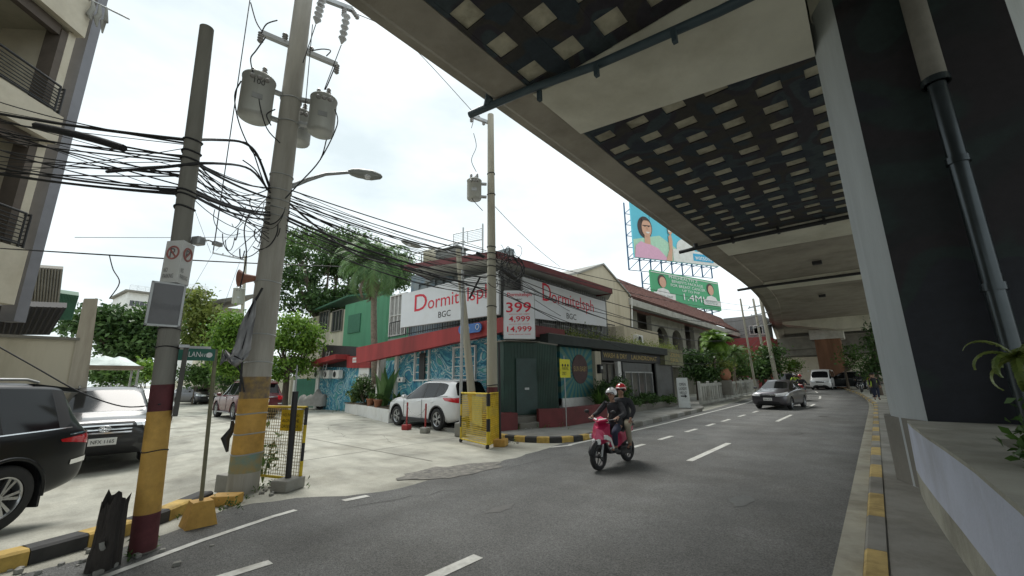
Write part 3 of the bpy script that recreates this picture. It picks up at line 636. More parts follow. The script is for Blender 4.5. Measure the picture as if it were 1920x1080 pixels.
def face_text(name, s, m, parent, x, zc, h, w, rearface=False, y0=0, bv=None, off=.006):
    sg = -1 if rearface else 1
    return text(name, s, m, parent, (x, y0 - sg * w / 2 * 1, zc - h / 2), (0, sg, 0), (0, 0, 1), h, w, off=off)
BADGE = {}
def badge_ovals(parent, x, z, s=1.0, name='emblem', rear=False):
    o = MB(); sg = -1 if rear else 1
    def oval(a, b, cy, cz, t=.007):
        pts = [(x, cy + a * math.cos(q), cz + b * math.sin(q)) for q in np.linspace(0, 2 * math.pi, 25)]
        o.tube(pts, t * s, 6, 0, False)
    oval(.085 * s, .058 * s, 0, z); oval(.028 * s, .052 * s, 0, z); oval(.06 * s, .02 * s, 0, z + .028 * s); return o.build(name, M['chrome'], parent)

SUV_ST = [(2.36, .50, .74, .86, .60, .50), (2.30, .36, .84, .98, .78, .66), (2.14, .27, .93, 1.06, .88, .76), (1.75, .25, 1.0, 1.12, .925, .80), (1.2, .25, 1.04, 1.15, .93, .80), (.92, .25, 1.06, 1.17, .93, .79),
          (.18, .25, 1.08, 1.70, .93, .66), (-.02, .25, 1.085, 1.755, .93, .66), (-.22, .25, 1.09, 1.775, .93, .66), (-.29, .25, 1.09, 1.78, .93, .66), (-1.18, .25, 1.11, 1.785, .93, .655), (-1.26, .25, 1.11, 1.785, .93, .655),
          (-1.95, .27, 1.14, 1.765, .925, .635), (-2.13, .30, 1.15, 1.74, .915, .61), (-2.38, .34, 1.12, 1.18, .87, .70), (-2.47, .40, .95, 1.06, .80, .66), (-2.50, .50, .80, .90, .68, .58)]
SUV_SC = [(x * .98, zb, zs, zt * 1.0, wb, wt) for x, zb, zs, zt, wb, wt in SUV_ST]
def make_suv(name, label, cat, loc, rz, pm, group=None, plate='NFX 1165', front=True, spoiler=True, z=1.0, rails=True):
    t = thing(name, label, cat, loc, rz, group); wr = .385; ax = (1.38, -1.38)
    me = loft_car(SUV_ST, [(x, s) for x in ax for s in (-1, 1)], wr, .82, [pm, M['glass'], M['black']], side_win=(6, 7, 9, 11), wind=(5,), rear=(13,), pil=(8, 10, 12))
    bv = bvh_of(me); split_mats(me, {pm.name: 'body', M['glass'].name: 'windows', M['black'].name: 'lower_trim'}, t)
    for x in ax:
        for s in (-1, 1): wheel(t, x, s * .80, wr, .25, s, 6, rr=.65)
    for x in ax:
        for s in (-1, 1):
            o = MB(); o.tube([(x + math.cos(a) * wr * 1.2, s * .915, wr * .98 + math.sin(a) * wr * 1.2) for a in np.linspace(-.15, math.pi + .15, 20)], .026, 6); o.build('wheel_arch', pm, t)
    # front end
    patch(bv, 'headlight', [(2.3, .50, .99), (1.75, .93, 1.06), (1.75, .94, .93), (2.3, .50, .90)], (-1, -.55, 0), M['lens'], t, mirror=True)
    patch(bv, 'grille', [(2.5, -.47, 1.0), (2.5, .47, 1.0), (2.5, .42, .72), (2.5, -.42, .72)], (-1, 0, 0), M['black'], t, off=.01)
    for zz in (.93, .85, .77): patch(bv, 'grille_bar', [(2.5, -.44, zz + .022), (2.5, .44, zz + .022), (2.5, .44, zz - .012), (2.5, -.44, zz - .012)], (-1, 0, 0), M['chrome'], t, off=.03)
    patch(bv, 'air_intake', [(2.5, -.55, .55), (2.5, .55, .55), (2.5, .45, .40), (2.5, -.45, .40)], (-1, 0, 0), M['black'], t, off=.012)
    patch(bv, 'bumper_trim', [(2.4, .62, .98), (2.4, .70, .92), (2.4, .80, .55), (2.4, .74, .52)], (-1, -.35, 0), M['chrome'], t, off=.015, mirror=True)
    patch(bv, 'fog_lamp', [(2.4, .58, .62), (2.4, .74, .62), (2.4, .72, .50), (2.4, .60, .50)], (-1, -.3, 0), M['black'], t, off=.012, mirror=True)
    badge_ovals(t, 2.425, .87, 1.1)
    o = MB(); o.box((2.43, 0, .60), (.02, .44, .155), 0, 0, .006); p = o.build('number_plate', M['plate'], t); face_text('plate_text', plate, M['blktext'], p, 2.441, .60, .075, .36)
    # rear end
    patch(bv, 'tail_light', [(-2.7, .86, 1.07), (-1.98, .98, 1.0), (-2.0, .98, .965), (-2.7, .90, .86)], (.75, -1, 0), M['redlens'], t, off=.012, n=16, mirror=True)
    patch(bv, 'tail_light_strip', [(-2.4, .87, 1.085), (-2.1, .98, 1.06), (-2.1, .98, 1.045), (-2.4, .87, 1.06)], (.75, -1, 0), M['chrome'], t, off=.02, n=12, mirror=True)
    patch(bv, 'garnish', [(-2.6, -.6, 1.03), (-2.6, .6, 1.03), (-2.6, .6, .97), (-2.6, -.6, .97)], (1, 0, 0), M['chrome'], t, off=.012)
    patch(bv, 'bumper_trim', [(-2.7, .86, .74), (-2.2, .99, .70), (-2.2, .99, .64), (-2.7, .88, .66)], (.8, -1, 0), M['chrome'], t, off=.012, mirror=True)
    o = MB(); o.box((-2.545, 0, .84), (.02, .42, .15), 0, 0, .006); p = o.build('number_plate', M['plate'], t)
    o = MB(); o.prism([(-1.75, -.62, 1.70), (-1.75, .62, 1.70), (-2.42, .58, 1.62), (-2.42, -.58, 1.62)], (0, 0, .055)); o.build('rear_spoiler', pm, t)
    for s in (-1, 1):
        o = MB(); o.tube([(-1.85, s * .56, 1.77), (-1.7, s * .56, 1.81), (-.25, s * .56, 1.815), (-.1, s * .56, 1.76)], .018, 8); o.build('roof_rail', M['steel'], t)
    patch(bv, 'belt_strip', [(.75, 1.2, 1.10), (-2.1, 1.2, 1.155), (-2.1, 1.2, 1.14), (.75, 1.2, 1.085)], (0, -1, 0), M['chrome'], t, off=.012, n=24, mirror=True)
    for s in (-1, 1):
        o = MB(); o.box((.72, s * 1.02, 1.14), (.13, .2, .15), 0, 0, .05); o.build('wing_mirror', pm, t)
        for x in (-.05, -1.05): o = MB(); o.box((x, s * .945, .99), (.2, .03, .03), 0, 0, .012); o.build('door_handle', M['chrome'], t)
        for x in (.86, -.25, -1.22): o = MB(); o.box((x, s * .928, .70), (.008, .012, .70)); o.build('door_seam', M['black'], t)
        o = MB(); o.box((-.0, s * .90, .30), (1.9, .14, .04), 0, 0, .012); o.build('side_step', M['steel'], t)
    o = MB(); o.box((-1.75, .0, 1.80), (.16, .05, .06), 0, 0, .02); o.build('aerial', M['black'], t)
    
    for s in (-1, 1): o = MB(); o.box((-1.82, s * .8, .35), (.03, .24, .34)); o.build('mud_flap', M['black'], t)
    return t
CROSS_ST = [(2.20, .50, .70, .80, .55, .45), (2.14, .34, .78, .90, .76, .62), (1.98, .24, .86, .99, .87, .74), (1.6, .22, .93, 1.06, .915, .80), (1.15, .22, .97, 1.09, .92, .79), (.90, .22, .99, 1.11, .92, .77),
            (.05, .22, 1.02, 1.58, .92, .62), (-.15, .22, 1.03, 1.645, .92, .625), (-.38, .22, 1.04, 1.66, .92, .625), (-.45, .22, 1.04, 1.662, .92, .625), (-1.12, .22, 1.08, 1.655, .92, .615), (-1.19, .22, 1.08, 1.652, .92, .615),
            (-1.72, .24, 1.14, 1.62, .915, .59), (-1.95, .28, 1.16, 1.60, .90, .57), (-2.16, .32, 1.10, 1.16, .86, .66), (-2.30, .38, .88, .98, .80, .66), (-2.35, .48, .72, .80, .64, .55)]
def make_crossover(label, loc, rz):
    pm = paint('white_car_paint', (0.72, 0.73, 0.74), 0.0); t = thing('crossover', label, 'car', loc, rz); wr = .36; ax = (1.33, -1.33)
    me = loft_car(CROSS_ST, [(x, s) for x in ax for s in (-1, 1)], wr, .80, [pm, M['glass'], M['black']], side_win=(6, 7, 9, 11), wind=(5,), rear=(13,), pil=(8, 10))
    bv = bvh_of(me); split_mats(me, {pm.name: 'body', M['glass'].name: 'windows', M['black'].name: 'lower_trim'}, t)
    for x in ax:
        for s in (-1, 1): wheel(t, x, s * .80, wr, .23, s, 5, rr=.66)
    for x in ax:
        for s in (-1, 1): o = MB(); o.tube([(x + math.cos(a) * wr * 1.22, s * .905, wr * .98 + math.sin(a) * wr * 1.22) for a in np.linspace(-.3, math.pi + .3, 22)], .032, 6); o.build('wheel_arch', M['black'], t)
    for s in (-1, 1): o = MB(); o.box((0, s * .905, .29), (1.85, .05, .13), 0, 0, .02); o.build('sill_cladding', M['black'], t)
    patch(bv, 'headlight', [(2.3, .45, .87), (1.55, .93, .97), (1.6, .94, .87), (2.3, .45, .78)], (-1, -.55, 0), M['lens'], t, mirror=True)
    patch(bv, 'grille', [(2.5, -.45, .74), (2.5, .45, .74), (2.5, .5, .45), (2.5, -.5, .45)], (-1, 0, 0), M['black'], t, off=.01)
    patch(bv, 'tail_light', [(-2.4, .80, 1.07), (-1.72, 1.0, 1.07), (-1.85, 1.0, .98), (-2.4, .82, .90)], (.8, -1, 0), M['redlens'], t, off=.012, n=14, mirror=True)
    patch(bv, 'belt_strip', [(.7, 1.2, 1.0), (-1.9, 1.2, 1.13), (-1.9, 1.2, 1.115), (.7, 1.2, .985)], (0, -1, 0), M['black'], t, off=.01, n=20, mirror=True)
    o = MB(); o.box((-2.3, 0, .86), (.03, .42, .15)); o.build('number_plate', M['plate'], t)
    o = MB(); o.prism([(-1.75, -.55, 1.645), (-1.75, .55, 1.645), (-2.1, .5, 1.625), (-2.1, -.5, 1.625)], (0, 0, .025)); o.build('rear_spoiler', pm, t)
    for s in (-1, 1):
        o = MB(); o.box((.66, s * 1.0, 1.08), (.14, .19, .14), 0, 0, .05); o.build('wing_mirror', pm, t)
        
        for x in (-.2, -1.05): o = MB(); o.box((x, s * .935, .93), (.19, .03, .03), 0, 0, .012); o.build('door_handle', pm, t)
        for x in (.80, -.41): o = MB(); o.box((x, s * .921, .66), (.008, .012, .66)); o.build('door_seam', M['black'], t)
        o = MB(); o.tube([(-1.6, s * .58, 1.66), (-1.5, s * .58, 1.69), (-.1, s * .59, 1.69), (.0, s * .59, 1.65)], .014, 6); o.build('roof_rail', M['steel'], t)
    return t
SED_ST = [(2.20, .42, .62, .74, .58, .48), (2.14, .27, .70, .84, .76, .62), (2.0, .19, .78, .90, .82, .70), (1.5, .17, .87, .98, .845, .73), (1.05, .17, .92, 1.03, .85, .71),
          (.22, .17, .95, 1.40, .85, .56), (.0, .17, .96, 1.475, .85, .56), (-.2, .17, .965, 1.49, .85, .56), (-.27, .17, .965, 1.49, .85, .56), (-.95, .17, .98, 1.46, .85, .55), (-1.15, .17, .99, 1.42, .845, .54), (-1.62, .20, 1.0, 1.10, .835, .66), (-2.05, .26, .97, 1.06, .81, .66), (-2.18, .34, .80, .90, .75, .6), (-2.22, .44, .66, .74, .6, .5)]
def make_sedan(label, loc, rz, col, group=None, name='sedan', st=SED_ST, metal=.6, ax=(1.28, -1.28), sw=(5, 6, 8, 9), wind=(4,), rear=(10,), pil=(7,), tr=.73, zb=.55, plate='NDA 4172', wr=.31, fx=2.22, lampz=(.80, .66)):
    pm = paint(name + '_paint' + str(len(MATS)), col, metal); t = thing(name, label, 'van' if name == 'van' else 'car', loc, rz, group)
    me = loft_car(st, [(x, s) for x in ax for s in (-1, 1)], wr, tr, [pm, M['glass'], M['black']], side_win=sw, wind=wind, rear=rear, pil=pil)
    bv = bvh_of(me); split_mats(me, {pm.name: 'body', M['glass'].name: 'windows', M['black'].name: 'lower_trim'}, t)
    for x in ax:
        for s in (-1, 1): wheel(t, x, s * tr, wr, .2, s, 5, rr=.64, style=1)
    w = st[2][4]
    patch(bv, 'headlight', [(fx + .1, w * .5, lampz[0]), (fx - .5, w * 1.1, lampz[0] + .09), (fx - .5, w * 1.1, lampz[1] + .06), (fx + .1, w * .5, lampz[1])], (-1, -.6, 0), M['lens'], t, mirror=True)
    patch(bv, 'grille', [(fx + .3, -.38, lampz[0] - .02), (fx + .3, .38, lampz[0] - .02), (fx + .3, .34, lampz[1] - .03), (fx + .3, -.34, lampz[1] - .03)], (-1, 0, 0), M['black'], t, off=.01)
    patch(bv, 'grille_bar', [(fx + .3, -.36, lampz[0] - .05), (fx + .3, .36, lampz[0] - .05), (fx + .3, .36, lampz[0] - .075), (fx + .3, -.36, lampz[0] - .075)], (-1, 0, 0), M['chrome'], t, off=.02)
    patch(bv, 'air_intake', [(fx + .3, -.5, .40), (fx + .3, .5, .40), (fx + .3, .42, .27), (fx + .3, -.42, .27)], (-1, 0, 0), M['black'], t, off=.01)
    patch(bv, 'tail_light', [(-2.4 if name != 'van' else -2.6, w * .7, .95), (-1.9, w * 1.1, .98), (-1.9, w * 1.1, .8), (-2.4, w * .7, .78)], (.9, -1, 0), M['redlens'], t, mirror=True)
    o = MB(); o.box((fx + .03, 0, .52), (.02, .40, .14), 0, 0, .006); p = o.build('number_plate', M['plate'], t); face_text('plate_text', plate, M['blktext'], p, fx + .041, .52, .07, .33)
    for s in (-1, 1):
        o = MB(); o.box((st[4][0] - .25, s * (w + .12), st[4][3] + .04), (.12, .17, .12), 0, 0, .045); o.build('wing_mirror', pm, t)
        if name != 'van':
            for x in (-.1, -.95): o = MB(); o.box((x, s * (w + .022), .78), (.17, .03, .025), 0, 0, .01); o.build('door_handle', pm, t)
    return t
VAN_ST = [(2.32, .50, .72, .80, .62, .55), (2.28, .34, .86, .98, .82, .70), (2.16, .24, .98, 1.12, .90, .78), (1.95, .22, 1.08, 1.22, .92, .80), (1.35, .22, 1.18, 1.90, .92, .74), (1.1, .22, 1.2, 2.06, .92, .74), (.9, .22, 1.2, 2.10, .92, .74), (.83, .22, 1.2, 2.10, .92, .74), (-.5, .22, 1.2, 2.12, .92, .74), (-.58, .22, 1.2, 2.12, .92, .74), (-2.0, .22, 1.2, 2.11, .92, .74), (-2.2, .26, 1.2, 2.08, .91, .72), (-2.38, .34, 1.1, 1.9, .88, .70), (-2.42, .5, .8, .95, .8, .7)]

# ------------------------------------------------------------------ people and scooters
def skin_mesh(name, joints, edges, radii, m, parent, root=None, sub=2, sc=None):
    me = bpy.data.meshes.new('tmpskin'); names = list(joints); me.from_pydata([joints[k] for k in names], [(names.index(a), names.index(b)) for a, b in edges], [])
    bm = bmesh.new(); bm.from_mesh(me); ly = bm.verts.layers.skin.verify(); bm.verts.ensure_lookup_table()
    for i, k in enumerate(names):
        r = radii[k]; bm.verts[i][ly].radius = r if isinstance(r, tuple) else (r, r); bm.verts[i][ly].use_root = (k == (root or names[0]))
    bm.to_mesh(me); bm.free(); ob = bpy.data.objects.new('tmpskin', me); C.objects.link(ob)
    md = ob.modifiers.new('k', 'SKIN'); md.use_smooth_shade = True; md.branch_smoothing = .6
    md = ob.modifiers.new('s', 'SUBSURF'); md.levels = md.render_levels = sub
    dg = bpy.context.evaluated_depsgraph_get(); dg.update(); res = bpy.data.meshes.new_from_object(ob.evaluated_get(dg)); bpy.data.objects.remove(ob)
    res.materials.clear(); res.materials.append(m)
    res.polygons.foreach_set('material_index', [0] * len(res.polygons)); res.polygons.foreach_set('use_smooth', [True] * len(res.polygons)); res.name = name
    return link(name, res, parent)
def person(name_label, loc, rz, J, top, trousers, helmet=None, hair=None, fingers=True, shoes=None, sleeve=True, group=None, gloves=None, scarf=None, detail=2):
    """J: joints in local coordinates (x forward, y left); body is one skinned surface, clothes are children"""
    t = thing('person', name_label, 'person', loc, rz, group); V = {k: Vector(v) for k, v in J.items()}
    hd = V['head']; nk = V['neck']; f = (V['face'] - hd).normalized()
    j = {'pel': V['pel'], 'waist': V['waist'], 'chest': V['chest'], 'neckb': V['chest'].lerp(nk, .72), 'neck': nk, 'head0': nk.lerp(hd, .5) + f * .01, 'head': hd, 'crown': hd + (hd - nk).normalized() * .085}
    r = {'pel': (.135, .11), 'waist': (.125, .10), 'chest': (.13, .095), 'neckb': .06, 'neck': .052, 'head0': (.066, .075), 'head': (.078, .095), 'crown': (.055, .065)}
    e = [('pel', 'waist'), ('waist', 'chest'), ('chest', 'neckb'), ('neckb', 'neck'), ('neck', 'head0'), ('head0', 'head'), ('head', 'crown')]
    for s in 'LR':
        for a, b, q in (('sh', 'chest', .046), ('el', 'sh', .042), ('wr', 'el', .028), ('hip', 'pel', .085), ('kn', 'hip', .058), ('an', 'kn', .038), ('toe', 'an', .034)):
            j[a + s] = V[a + s]; r[a + s] = q; e.append(((b + s) if b in ('sh', 'el', 'hip', 'kn', 'an') else b, a + s))
        for a, b, q, nm in (('el', 'sh', .047, 'ua'), ('kn', 'hip', .075, 'th')):
            pass
        # palm and five fingers, curled about the grip
        w, el = V['wr' + s], V['el' + s]; d = (w - el).normalized(); sd = d.cross(Vector((0, 0, 1))); sd = sd.normalized() if sd.length > .1 else Vector((0, 1, 0)); dn = sd.cross(d).normalized()
        if dn.z > 0: dn = -dn
        p = w + d * .055; j['pa' + s] = p; r['pa' + s] = (.034, .018); e.append(('wr' + s, 'pa' + s))
        if fingers:
            for k, (off, L) in enumerate(((-.028, .030), (-.010, .035), (.009, .033), (.027, .026))):
                a = p + d * .03 + sd * off; b = a + d * L * .8 + dn * .010; c = b + d * L * .25 + dn * L; g = c - d * .016 + dn * L * .35
                for q, (nm, pt, rr) in enumerate((('a', a, .0095), ('b', b, .0088), ('c', c, .008), ('g', g, .007))):
                    j['f%d%s%s' % (k, nm, s)] = pt; r['f%d%s%s' % (k, nm, s)] = rr
                e += [('pa' + s, 'f%da%s' % (k, s)), ('f%da%s' % (k, s), 'f%db%s' % (k, s)), ('f%db%s' % (k, s), 'f%dc%s' % (k, s)), ('f%dc%s' % (k, s), 'f%dg%s' % (k, s))]
            a = w + d * .03 - sd * .036; b = a + d * .03 - sd * .014 + dn * .022; c = b + d * .02 + dn * .02
            for nm, pt, rr in (('ta', a, .012), ('tb', b, .010), ('tc', c, .008)): j[nm + s] = pt; r[nm + s] = rr
            e += [('pa' + s, 'ta' + s), ('ta' + s, 'tb' + s), ('tb' + s, 'tc' + s)]
    skin_mesh('body', j, e, r, gloves or M['skin'] if False else M['skin'], t, 'pel', detail)
    # face
    rt = f.cross(Vector((0, 0, 1))).normalized(); up = rt.cross(f).normalized(); o = MB(); hf = hd + f * .088 - up * .005
    for s in (-1, 1): o = MB(); o.sphere(hf + rt * .03 * s - f * .006 + up * .008, .011, 8, 0); o.build('eye', M['blktext'], t)
    o = MB(); o.prism([hf + up * .01 - f * .01, hf - up * .035 - rt * .016 - f * .01, hf - up * .035 + rt * .016 - f * .01], f * .024)
    o.build('nose', M['skin'], t)
    for s in (-1, 1): o = MB(); o.sphere(hd + rt * .082 * s - up * .005, .026, 8, 0, (.4, .9, 1.0)); o.build('ear', M['skin'], t)
    o = MB(); o.box(hf - up * .055 - f * .004, (.014, .045, .010), 0, 0, .004, rot=Matrix((f, -rt, up)).transposed()); o.build('mouth', mat('lips', (.25, .08, .07), .6, var=0), t)
    # clothes
    jt = {k: j[k] for k in ('pel', 'waist', 'chest', 'neckb')}; jt['hem'] = j['pel'] + (j['pel'] - j['waist']).normalized() * .06; rt_ = {'hem': (.17, .15), 'pel': (.172, .15), 'waist': (.165, .14), 'chest': (.19, .15), 'neckb': (.11, .11)}; et = [('hem', 'pel'), ('pel', 'waist'), ('waist', 'chest'), ('chest', 'neckb')]
    for s in 'LR':
        jt['sh' + s] = j['sh' + s]; rt_['sh' + s] = .094; jt['el' + s] = j['el' + s] if sleeve else j['sh' + s].lerp(j['el' + s], .65); rt_['el' + s] = .058 if sleeve else .064; et += [('chest', 'sh' + s), ('sh' + s, 'el' + s)]
        if sleeve: jt['wr' + s] = j['el' + s].lerp(j['wr' + s], .93); rt_['wr' + s] = .042; et.append(('el' + s, 'wr' + s))
    skin_mesh('jacket', jt, et, rt_, top, t, 'pel', detail)
    jp = {'waist': j['pel'].lerp(j['waist'], .3), 'pel': j['pel']}; rp = {'waist': (.14, .12), 'pel': (.158, .138)}; ep = [('waist', 'pel')]
    for s in 'LR':
        jp['hip' + s] = j['hip' + s]; jp['kn' + s] = j['kn' + s]; jp['an' + s] = j['kn' + s].lerp(j['an' + s], .88); rp['hip' + s] = .108; rp['kn' + s] = .076; rp['an' + s] = .056; ep += [('pel', 'hip' + s), ('hip' + s, 'kn' + s), ('kn' + s, 'an' + s)]
    skin_mesh('trousers', jp, ep, rp, trousers, t, 'pel', detail)
    for s in 'LR':
        a, b = j['an' + s], j['toe' + s]; skin_mesh('shoe', {'h': a + (a - b).normalized() * .03 + Vector((0, 0, -.035)), 'm': a.lerp(b, .5) + Vector((0, 0, -.02)), 't': b + Vector((0, 0, -.005))}, [('h', 'm'), ('m', 't')], {'h': .054, 'm': .054, 't': .046}, shoes or M['black'], t, 'h', detail)
    if helmet:
        o = MB(); n = 14; vs = []; fs = []
        hc = hd + up * .03 - f * .012
        for i in range(n + 1):
            ph = math.pi * .62 * i / n
            for k in range(24):
                a = 2 * math.pi * k / 24; fr = math.cos(a); lim = 1.0 if fr < .35 else 1.0 - .30 * (fr - .35) / .65; p_ = ph * lim
                v = (f * fr * .142 + rt * math.sin(a) * .122) * math.sin(p_) + up * math.cos(p_) * .132; vs.append(hc + v)
        for i in range(n):
            for k in range(24): a, b = i * 24 + k, i * 24 + (k + 1) % 24; fs.append((a, b, b + 24, a + 24))
        o.add(vs, fs, 0, True); h = o.build('helmet', helmet[0], t)
        md = h.modifiers.new('th', 'SOLIDIFY'); md.thickness = .012
        o = MB(); o.tube([hc + (f * math.cos(a) * .150 + rt * math.sin(a) * .130) + up * (.028 if abs(a) < .9 else .0) for a in np.linspace(-1.0, 1.0, 12)], .010, 6); o.build('helmet_peak', helmet[1], h)
        o = MB(); o.prism([hc + up * .134 + f * .09 - rt * .015, hc + up * .134 + f * .09 + rt * .015, hc + up * .136 - f * .08 + rt * .015, hc + up * .136 - f * .08 - rt * .015], up * .004); o.build('helmet_stripe', helmet[1], h)
        o = MB(); o.tube([hc + rt * .10 - up * .05, hd + rt * .05 - up * .12 + f * .04, hd - rt * .05 - up * .12 + f * .04, hc - rt * .10 - up * .05], .006, 5); o.build('chin_strap', M['black'], h)
    if hair:
        o = MB(); o.sphere(hd + up * .028 - f * .018, .104, 12, 0, (.95, .95, 1.02)); o.build('hair', hair, t)
    if scarf:
        o = MB(); o.sphere(hd + f * .048 - up * .055, .056, 10, 0, (1, 1, .9)); o.build('face_mask', scarf, t)
    return t
def make_scooter(label, loc, rz, pm, group=None, name='scooter', steer=0.0):
    t = thing(name, label, 'scooter', loc, rz, group); R = .285
    def wh(x, nm='wheel'):
        o = MB(); o.lathe([(R * .68, -.045), (R * .9, -.05), (R * .985, -.03), (R, 0), (R * .985, .03), (R * .9, .05), (R * .68, .045)], (0, 0, 0), 32, 0, 'Y'); w = o.build('wheel', M['rubber'], t); w.location = (x, 0, R)
        o = MB(); o.lathe([(R * .7, -.035), (R * .66, 0), (R * .7, .035)], (0, 0, 0), 32, 0, 'Y'); o.cyl((0, -.05, 0), (0, .05, 0), .035, n=12)
        for k in range(5):
            a = k * 2 * math.pi / 5; o.tube([(0, 0, 0), (math.cos(a) * R * .68, 0, math.sin(a) * R * .68)], .013, 6)
        o.build('rim', M['black'], w)
    wh(.62); wh(-.62)
    o = MB(); 
    for s in (-1, 1): o.tube([(.62, s * .075, R), (.52, s * .07, .60), (.46, s * .03, .78)], .022, 8)
    o.build('fork', M['steel'], t)
    o = MB(); o.tube([(.62 + math.cos(a) * .31, 0, R + math.sin(a) * .31) for a in np.linspace(.15, 2.3, 10)], [.02] + [.055] * 8 + [.02], 8); o.build('front_mudguard', M['black'], t)
    # front apron: layered wedge shapes
    o = MB(); o.add([(.66, 0, .88), (.60, -.12, .84), (.60, .12, .84), (.72, 0, .66), (.60, -.15, .64), (.60, .15, .64), (.60, -.08, .54), (.60, .08, .54), (.42, -.19, .96), (.42, .19, .96), (.36, -.15, .60), (.36, .15, .60), (.62, 0, .52), (.40, 0, 1.03)],
          [(0, 1, 4, 3), (0, 3, 5, 2), (3, 4, 6, 12), (3, 12, 7, 5), (1, 8, 10, 4), (2, 5, 11, 9), (4, 10, 6), (5, 7, 11), (0, 13, 8, 1), (0, 2, 9, 13), (8, 13, 9, 11, 10), (6, 10, 11, 7, 12)])
    b = o.build('front_apron', pm, t)
    o = MB(); o.box((.665, 0, .60), (.09, .19, .13), 0, 0, .035); o.build('headlight', mat('headlamp_white', (.85, .86, .86), .15, var=0, coat=1), t)
    for s in (-1, 1):
        o = MB(); o.prism([(.61, s * .165, .66), (.55, s * .175, .74), (.40, s * .19, .66), (.22, s * .17, .36), (.26, s * .165, .36), (.42, s * .175, .60)], (.012, s * .012, .012)); o.build('side_trim', M['white'], t)
        o = MB(); o.prism([(.60, s * .02, 1.045), (.50, s * .14, 1.075), (.46, s * .15, 1.085), (.56, s * .02, 1.075)], (.005, 0, .008)); o.build('cowl_stripe', M['white'], t)
    o = MB(); o.prism([(.40, -.15, .36), (.40, .15, .36), (.50, .12, .56), (.50, -.12, .56)], (-.06, 0, .0)); o.build('inner_fairing', M['black'], t)
    for s in (-1, 1):
        o = MB(); o.box((.60, s * .17, .70), (.06, .05, .10), 0, 0, .02); o.build('indicator', M['lens'], t)
    o = MB(); o.add([(.62, 0, 1.02), (.47, -.19, 1.05), (.47, .19, 1.05), (.38, -.13, 1.0), (.38, .13, 1.0), (.45, 0, 1.13), (.56, 0, .96)], [(0, 1, 5), (0, 5, 2), (1, 3, 5), (5, 4, 2), (3, 4, 5), (0, 6, 1), (0, 2, 6), (1, 6, 3), (2, 4, 6), (3, 6, 4)]); o.build('handlebar_cowl', pm, t)
    o = MB(); o.tube([(.40, -.33, 1.06), (.44, -.15, 1.04), (.44, .15, 1.04), (.40, .33, 1.06)], .014, 8)
    for s in (-1, 1): o.tube([(.40, s * .33, 1.06), (.415, s * .22, 1.05)], .02, 8); o.tube([(.46, s * .19, 1.06), (.48, s * .30, 1.20)], .007, 5)
    o.build('handlebar', M['black'], t)
    for s in (-1, 1): o = MB(); o.sphere((.48, s * .32, 1.23), .06, 10, 0, (.3, 1.1, .7)); o.build('mirror', M['black'], t)
    o = MB(); o.prism([(.40, -.17, .33), (.40, .17, .33), (-.05, .15, .30), (-.05, -.15, .30)], (0, 0, .05)); o.build('footboard', M['black'], t)
    o = MB(); o.add([(-.02, -.10, .40), (-.02, .10, .40), (-.08, -.11, .74), (-.08, .11, .74), (-.85, -.09, .86), (-.85, .09, .86), (-.88, -.05, .74), (-.88, .05, .74), (-.45, -.12, .56), (-.45, .12, .56)], [(0, 1, 3, 2), (2, 3, 5, 4), (4, 5, 7, 6), (6, 7, 9, 8), (8, 9, 1, 0), (0, 2, 4, 6, 8), (1, 9, 7, 5, 3)]); o.build('rear_fairing', pm, t)
    o = MB(); o.tube([(-.02, 0, .76), (-.3, 0, .77), (-.42, 0, .82), (-.82, 0, .86)], [.10, .125, .12, .08], 12); o.build('seat', M['black'], t)
    o = MB(); o.tube([(-.84, 0, .76), (-.92, 0, .70)], [.05, .03], 8); o.build('tail_light', M['redlens'], t)
    o = MB(); o.tube([(-.15, -.16, .28), (-.5, -.19, .30), (-.85, -.2, .38)], [.03, .055, .06], 12); o.build('exhaust', M['steel'], t)
    o = MB(); o.box((-.35, .06, .32), (.5, .16, .2), 0, 0, .04); o.build('engine', M['black'], t)
    return t
JR = dict(pel=(-.18, 0, .93), waist=(-.17, 0, 1.08), chest=(-.12, 0, 1.30), neck=(-.08, 0, 1.47), head=(-.06, 0, 1.60), face=(.1, 0, 1.58), shL=(-.11, .185, 1.37), shR=(-.11, -.185, 1.37), elL=(.02, .34, 1.15), elR=(.02, -.34, 1.15), wrL=(.30, .31, 1.10), wrR=(.30, -.31, 1.10),
          hipL=(-.16, .10, .88), hipR=(-.16, -.10, .88), knL=(.26, .20, .78), knR=(.26, -.20, .78), anL=(.16, .16, .42), anR=(.16, -.16, .42), toeL=(.32, .17, .39), toeR=(.32, -.17, .39))
JP = dict(pel=(-.58, 0, .99), waist=(-.56, 0, 1.14), chest=(-.52, 0, 1.38), neck=(-.49, 0, 1.56), head=(-.47, .03, 1.70), face=(-.3, .09, 1.68), shL=(-.52, .18, 1.46), shR=(-.52, -.18, 1.46), elL=(-.50, .30, 1.22), elR=(-.45, -.29, 1.20), wrL=(-.34, .28, 1.02), wrR=(-.25, -.20, 1.10),
          hipL=(-.56, .12, .94), hipR=(-.56, -.12, .94), knL=(-.20, .27, .86), knR=(-.20, -.27, .86), anL=(-.36, .22, .42), anR=(-.36, -.22, .42), toeL=(-.21, .24, .38), toeR=(-.21, -.24, .38))
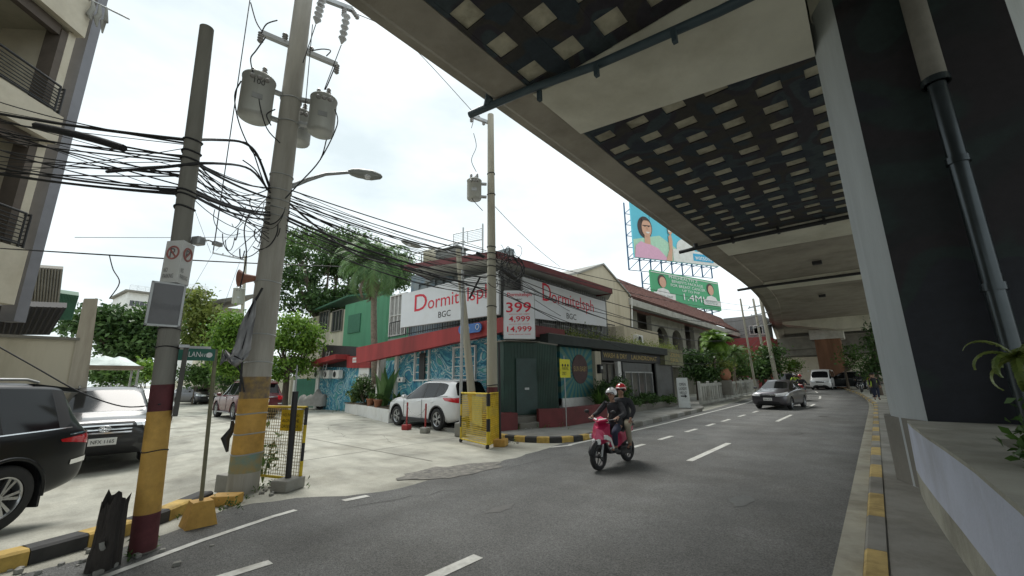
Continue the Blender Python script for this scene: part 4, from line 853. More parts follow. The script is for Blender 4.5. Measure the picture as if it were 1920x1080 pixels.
JS = dict(pel=(0, 0, .93), waist=(0, 0, 1.06), chest=(.01, 0, 1.30), neck=(.01, 0, 1.48), head=(.02, 0, 1.61), face=(.2, 0, 1.60), shL=(0, .18, 1.38), shR=(0, -.18, 1.38), elL=(-.03, .24, 1.12), elR=(-.03, -.24, 1.12), wrL=(.06, .25, .88), wrR=(.05, -.25, .88),
          hipL=(0, .09, .88), hipR=(0, -.09, .88), knL=(.06, .10, .50), knR=(.0, -.10, .50), anL=(-.02, .10, .09), anR=(-.08, -.10, .09), toeL=(.12, .12, .05), toeR=(.06, -.12, .05))
# ------------------------------------------------------------------ vehicles and riders in place
BLK = paint('black_car_paint', (0.006, 0.008, 0.010), 0.0); bsdf(BLK).inputs['Coat Weight'].default_value = .12; bsdf(BLK).inputs['Specular IOR Level'].default_value = .3
a45 = math.radians(-45)
def place_axle(loc_wheel, rz, ax, side, tr):
    """origin for a car whose wheel (ax, side*tr) stands at loc_wheel"""
    c, s = math.cos(rz), math.sin(rz); x, y = ax, side * tr; return (loc_wheel[0] - (c * x - s * y), loc_wheel[1] - (s * x + c * y))
q = place_axle((-7.98, -.11), a45, -1.38, 1, .80)
suv = make_suv('suv', 'black suv seen from its left rear with red tail light at the left edge', 'car', (q[0], q[1], gz(*q)), a45, BLK)
suv.scale = (1, 1, .96)
suv2 = make_suv('suv', 'black suv facing the camera with chrome grille and plate NFX 1165', 'car', (-15.05, 1.35, gz(-13, 1.3) + .06), math.radians(-4), paint('grey_black_paint', (0.02, 0.022, 0.026), .0))
suv2.scale = (1, 1, .96)
q = place_axle((-23.0, 6.5), math.pi, -1.38, 1, .8)
suv3 = make_suv('suv', 'dark red suv parked in the side street behind the striped pole', 'car', (q[0], q[1], 0), math.pi, paint('red_car_paint', (0.10, 0.010, 0.015), .0), plate='XKA 270')
rav = make_crossover('white crossover parked before the blue wave mural', (-12.72, 10.2, 0), math.radians(180 - 4))
rav.location.z = .01
sed = make_sedan('grey sedan driving toward the camera with sky reflected in its windscreen', (-4.15, 27.3, .012), math.radians(-96), (0.09, 0.085, 0.095))
q = P(1536, 716, 1, 54)
van = make_sedan('white van driving toward the camera far down the road', (q.x + .2, 56, gz(0, 56)), math.radians(-93), (0.75, 0.75, 0.74), name='van', st=VAN_ST, metal=0.0, ax=(1.55, -1.35), sw=(4, 5, 7, 9), wind=(3,), rear=(11,), pil=(6, 8), tr=.8, wr=.34, fx=2.3, lampz=(.92, .76))
q = P(1608, 712, 1, 66); q2 = P(1510, 706, 1, 70)
make_sedan('dark sedan crossing far away between the van and the pier', (q.x, 66, gz(0, 66)), math.radians(165), (0.02, 0.02, 0.03))
make_sedan('dark car far down the road directly left of the white van', (q2.x - 1.2, 66, gz(0, 66)), math.radians(-95), (0.03, 0.03, 0.035))
q = P(1400, 712, 1, 44); make_sedan('white car parked behind the fence by the trees', (q.x - 3.2, 47, gz(0, 44)), math.radians(-80), (0.6, 0.6, 0.6), metal=0)
for px, dist, lab, col in [(372, 46, 'dark car parked far down the side street nearest the red suv', (.02, .02, .025)), (358, 56, 'silver car parked farthest down the side street', (.45, .45, .46))]:
    q = PD(px, 712, dist); make_sedan(lab, (q.x, q.y, 0), math.radians(15), col)
q = PD(292, 700, 26); make_sedan('grey car partly hidden behind the first striped pole', (q.x, q.y, 0), math.radians(-8), (.3, .31, .32))

q = P(1488, 714, 1, 50); t_ = make_suv('suv', 'dark suv in the far queue between the sedan and the white van', 'car', (q.x - .6, 50, gz(0, 50)), math.radians(-92), paint('dark_suv_paint', (.02, .022, .028), .2))
q = P(1584, 716, 1, 57); make_suv('suv', 'black suv turning across the far road right of the white van', 'car', (q.x, 57, gz(0, 57)), math.radians(170), BLK)
q = P(1402, 716, 1, 52); make_sedan('silver car nearest the pale poles behind the panel fence', (q.x - 1, 55, gz(0, 52)), math.radians(-75), (0.5, 0.5, 0.52))
# motorcycle with two riders
pink = paint('pink_scooter_paint', (0.50, 0.025, 0.10), .3); JK = mat('black_jacket', (.022, .022, .026), .75, var=.2, scale=10, bump=.3); KH = mat('khaki_cloth', (.30, .27, .20), .85, var=.1, scale=9, bump=.3)
HW = mat('white_helmet', (.72, .72, .72), .15, var=0, coat=1); HR = mat('red_helmet', (.5, .03, .035), .15, var=0, coat=1); NAVY = mat('dark_jeans', (.02, .025, .05), .85, var=.2, scale=8, bump=.3)
SX, SY, SR = -4.02, 7.55, math.radians(-91)
sc = make_scooter('pink and white scooter carrying two people on the open road', (SX, SY, .01), SR, pink)
person('rider in white helmet and black jacket steering the pink scooter', (SX, SY, .01), SR, JR, JK, NAVY, helmet=(HW, M['black']))
person('passenger in red helmet and khaki trousers seated behind on the pink scooter', (SX, SY, .01), SR, JP, JK, KH, helmet=(HR, HW), hair=mat('dark_hair', (.015, .012, .01), .6, var=.1))
for o_ in [x for x in C.objects if x.get('label', '').find('pink scooter') >= 0 or x.get('label', '').startswith('pink and')]: o_.scale = (.9, .88, .82)
# far riders
HY = mat('hi_vis', (.45, .62, .06), .6, var=.05); redp = paint('red_scooter_paint', (.35, .02, .02), .3)
farr = [(1503, 729, 34.5, redp, 'red scooter beside the rear of the grey sedan', 'rider in dark jacket on the red scooter beside the grey sedan', JK, HR), (1492, 722, 47, BLK, 'dark scooter in the traffic left of the white van', 'rider in yellow green vest left of the white van', HY, HW),
        (1613, 717, 49, BLK, 'black scooter right of the dark sedan far away', 'rider in black right of the dark sedan far away', JK, HW), (1630, 718, 46, paint('silver_scooter', (.4, .4, .42)), 'silver scooter nearest the right kerb far away', 'rider in blue on the silver scooter near the right kerb', NAVY, HW)]
for px, py, y, pm, l1, l2, jk, hl in farr:
    q = P(px, py, 1, y); make_scooter(l1, (q.x, y, gz(0, y)), math.radians(-92), pm, group='scooters in the far traffic')
    person(l2, (q.x, y, gz(0, y)), math.radians(-92), JR, jk, NAVY, helmet=(hl, M['black']), fingers=True, detail=1, group='riders in the far traffic')
q = P(1646, 752, 1, 36)
person('person in dark clothes standing on the right kerb beside the pier edge', (q.x, 36, .15), math.radians(-80), JS, JK, NAVY, hair=MATS['dark_hair'], detail=1, group='people on the right kerb')
q = P(1641, 745, 1, 40)
person('person in bright green vest standing farther along the right kerb', (q.x, 40, .15), math.radians(-120), JS, HY, NAVY, hair=MATS['dark_hair'], detail=1, group='people on the right kerb')
# ------------------------------------------------------------------ poles, transformers, cables
def vplane(px, py, b, extra=0.0):
    """point of a sight line on the upright plane that stands at b square to the view"""
    n = np.array([b[0], b[1], 0.0]); L = np.linalg.norm(n); n /= L; d = ray(px, py); o = np.array([0, 0, CAMH]); return Vector(o + d * ((L + extra) / d.dot(n)))
P1, P1T = Vector((-5.72, .98, 0)), Vector((-5.76, .74, 6.05))
P2, P2T = Vector((-7.65, 2.4, 0)), Vector((-7.65, 2.4, 11.5))
P3, P3T = Vector((-8.0, 8.35, 0)), Vector((-8.07, 8.35, 10.0))
P4 = Vector((-9.7, 9.35, 0)); P4T = vplane(859, 468, P4)
P5 = P(863, 818, 2, 0); P5.z = 0
def shaft(mb, a, b, r0, r1, z0, z1, mi=0, dr=0, n=20):
    L = b.z - a.z; f = lambda z: a.lerp(b, (z - a.z) / L); r = lambda z: r0 + (r1 - r0) * (z - a.z) / L + dr
    k = max(1, int((z1 - z0) / .8)); zs = [z0 + (z1 - z0) * i / k for i in range(k + 1)]; mb.tube([f(z) for z in zs], [r(z) for z in zs], n, mi)
def pole(name, label, a, b, r0, r1, m, bands=(), group=None):
    t = thing(name, label, 'utility pole', a, 0, group); o = MB(a); shaft(o, a, b, r0, r1, -.05, b.z); o.build('shaft', m, t)
    for z0, z1, bm_ in bands: o = MB(a); shaft(o, a, b, r0, r1, z0, z1, 0, .003); o.build('painted_band', bm_, t)
    return t
p1 = pole('utility_pole', 'shorter leaning concrete pole banded yellow and maroon beside the splintered stump', P1, P1T, .108, .076, M['pole_dk'], [(.02, .36, M['maroon']), (.36, 1.34, M['yellow']), (1.34, 1.61, M['maroon'])])
M['patchy'] = mat('peeling_paint', (.44, .30, .10), .8, col2=(.13, .11, .12), scale=7, var=.2, grime=.3)
M['tealp'] = mat('teal_smear', (.16, .30, .28), .8, col2=(.45, .30, .10), scale=5, var=.2)
p2 = pole('utility_pole', 'tall transformer pole with worn yellow paint standing at the junction corner', P2, P2T, .218, .145, M['pole'], [(.28, .55, M['tealp']), (.55, 1.38, M['yellow']), (1.38, 1.72, M['patchy'])])
p3 = pole('utility_pole', 'concrete pole with coiled cables standing behind the yellow mesh barricade', P3, P3T, .155, .10, M['pole_lt'], [(.9, 1.45, M['maroon']), (.03, .7, M['yellow'])])
p4 = pole('utility_pole', 'leaning lamp pole directly behind the white crossover', P4, P4T, .14, .09, M['pole_lt'], [(.4, 1.3, M['yellow'])])
t = thing('pipe_post', 'thin grey steel pipe on a concrete foot left of the yellow barricade', 'post', P5); o = MB(P5); o.tube([P5, P5 + Vector((0, 0, 5.2))], .05, 10); o.build('pipe', M['steel'], t)
o = MB(P5); o.box(P5 + Vector((0, 0, .2)), (.28, .28, .4), 0, .4, .03); o.build('foot', M['conc'], t)
# wire wraps on the poles
def ring(mb, a, b, r0, r1, z, w=.012, dr=.006):
    L = b.z; f = a.lerp(b, z / L); rr = r0 + (r1 - r0) * z / L + dr; mb.tube([f + Vector((math.cos(q) * rr, math.sin(q) * rr, .01 * math.sin(q * 2 + z))) for q in np.linspace(0, 2 * math.pi, 22)], w, 5, 0, False)
o = MB(P2)
for z in (.55, .85, 1.15, 1.95, 2.4, 3.3, 4.5, 4.65, 4.8, 5.0, 5.3, 6.4, 6.9): o = MB(P2); ring(o, P2, P2T, .218, .145, z, .011); o.build('wire_wrap', M['steel'], p2)
o = MB(P1)
for z in (.95, 2.0, 2.2, 3.6, 3.75, 3.8, 4.2, 4.3, 4.45): o = MB(P1); ring(o, P1, P1T, .108, .076, z, .012 if z > 3 else .006); o.build('wire_wrap', M['cable'], p1)
o = MB(P3)
for z in (1.5, 3.7, 4.6, 4.9, 5.1, 5.3, 5.5, 7.2, 7.9): o = MB(P3); ring(o, P3, P3T, .155, .10, z, .014); o.build('wire_wrap', M['cable'], p3)
# transformers
M['tank'] = mat('transformer_grey', (.58, .59, .57), .45, .2, var=.08, scale=3, streak=True, grime=.2)
M['porc'] = mat('porcelain', (.30, .29, .28), .25, var=.05, spec=.7)
def transformer(label, c, r, h, pole_at, writing=True, group=None):
    t = thing('transformer', label, 'transformer', c, 0, group); o = MB(); o.lathe([(.001, 0), (r * .93, 0), (r * .95, .02), (r, .03), (r, h * .9), (r * 1.04, h * .9), (r * 1.05, h * .93), (r * .98, h * .95), (r * .5, h * 1.0), (.001, h * 1.01)], (0, 0, 0), 30); o.build('tank', M['tank'], t)
    for a in (0.3, 2.2, 4.2):
        o = MB(); q = Vector((math.cos(a), math.sin(a), 0)) * r * .45; 
        o.lathe([(.03, 0), (.05, .03), (.03, .06), (.05, .09), (.03, .12), (.045, .15), (.02, .2), (.001, .2)], q + Vector((0, 0, h * .97)), 10); o.build('bushing', M['porc'], t)
    dr = (Vector(pole_at) - Vector(c)); dr.z = 0; L = dr.length; dr.normalize()
    for z in (h * .15, h * .8): o = MB(); o.box(dr * (r + (L - r - .15) / 2) + Vector((0, 0, z)), (L - r - .1, .09, .07), 0, math.atan2(dr.y, dr.x), .01); o.build('bracket', M['steel'], t)
    vd = -Vector(c); vd.z = 0; vd.normalize(); sd_ = Vector((-vd.y, vd.x, 0))
    for k in range(3): o = MB(); o.sphere(vd * r * .98 + sd_ * (k - 1) * r * .42 + Vector((0, 0, h * .78)), .045, 8, 0); o.build('side_bushing', M['porc'], t)
    o = MB(); o.box(vd * (r + .004) + Vector((0, 0, h * .35)), (.012, .16, .10), 0, math.atan2(vd.y, vd.x)); o.build('rating_plate', M['steel'], t)
    if writing: text('writing', '100', M['blktext'], t, vd * (r + .005) - sd_ * .08 + Vector((0, 0, h * .62)), sd_, (0, 0, 1), .10, .17)
    return t
def off2(P0, side, z, fwd=0):
    v = Vector((P0.x, P0.y, 0)).normalized(); r = Vector((-v.y, v.x, 0)) * -1; return Vector((P0.x, P0.y, 0)) + r * side + v * fwd + Vector((0, 0, z))
a_ = vplane(476, 222, P2 + Vector((0, 0, 0)), -.1); b_ = vplane(601, 250, P2, -.1); c_ = vplane(558, 268, P2, .5)
transformer('large grey transformer can left of the tall pole with 100 written on it', a_, .262, .86, P2T)
transformer('plain grey transformer can on the right side of the tall pole', b_, .24, .80, P2T, False)
transformer('third transformer can half hidden behind the tall pole', c_, .22, .7, P2T, False)
d_ = vplane(889, 374, P3, 0); transformer('small grey transformer can alone on the pole by the flyover edge', d_, .22, .66, P3T, False)
# crossarms with insulators
def insul(mb, p, d, n=4, r=.055, s=.055):
    p = Vector(p); d = Vector(d).normalized()
    for k in range(n): mb.tube([p + d * s * k, p + d * (s * k + .012), p + d * (s * k + .03), p + d * s * (k + 1)], [.018, r, r * .8, .018], 12)
def crossarm(label, a, b, P0, ins):
    m = a.lerp(b, .5); t = thing('crossarm', label, 'crossarm', m); o = MB(m); d = (b - a); L = d.length; rot = d.to_track_quat('X', 'Z').to_matrix(); o.box(m, (L, .09, .09), 0, rot=rot); o.build('arm', M['steel'], t)
    for f, dn, n in ins: o = MB(m); insul(o, a.lerp(b, f), dn, n); o.build('insulator', M['porc'], t)
    return t
crossarm('upper steel crossarm carrying cut-outs above the transformers', vplane(490, 62, P2, -.1), vplane(632, 122, P2, .15), P2, [(0, (0, 0, -1), 4), (.28, (0, 0, 1), 4), (.6, (.2, .3, 1), 3), (1, (0, 0, -1), 4)])
crossarm('topmost crossarm cut by the upper picture edge beside the flyover', vplane(560, -20, P2, -.1), vplane(660, 18, P2, .2), P2, [(.4, (0, 0, -1), 5), (.85, (0, 0, -1), 5), (.99, (.3, .4, -.7), 5)])
crossarm('short crossarm on top of the pole by the flyover edge', vplane(884, 218, P3, 0), vplane(922, 232, P3, .1), P3, [(0, (0, 0, -1), 4), (.4, (-.5, 0, 1), 3), (.6, (0, 0, -1), 3)])
for (x0, y0, x1, y1, lb) in ((604, 0, 592, 46, 'left of the two disc insulator strings right of the tall pole top'), (650, 30, 640, 84, 'right of the two disc insulator strings, near the flyover edge')):
    a, b = vplane(x0, y0, P2, .05), vplane(x1, y1, P2, .05); o = MB(a); L_ = (b - a).length; insul(o, a, b - a, 5, .085, L_ / 5.2); o = o.build('insulator_string', mat('pale_porcelain', (.55, .56, .56), .25, var=.05)); o.location = a; tag(o, lb, 'insulator')
NC = [0]
def cable(pts, r=.010, sag=0.0, label='thin black overhead cable', group='overhead cables', name='overhead_cable', m=None, n=6):
    pts = [Vector(p) for p in pts]
    if len(pts) == 2:
        a, b = pts; k = 14; pts = [a.lerp(b, i / k) - Vector((0, 0, sag * 4 * (i / k) * (1 - i / k))) for i in range(k + 1)]
    elif sag == 0 and len(pts) < 12:
        o = []
        for i in range(len(pts) - 1):
            p0, p1, p2, p3 = [pts[max(0, min(len(pts) - 1, i + j))] for j in (-1, 0, 1, 2)]
            for q in range(5):
                t = q / 5; o.append(0.5 * ((2 * p1) + (-p0 + p2) * t + (2 * p0 - 5 * p1 + 4 * p2 - p3) * t * t + (-p0 + 3 * p1 - 3 * p2 + p3) * t ** 3))
        pts = o + [pts[-1]]
    c = pts[0]; mb = MB(c); mb.tube(pts, r, n); o = mb.build(name, m or M['cable']); o.location = c; NC[0] += 1
    return tag(o, label, 'cable', group)
V1 = lambda x, y, e=0: vplane(x, y, P1, e); V2 = lambda x, y, e=0: vplane(x, y, P2, e); V3 = lambda x, y, e=0: vplane(x, y, P3, e)
LA = lambda y, dx=0, D=10.5: PD(-90 + dx, y, D)
g1 = 'cables from the left edge to the leaning striped pole'; l1 = 'black cable strung from the left edge across the apartment block to the striped leaning pole'
r_ = random.Random(4)
for y0, y1, rr in [(196, 262, .02), (205, 296, .012), (226, 300, .010), (240, 292, .009), (252, 304, .010), (262, 330, .009), (272, 322, .010), (285, 352, .009), (292, 356, .012), (300, 360, .012), (306, 363, .016), (312, 366, .010), (318, 330, .009), (233, 330, .009), (215, 350, .009), (246, 364, .009), (160, 268, .008)]:
    cable([LA(y0), V1(348, y1)], rr, r_.uniform(.02, .12), l1, g1)
cable([PD(-60, 462, 13), V1(200, 478, 1.6), V2(440, 492), V2(640, 500, 2)], .010, 0, 'thin cable passing low across the sky left of the first pole')
cable([PD(140, 445, 20), PD(520, 443, 20)], .010, .03, 'faint thin wire stretched level above the trees')
cable([V1(68, 236, 1.2), V1(120, 247, .9), V1(180, 262, .7), V1(232, 278, .45)], .045, 0, 'thick lashed cable splice hanging left of the striped pole', None, 'cable_splice')
cable([V1(350, 262), V2(405, 262, -1), V2(455, 267, -.3), V2(482, 290, -.2), V2(505, 350, -.1)], .022, 0, 'thick black cable looping from the striped pole down to the transformer pole', 'cables between the two left poles')
cable([V1(200, 322, .6), V1(300, 314, .1), V1(400, 306), V2(470, 318, -.5), V2(507, 362, -.15)], .018, 0, 'thick black cable looping from the striped pole down to the transformer pole', 'cables between the two left poles')
l2 = 'black cable in the bundle between the striped pole and the transformer pole'
for y0, y1, rr, sg in [(296, 352, .013, .1), (300, 372, .016, .05), (306, 380, .010, .12), (330, 392, .009, .1), (352, 398, .016, .08), (358, 404, .022, .06), (362, 410, .013, .1), (364, 430, .010, .05), (330, 352, .009, .2), (290, 420, .008, .1), (345, 366, .008, .15), (310, 450, .008, .02)]:
    cable([V1(356, y0), V2(508, y1, -.1)], rr, sg, l2, 'cables between the two left poles')
l3 = 'black cable in the bundle between the transformer pole and the pole by the barricade'
for y0, y1, rr, sg in [(352, 470, .012, .05), (362, 476, .010, .1), (372, 482, .016, .15), (378, 490, .010, .1), (385, 500, .013, .18), (396, 512, .010, .2), (405, 520, .022, .22), (410, 532, .018, .25), (420, 540, .010, .2), (430, 548, .010, .3), (445, 555, .008, .15), (368, 496, .008, 0), (390, 535, .008, .3)]:
    cable([V2(532, y0, -.1), V3(912, y1, -.1)], rr, sg, l3, 'cables between the transformer pole and the barricade pole')
for k in range(14): cable([V2(532, r_.uniform(345, 440), -.1), V3(912, r_.uniform(468, 560), -.1)], .006, r_.uniform(0, .35), l3, 'cables between the transformer pole and the barricade pole')
for k in range(12): cable([V1(356, r_.uniform(290, 370)), V2(508, r_.uniform(350, 460), -.1)], .005, r_.uniform(0, .2), l2, 'cables between the two left poles')
for k in range(8): cable([LA(r_.uniform(190, 330)), V1(348, r_.uniform(265, 370))], .005, r_.uniform(.0, .1), l1, g1)
cable([V2(532, 372, -.1), V2(600, 430, .6), V2(680, 482, 1.4), V3(800, 510, -1.2), V3(912, 545, -.2)], .02, 0, 'thick sagging cable below the bundle towards the barricade pole')
P6 = PD(1452, 640, 48); V6 = lambda x, y, e=0: vplane(x, y, P6, e)
l4 = 'black cable running from the barricade pole along the shop roofs to the distant poles'
for y0, x1, y1, rr, sg in [(474, 1424, 575, .012, .3), (486, 1424, 582, .012, .5), (496, 1426, 590, .016, 1.2), (505, 1428, 600, .013, 1.6), (512, 1428, 606, .018, 1.9), (530, 1430, 612, .013, 1.0), (545, 1430, 616, .012, 2.2), (522, 1430, 622, .010, 1.4), (540, 1430, 625, .012, 2.6)]:
    cable([V3(926, y0), V6(x1, y1)], rr, sg, l4, 'cables along the shop roofs')
q = Vector((-11.2, 19.4, 5.2))
for y0, dz in [(500, 0), (515, .3), (488, -.6), (505, -.9)]: cable([V3(926, y0), q + Vector((0, rnd.uniform(0, 1.5), dz))], .009, .25, 'thin service wire dropping to the roof beside the cream gable', 'service wires to the cream gable')
cable([V3(926, 385), P(1050, 500, 0, -9.5)], .009, .12, 'single wire sloping from the barricade pole to the red roof edge')
cable([V2(655, 20, .1), V3(760, 75, -1.0), V3(885, 208)], .010, 0, 'wire following the flyover edge down to the small crossarm')
for (x0, y0, x1, y1) in [(470, -10, 400, 470), (640, 84, 608, 168), (592, 46, 568, 118), (586, 46, 572, 205)]: cable([V2(x0, y0, -.3), V2(x1, y1, -.2)], .008, .0, 'thin steep wire beside the tall pole', 'steep wires at the tall pole')
# drop leads from transformers
for pl_ in [[(452, 152), (440, 180), (448, 230), (470, 280), (490, 300)], [(482, 145), (486, 190), (500, 240), (525, 268)], [(628, 205), (632, 235), (600, 300), (560, 345), (535, 372)], [(612, 262), (600, 300), (565, 340)], [(498, 70), (480, 95), (470, 110), (474, 135)], [(520, 38), (500, 45), (490, 62)], [(612, 105), (620, 95), (605, 92), (585, 95)], [(628, 125), (618, 150), (610, 168)], [(470, 5), (480, 40), (492, 60)], [(516, 205), (500, 215), (508, 235)], [(450, 265), (470, 275), (490, 330), (500, 352)], [(455, 300), (480, 320), (500, 355)]]:
    cable([V2(x, y, -.35) for x, y in pl_], .011, 0, 'looping black lead between the transformers and the tall pole', 'transformer leads')
for pl_ in [[(888, 250), (893, 275), (884, 300), (893, 322)], [(880, 350), (885, 372), (905, 395)], [(884, 212), (888, 222), (884, 240)]]:
    cable([V3(x, y, -.1) for x, y in pl_], .010, 0, 'thin lead beside the small transformer can', 'leads of the small transformer')
# tangles
for k in range(26):
    x, y = 930 + r_.uniform(-12, 40), 500 + r_.uniform(-32, 30); c = V3(x, y, r_.uniform(-.25, .1)); R_ = r_.uniform(.08, .24); a0_ = r_.uniform(0, 6); ux, uy = Vector((r_.gauss(0, 1), r_.gauss(0, 1), r_.gauss(0, .4))).normalized(), Vector((r_.gauss(0, .3), r_.gauss(0, .3), 1)).normalized(); w = [c + ux * R_ * math.cos(a0_ + q * .55) + uy * R_ * math.sin(a0_ + q * .55) for q in range(r_.randint(5, 11))]
    cable(w, r_.uniform(.006, .012), 0, 'tangled cable end at the head of the barricade pole', 'tangled cables at the barricade pole', 'cable_tangle')
for k, (x, y, R) in enumerate([(962, 500, .30), (966, 505, .27), (955, 495, .24), (958, 508, .32)]):
    c = V3(x, y, -.25); vd = Vector((c.x, c.y, 0)).normalized(); sd_ = Vector((-vd.y, vd.x, 0))
    cable([c + sd_ * math.cos(a) * R + Vector((0, 0, math.sin(a) * R * 1.1)) + vd * .02 * math.sin(3 * a + k) for a in np.linspace(0, 6.4, 26)], .014, 0, 'black cable wound in a hanging coil on the barricade pole', 'hanging cable coils', 'cable_coil')
for k in range(16):
    x, y = 455 + r_.uniform(-25, 60), 395 + r_.uniform(-40, 60); c = V2(x, y, r_.uniform(-.5, 0)); R_ = r_.uniform(.12, .35); a0_ = r_.uniform(2.5, 4); ux = Vector((r_.gauss(0, 1), r_.gauss(0, 1), 0)).normalized(); w = [c + ux * R_ * math.cos(a0_ + q * .4) + Vector((0, 0, 1.3 * R_ * math.sin(a0_ + q * .4))) for q in range(r_.randint(5, 8))]
    cable(w, r_.uniform(.005, .010), 0, 'loose wire hanging in the bundle left of the transformer pole', 'loose wires left of the transformer pole', 'loose_wire')
for (a, b, rr, lb) in [((908, 482), (893, 474), .05, 'left'), ((940, 505), (968, 522), .05, 'right'), ((880, 560), (900, 520), .03, 'lower left')]:
    cable([V3(*a, -.3), V3(*b, -.3)], rr, 0, 'black cable joint closure on the %s of the barricade pole head' % lb, None, 'cable_closure')
cable([V2(470, 395, -.3), V2(458, 430, -.2), V2(462, 480, -.2), V2(450, 540, -.2)], .010, 0, 'wire hanging down left of the transformer pole')
cable([PD(205, 478, 12), PD(212, 505, 12), PD(224, 530, 12), PD(205, 560, 12)], .010, 0, 'curled loose wire end hanging above the concrete gatepost')
cable([PD(-20, 640, 7.5), PD(60, 685, 7.3), PD(150, 735, 7.2), PD(230, 762, 7.0), V1(300, 758, -.15)], .008, 0, 'thin wire sagging in front of the dark suvs')
# street lamps
def lamp(label, a, b, head_dir, group=None):
    t = thing('street_lamp', label, 'street lamp', a); o = MB(a); L = (b - a).length; mid = a.lerp(b, .55) + Vector((0, 0, L * .07)); o.tube([a, a.lerp(mid, .5) + Vector((0, 0, .02)), mid, b], [.045, .04, .033, .03], 10); o.build('arm', M['steel'], t)
    hd = Vector(head_dir).normalized(); o = MB(a); o.tube([b - hd * .08, b, b + hd * .12, b + hd * .4, b + hd * .58, b + hd * .62], [.035, .075, .10, .11, .06, .02], 12); h = o.build('lamp_head', mat('lamp_casing', (.33, .34, .32), .5, .3, var=.1), t)
    o = MB(a); o.sphere(b + hd * .3 - Vector((0, 0, .06)), .09, 10, 0, (1.2, 1.2, .5)); o.build('lamp_glass', M['lens'], h); return t
a, b = V2(540, 352), vplane(660, 323, P2, .3); lamp('street lamp on a long arm right of the transformer pole', a, b, vplane(692, 328, P2, .3) - b)
a, b = V3(868, 490, 1.2), vplane(785, 462, P4, 0); lamp('dark street lamp reaching left above the white banner', P4T - Vector((0, 0, .25)), b, vplane(757, 453, P4, 0) - b)
# distant poles on the right
def farpole(label, x0, y0, x1, y1, D, r, group=None):
    a = PD(x0, y0, D); a.z = gz(a.x, a.y); b = vplane(x1, y1, a); return pole('utility_pole', label, a, b, r, r * .7, M['pole_lt'], group=group)
fp = farpole('pale leaning utility pole nearest the flyover bend', 1455, 705, 1424, 548, 45, .2)
fp2 = farpole('second pale utility pole just left of the flyover bend', 1440, 700, 1412, 560, 50, .15)
farpole('thin dark pole standing among the trees left of the red wall', 1415, 712, 1388, 560, 38, .09)
for k, (x, y) in enumerate([(1420, 590), (1425, 612), (1416, 575)]):
    a = vplane(x - 14, y + 3, P6); b = vplane(x + 22, y - 5, P6); crossarm('far crossarm on the pale poles, %s one' % ('middle', 'lowest', 'highest')[k], a, b, P6, [(.1, (0, 0, 1), 3), (.9, (0, 0, 1), 3)])
a = PD(452, 700, 38); a.z = 0; fpl = pole('utility_pole', 'distant utility pole with a crossarm behind the bright trees', a, vplane(461, 480, a), .16, .10, M['pole_lt'])
crossarm('crossarm of the distant pole behind the bright trees', vplane(398, 474, a), vplane(462, 488, a), a, [(.02, (0, 0, 1), 3), (.3, (0, 0, 1), 3), (.6, (0, 0, 1), 3)])
transformer('distant transformer can above the bright trees', vplane(445, 570, a), .4, 1.3, vplane(458, 560, a), False)
for x1, y1, x2, y2 in [(400, 474, 350, 560), (405, 470, 540, 330), (430, 480, 500, 420), (455, 485, 520, 390), (395, 474, 360, 380), (450, 490, 395, 640)]: cable([vplane(x1, y1, a), V2(x2, y2) if x2 > 480 else vplane(x2, y2, a, -6)], .012, .0, 'faint wire spreading from the distant crossarm', 'wires of the distant crossarm')
for (x, y, D, x2, y2) in [(1388, 560, 60, 1440, 540)]: pass

# ------------------------------------------------------------------ signs, barricades and kerb side things
GREY = mat('faded_grey_board', (.22, .22, .23), .7, var=.08, grime=.2)
def facing(c): return math.atan2(-c[1], -c[0])      # yaw that turns +x to the camera side
c = vplane(311, 571, P1, -.16); t = thing('sign_board', 'faded grey board with barely readable lettering strapped to the leaning pole', 'sign', c, facing(c) + .12)
o = MB(); o.box((0, 0, 0), (.03, .27, .46), 0, 0, .006); o.build('board', GREY, t); o = MB(); 
for s_ in (-1, 1): o.box((-.0, 0, s_ * .225), (.05, .29, .02)); o.box((0, s_ * .135, 0), (.05, .02, .47))
o.build('frame', M['steel'], t)
text('faded_writing', 'ALAGAAN', mat('faded_ink', (.20, .20, .21), .8, var=0), t, (.016, -.115, -.06), (0, 1, 0), (0, 0, 1), .065, .23)
c = vplane(334, 494, P1, -.07); t = thing('parking_sign', 'white two sided no parking box around the leaning pole', 'sign', c, facing(c) + .1)
o = MB(); o.prism([(.14, .0, -.24), (-.03, .125, -.24), (-.12, 0, -.24), (-.03, -.125, -.24)], (0, 0, .48)); o.build('sign_box', M['white'], t)
for s_ in (-1, 1):
    A = Vector((.14, 0, 0)); B = Vector((-.03, .125 * s_, 0)); u = (B - A).normalized(); n_ = Vector((u.y, -u.x, 0)) * (1 if s_ > 0 else -1); n_ = n_ if n_.x > 0 else -n_; m_ = A.lerp(B, .5)
    o = MB(); o.tube([m_ + n_ * .004 + u * math.cos(q) * .07 + Vector((0, 0, .10 + math.sin(q) * .07)) for q in np.linspace(0, 2 * math.pi, 24)], .010, 5, 0, False); o.tube([m_ + n_ * .004 + u * .05 + Vector((0, 0, .15)), m_ + n_ * .004 - u * .05 + Vector((0, 0, .04))], .009, 5); o.build('prohibition_ring', mat('faded_red', (.42, .16, .14), .7, var=.2), t)
    uu = u * s_ ; uu = u if s_ > 0 else -u
    st0 = (A if s_ > 0 else B) + uu * .03
    text('letter', 'P', mat('faded_black', (.16, .15, .15), .8, var=0), t, m_ - uu * .035 + Vector((0, 0, .05)), uu, (0, 0, 1), .10, .06, off=.006)
    text('writing', 'NO\nPARKING', MATS['faded_black'], t, st0 + Vector((0, 0, -.19)), uu, (0, 0, 1), .12, .13, off=.006)
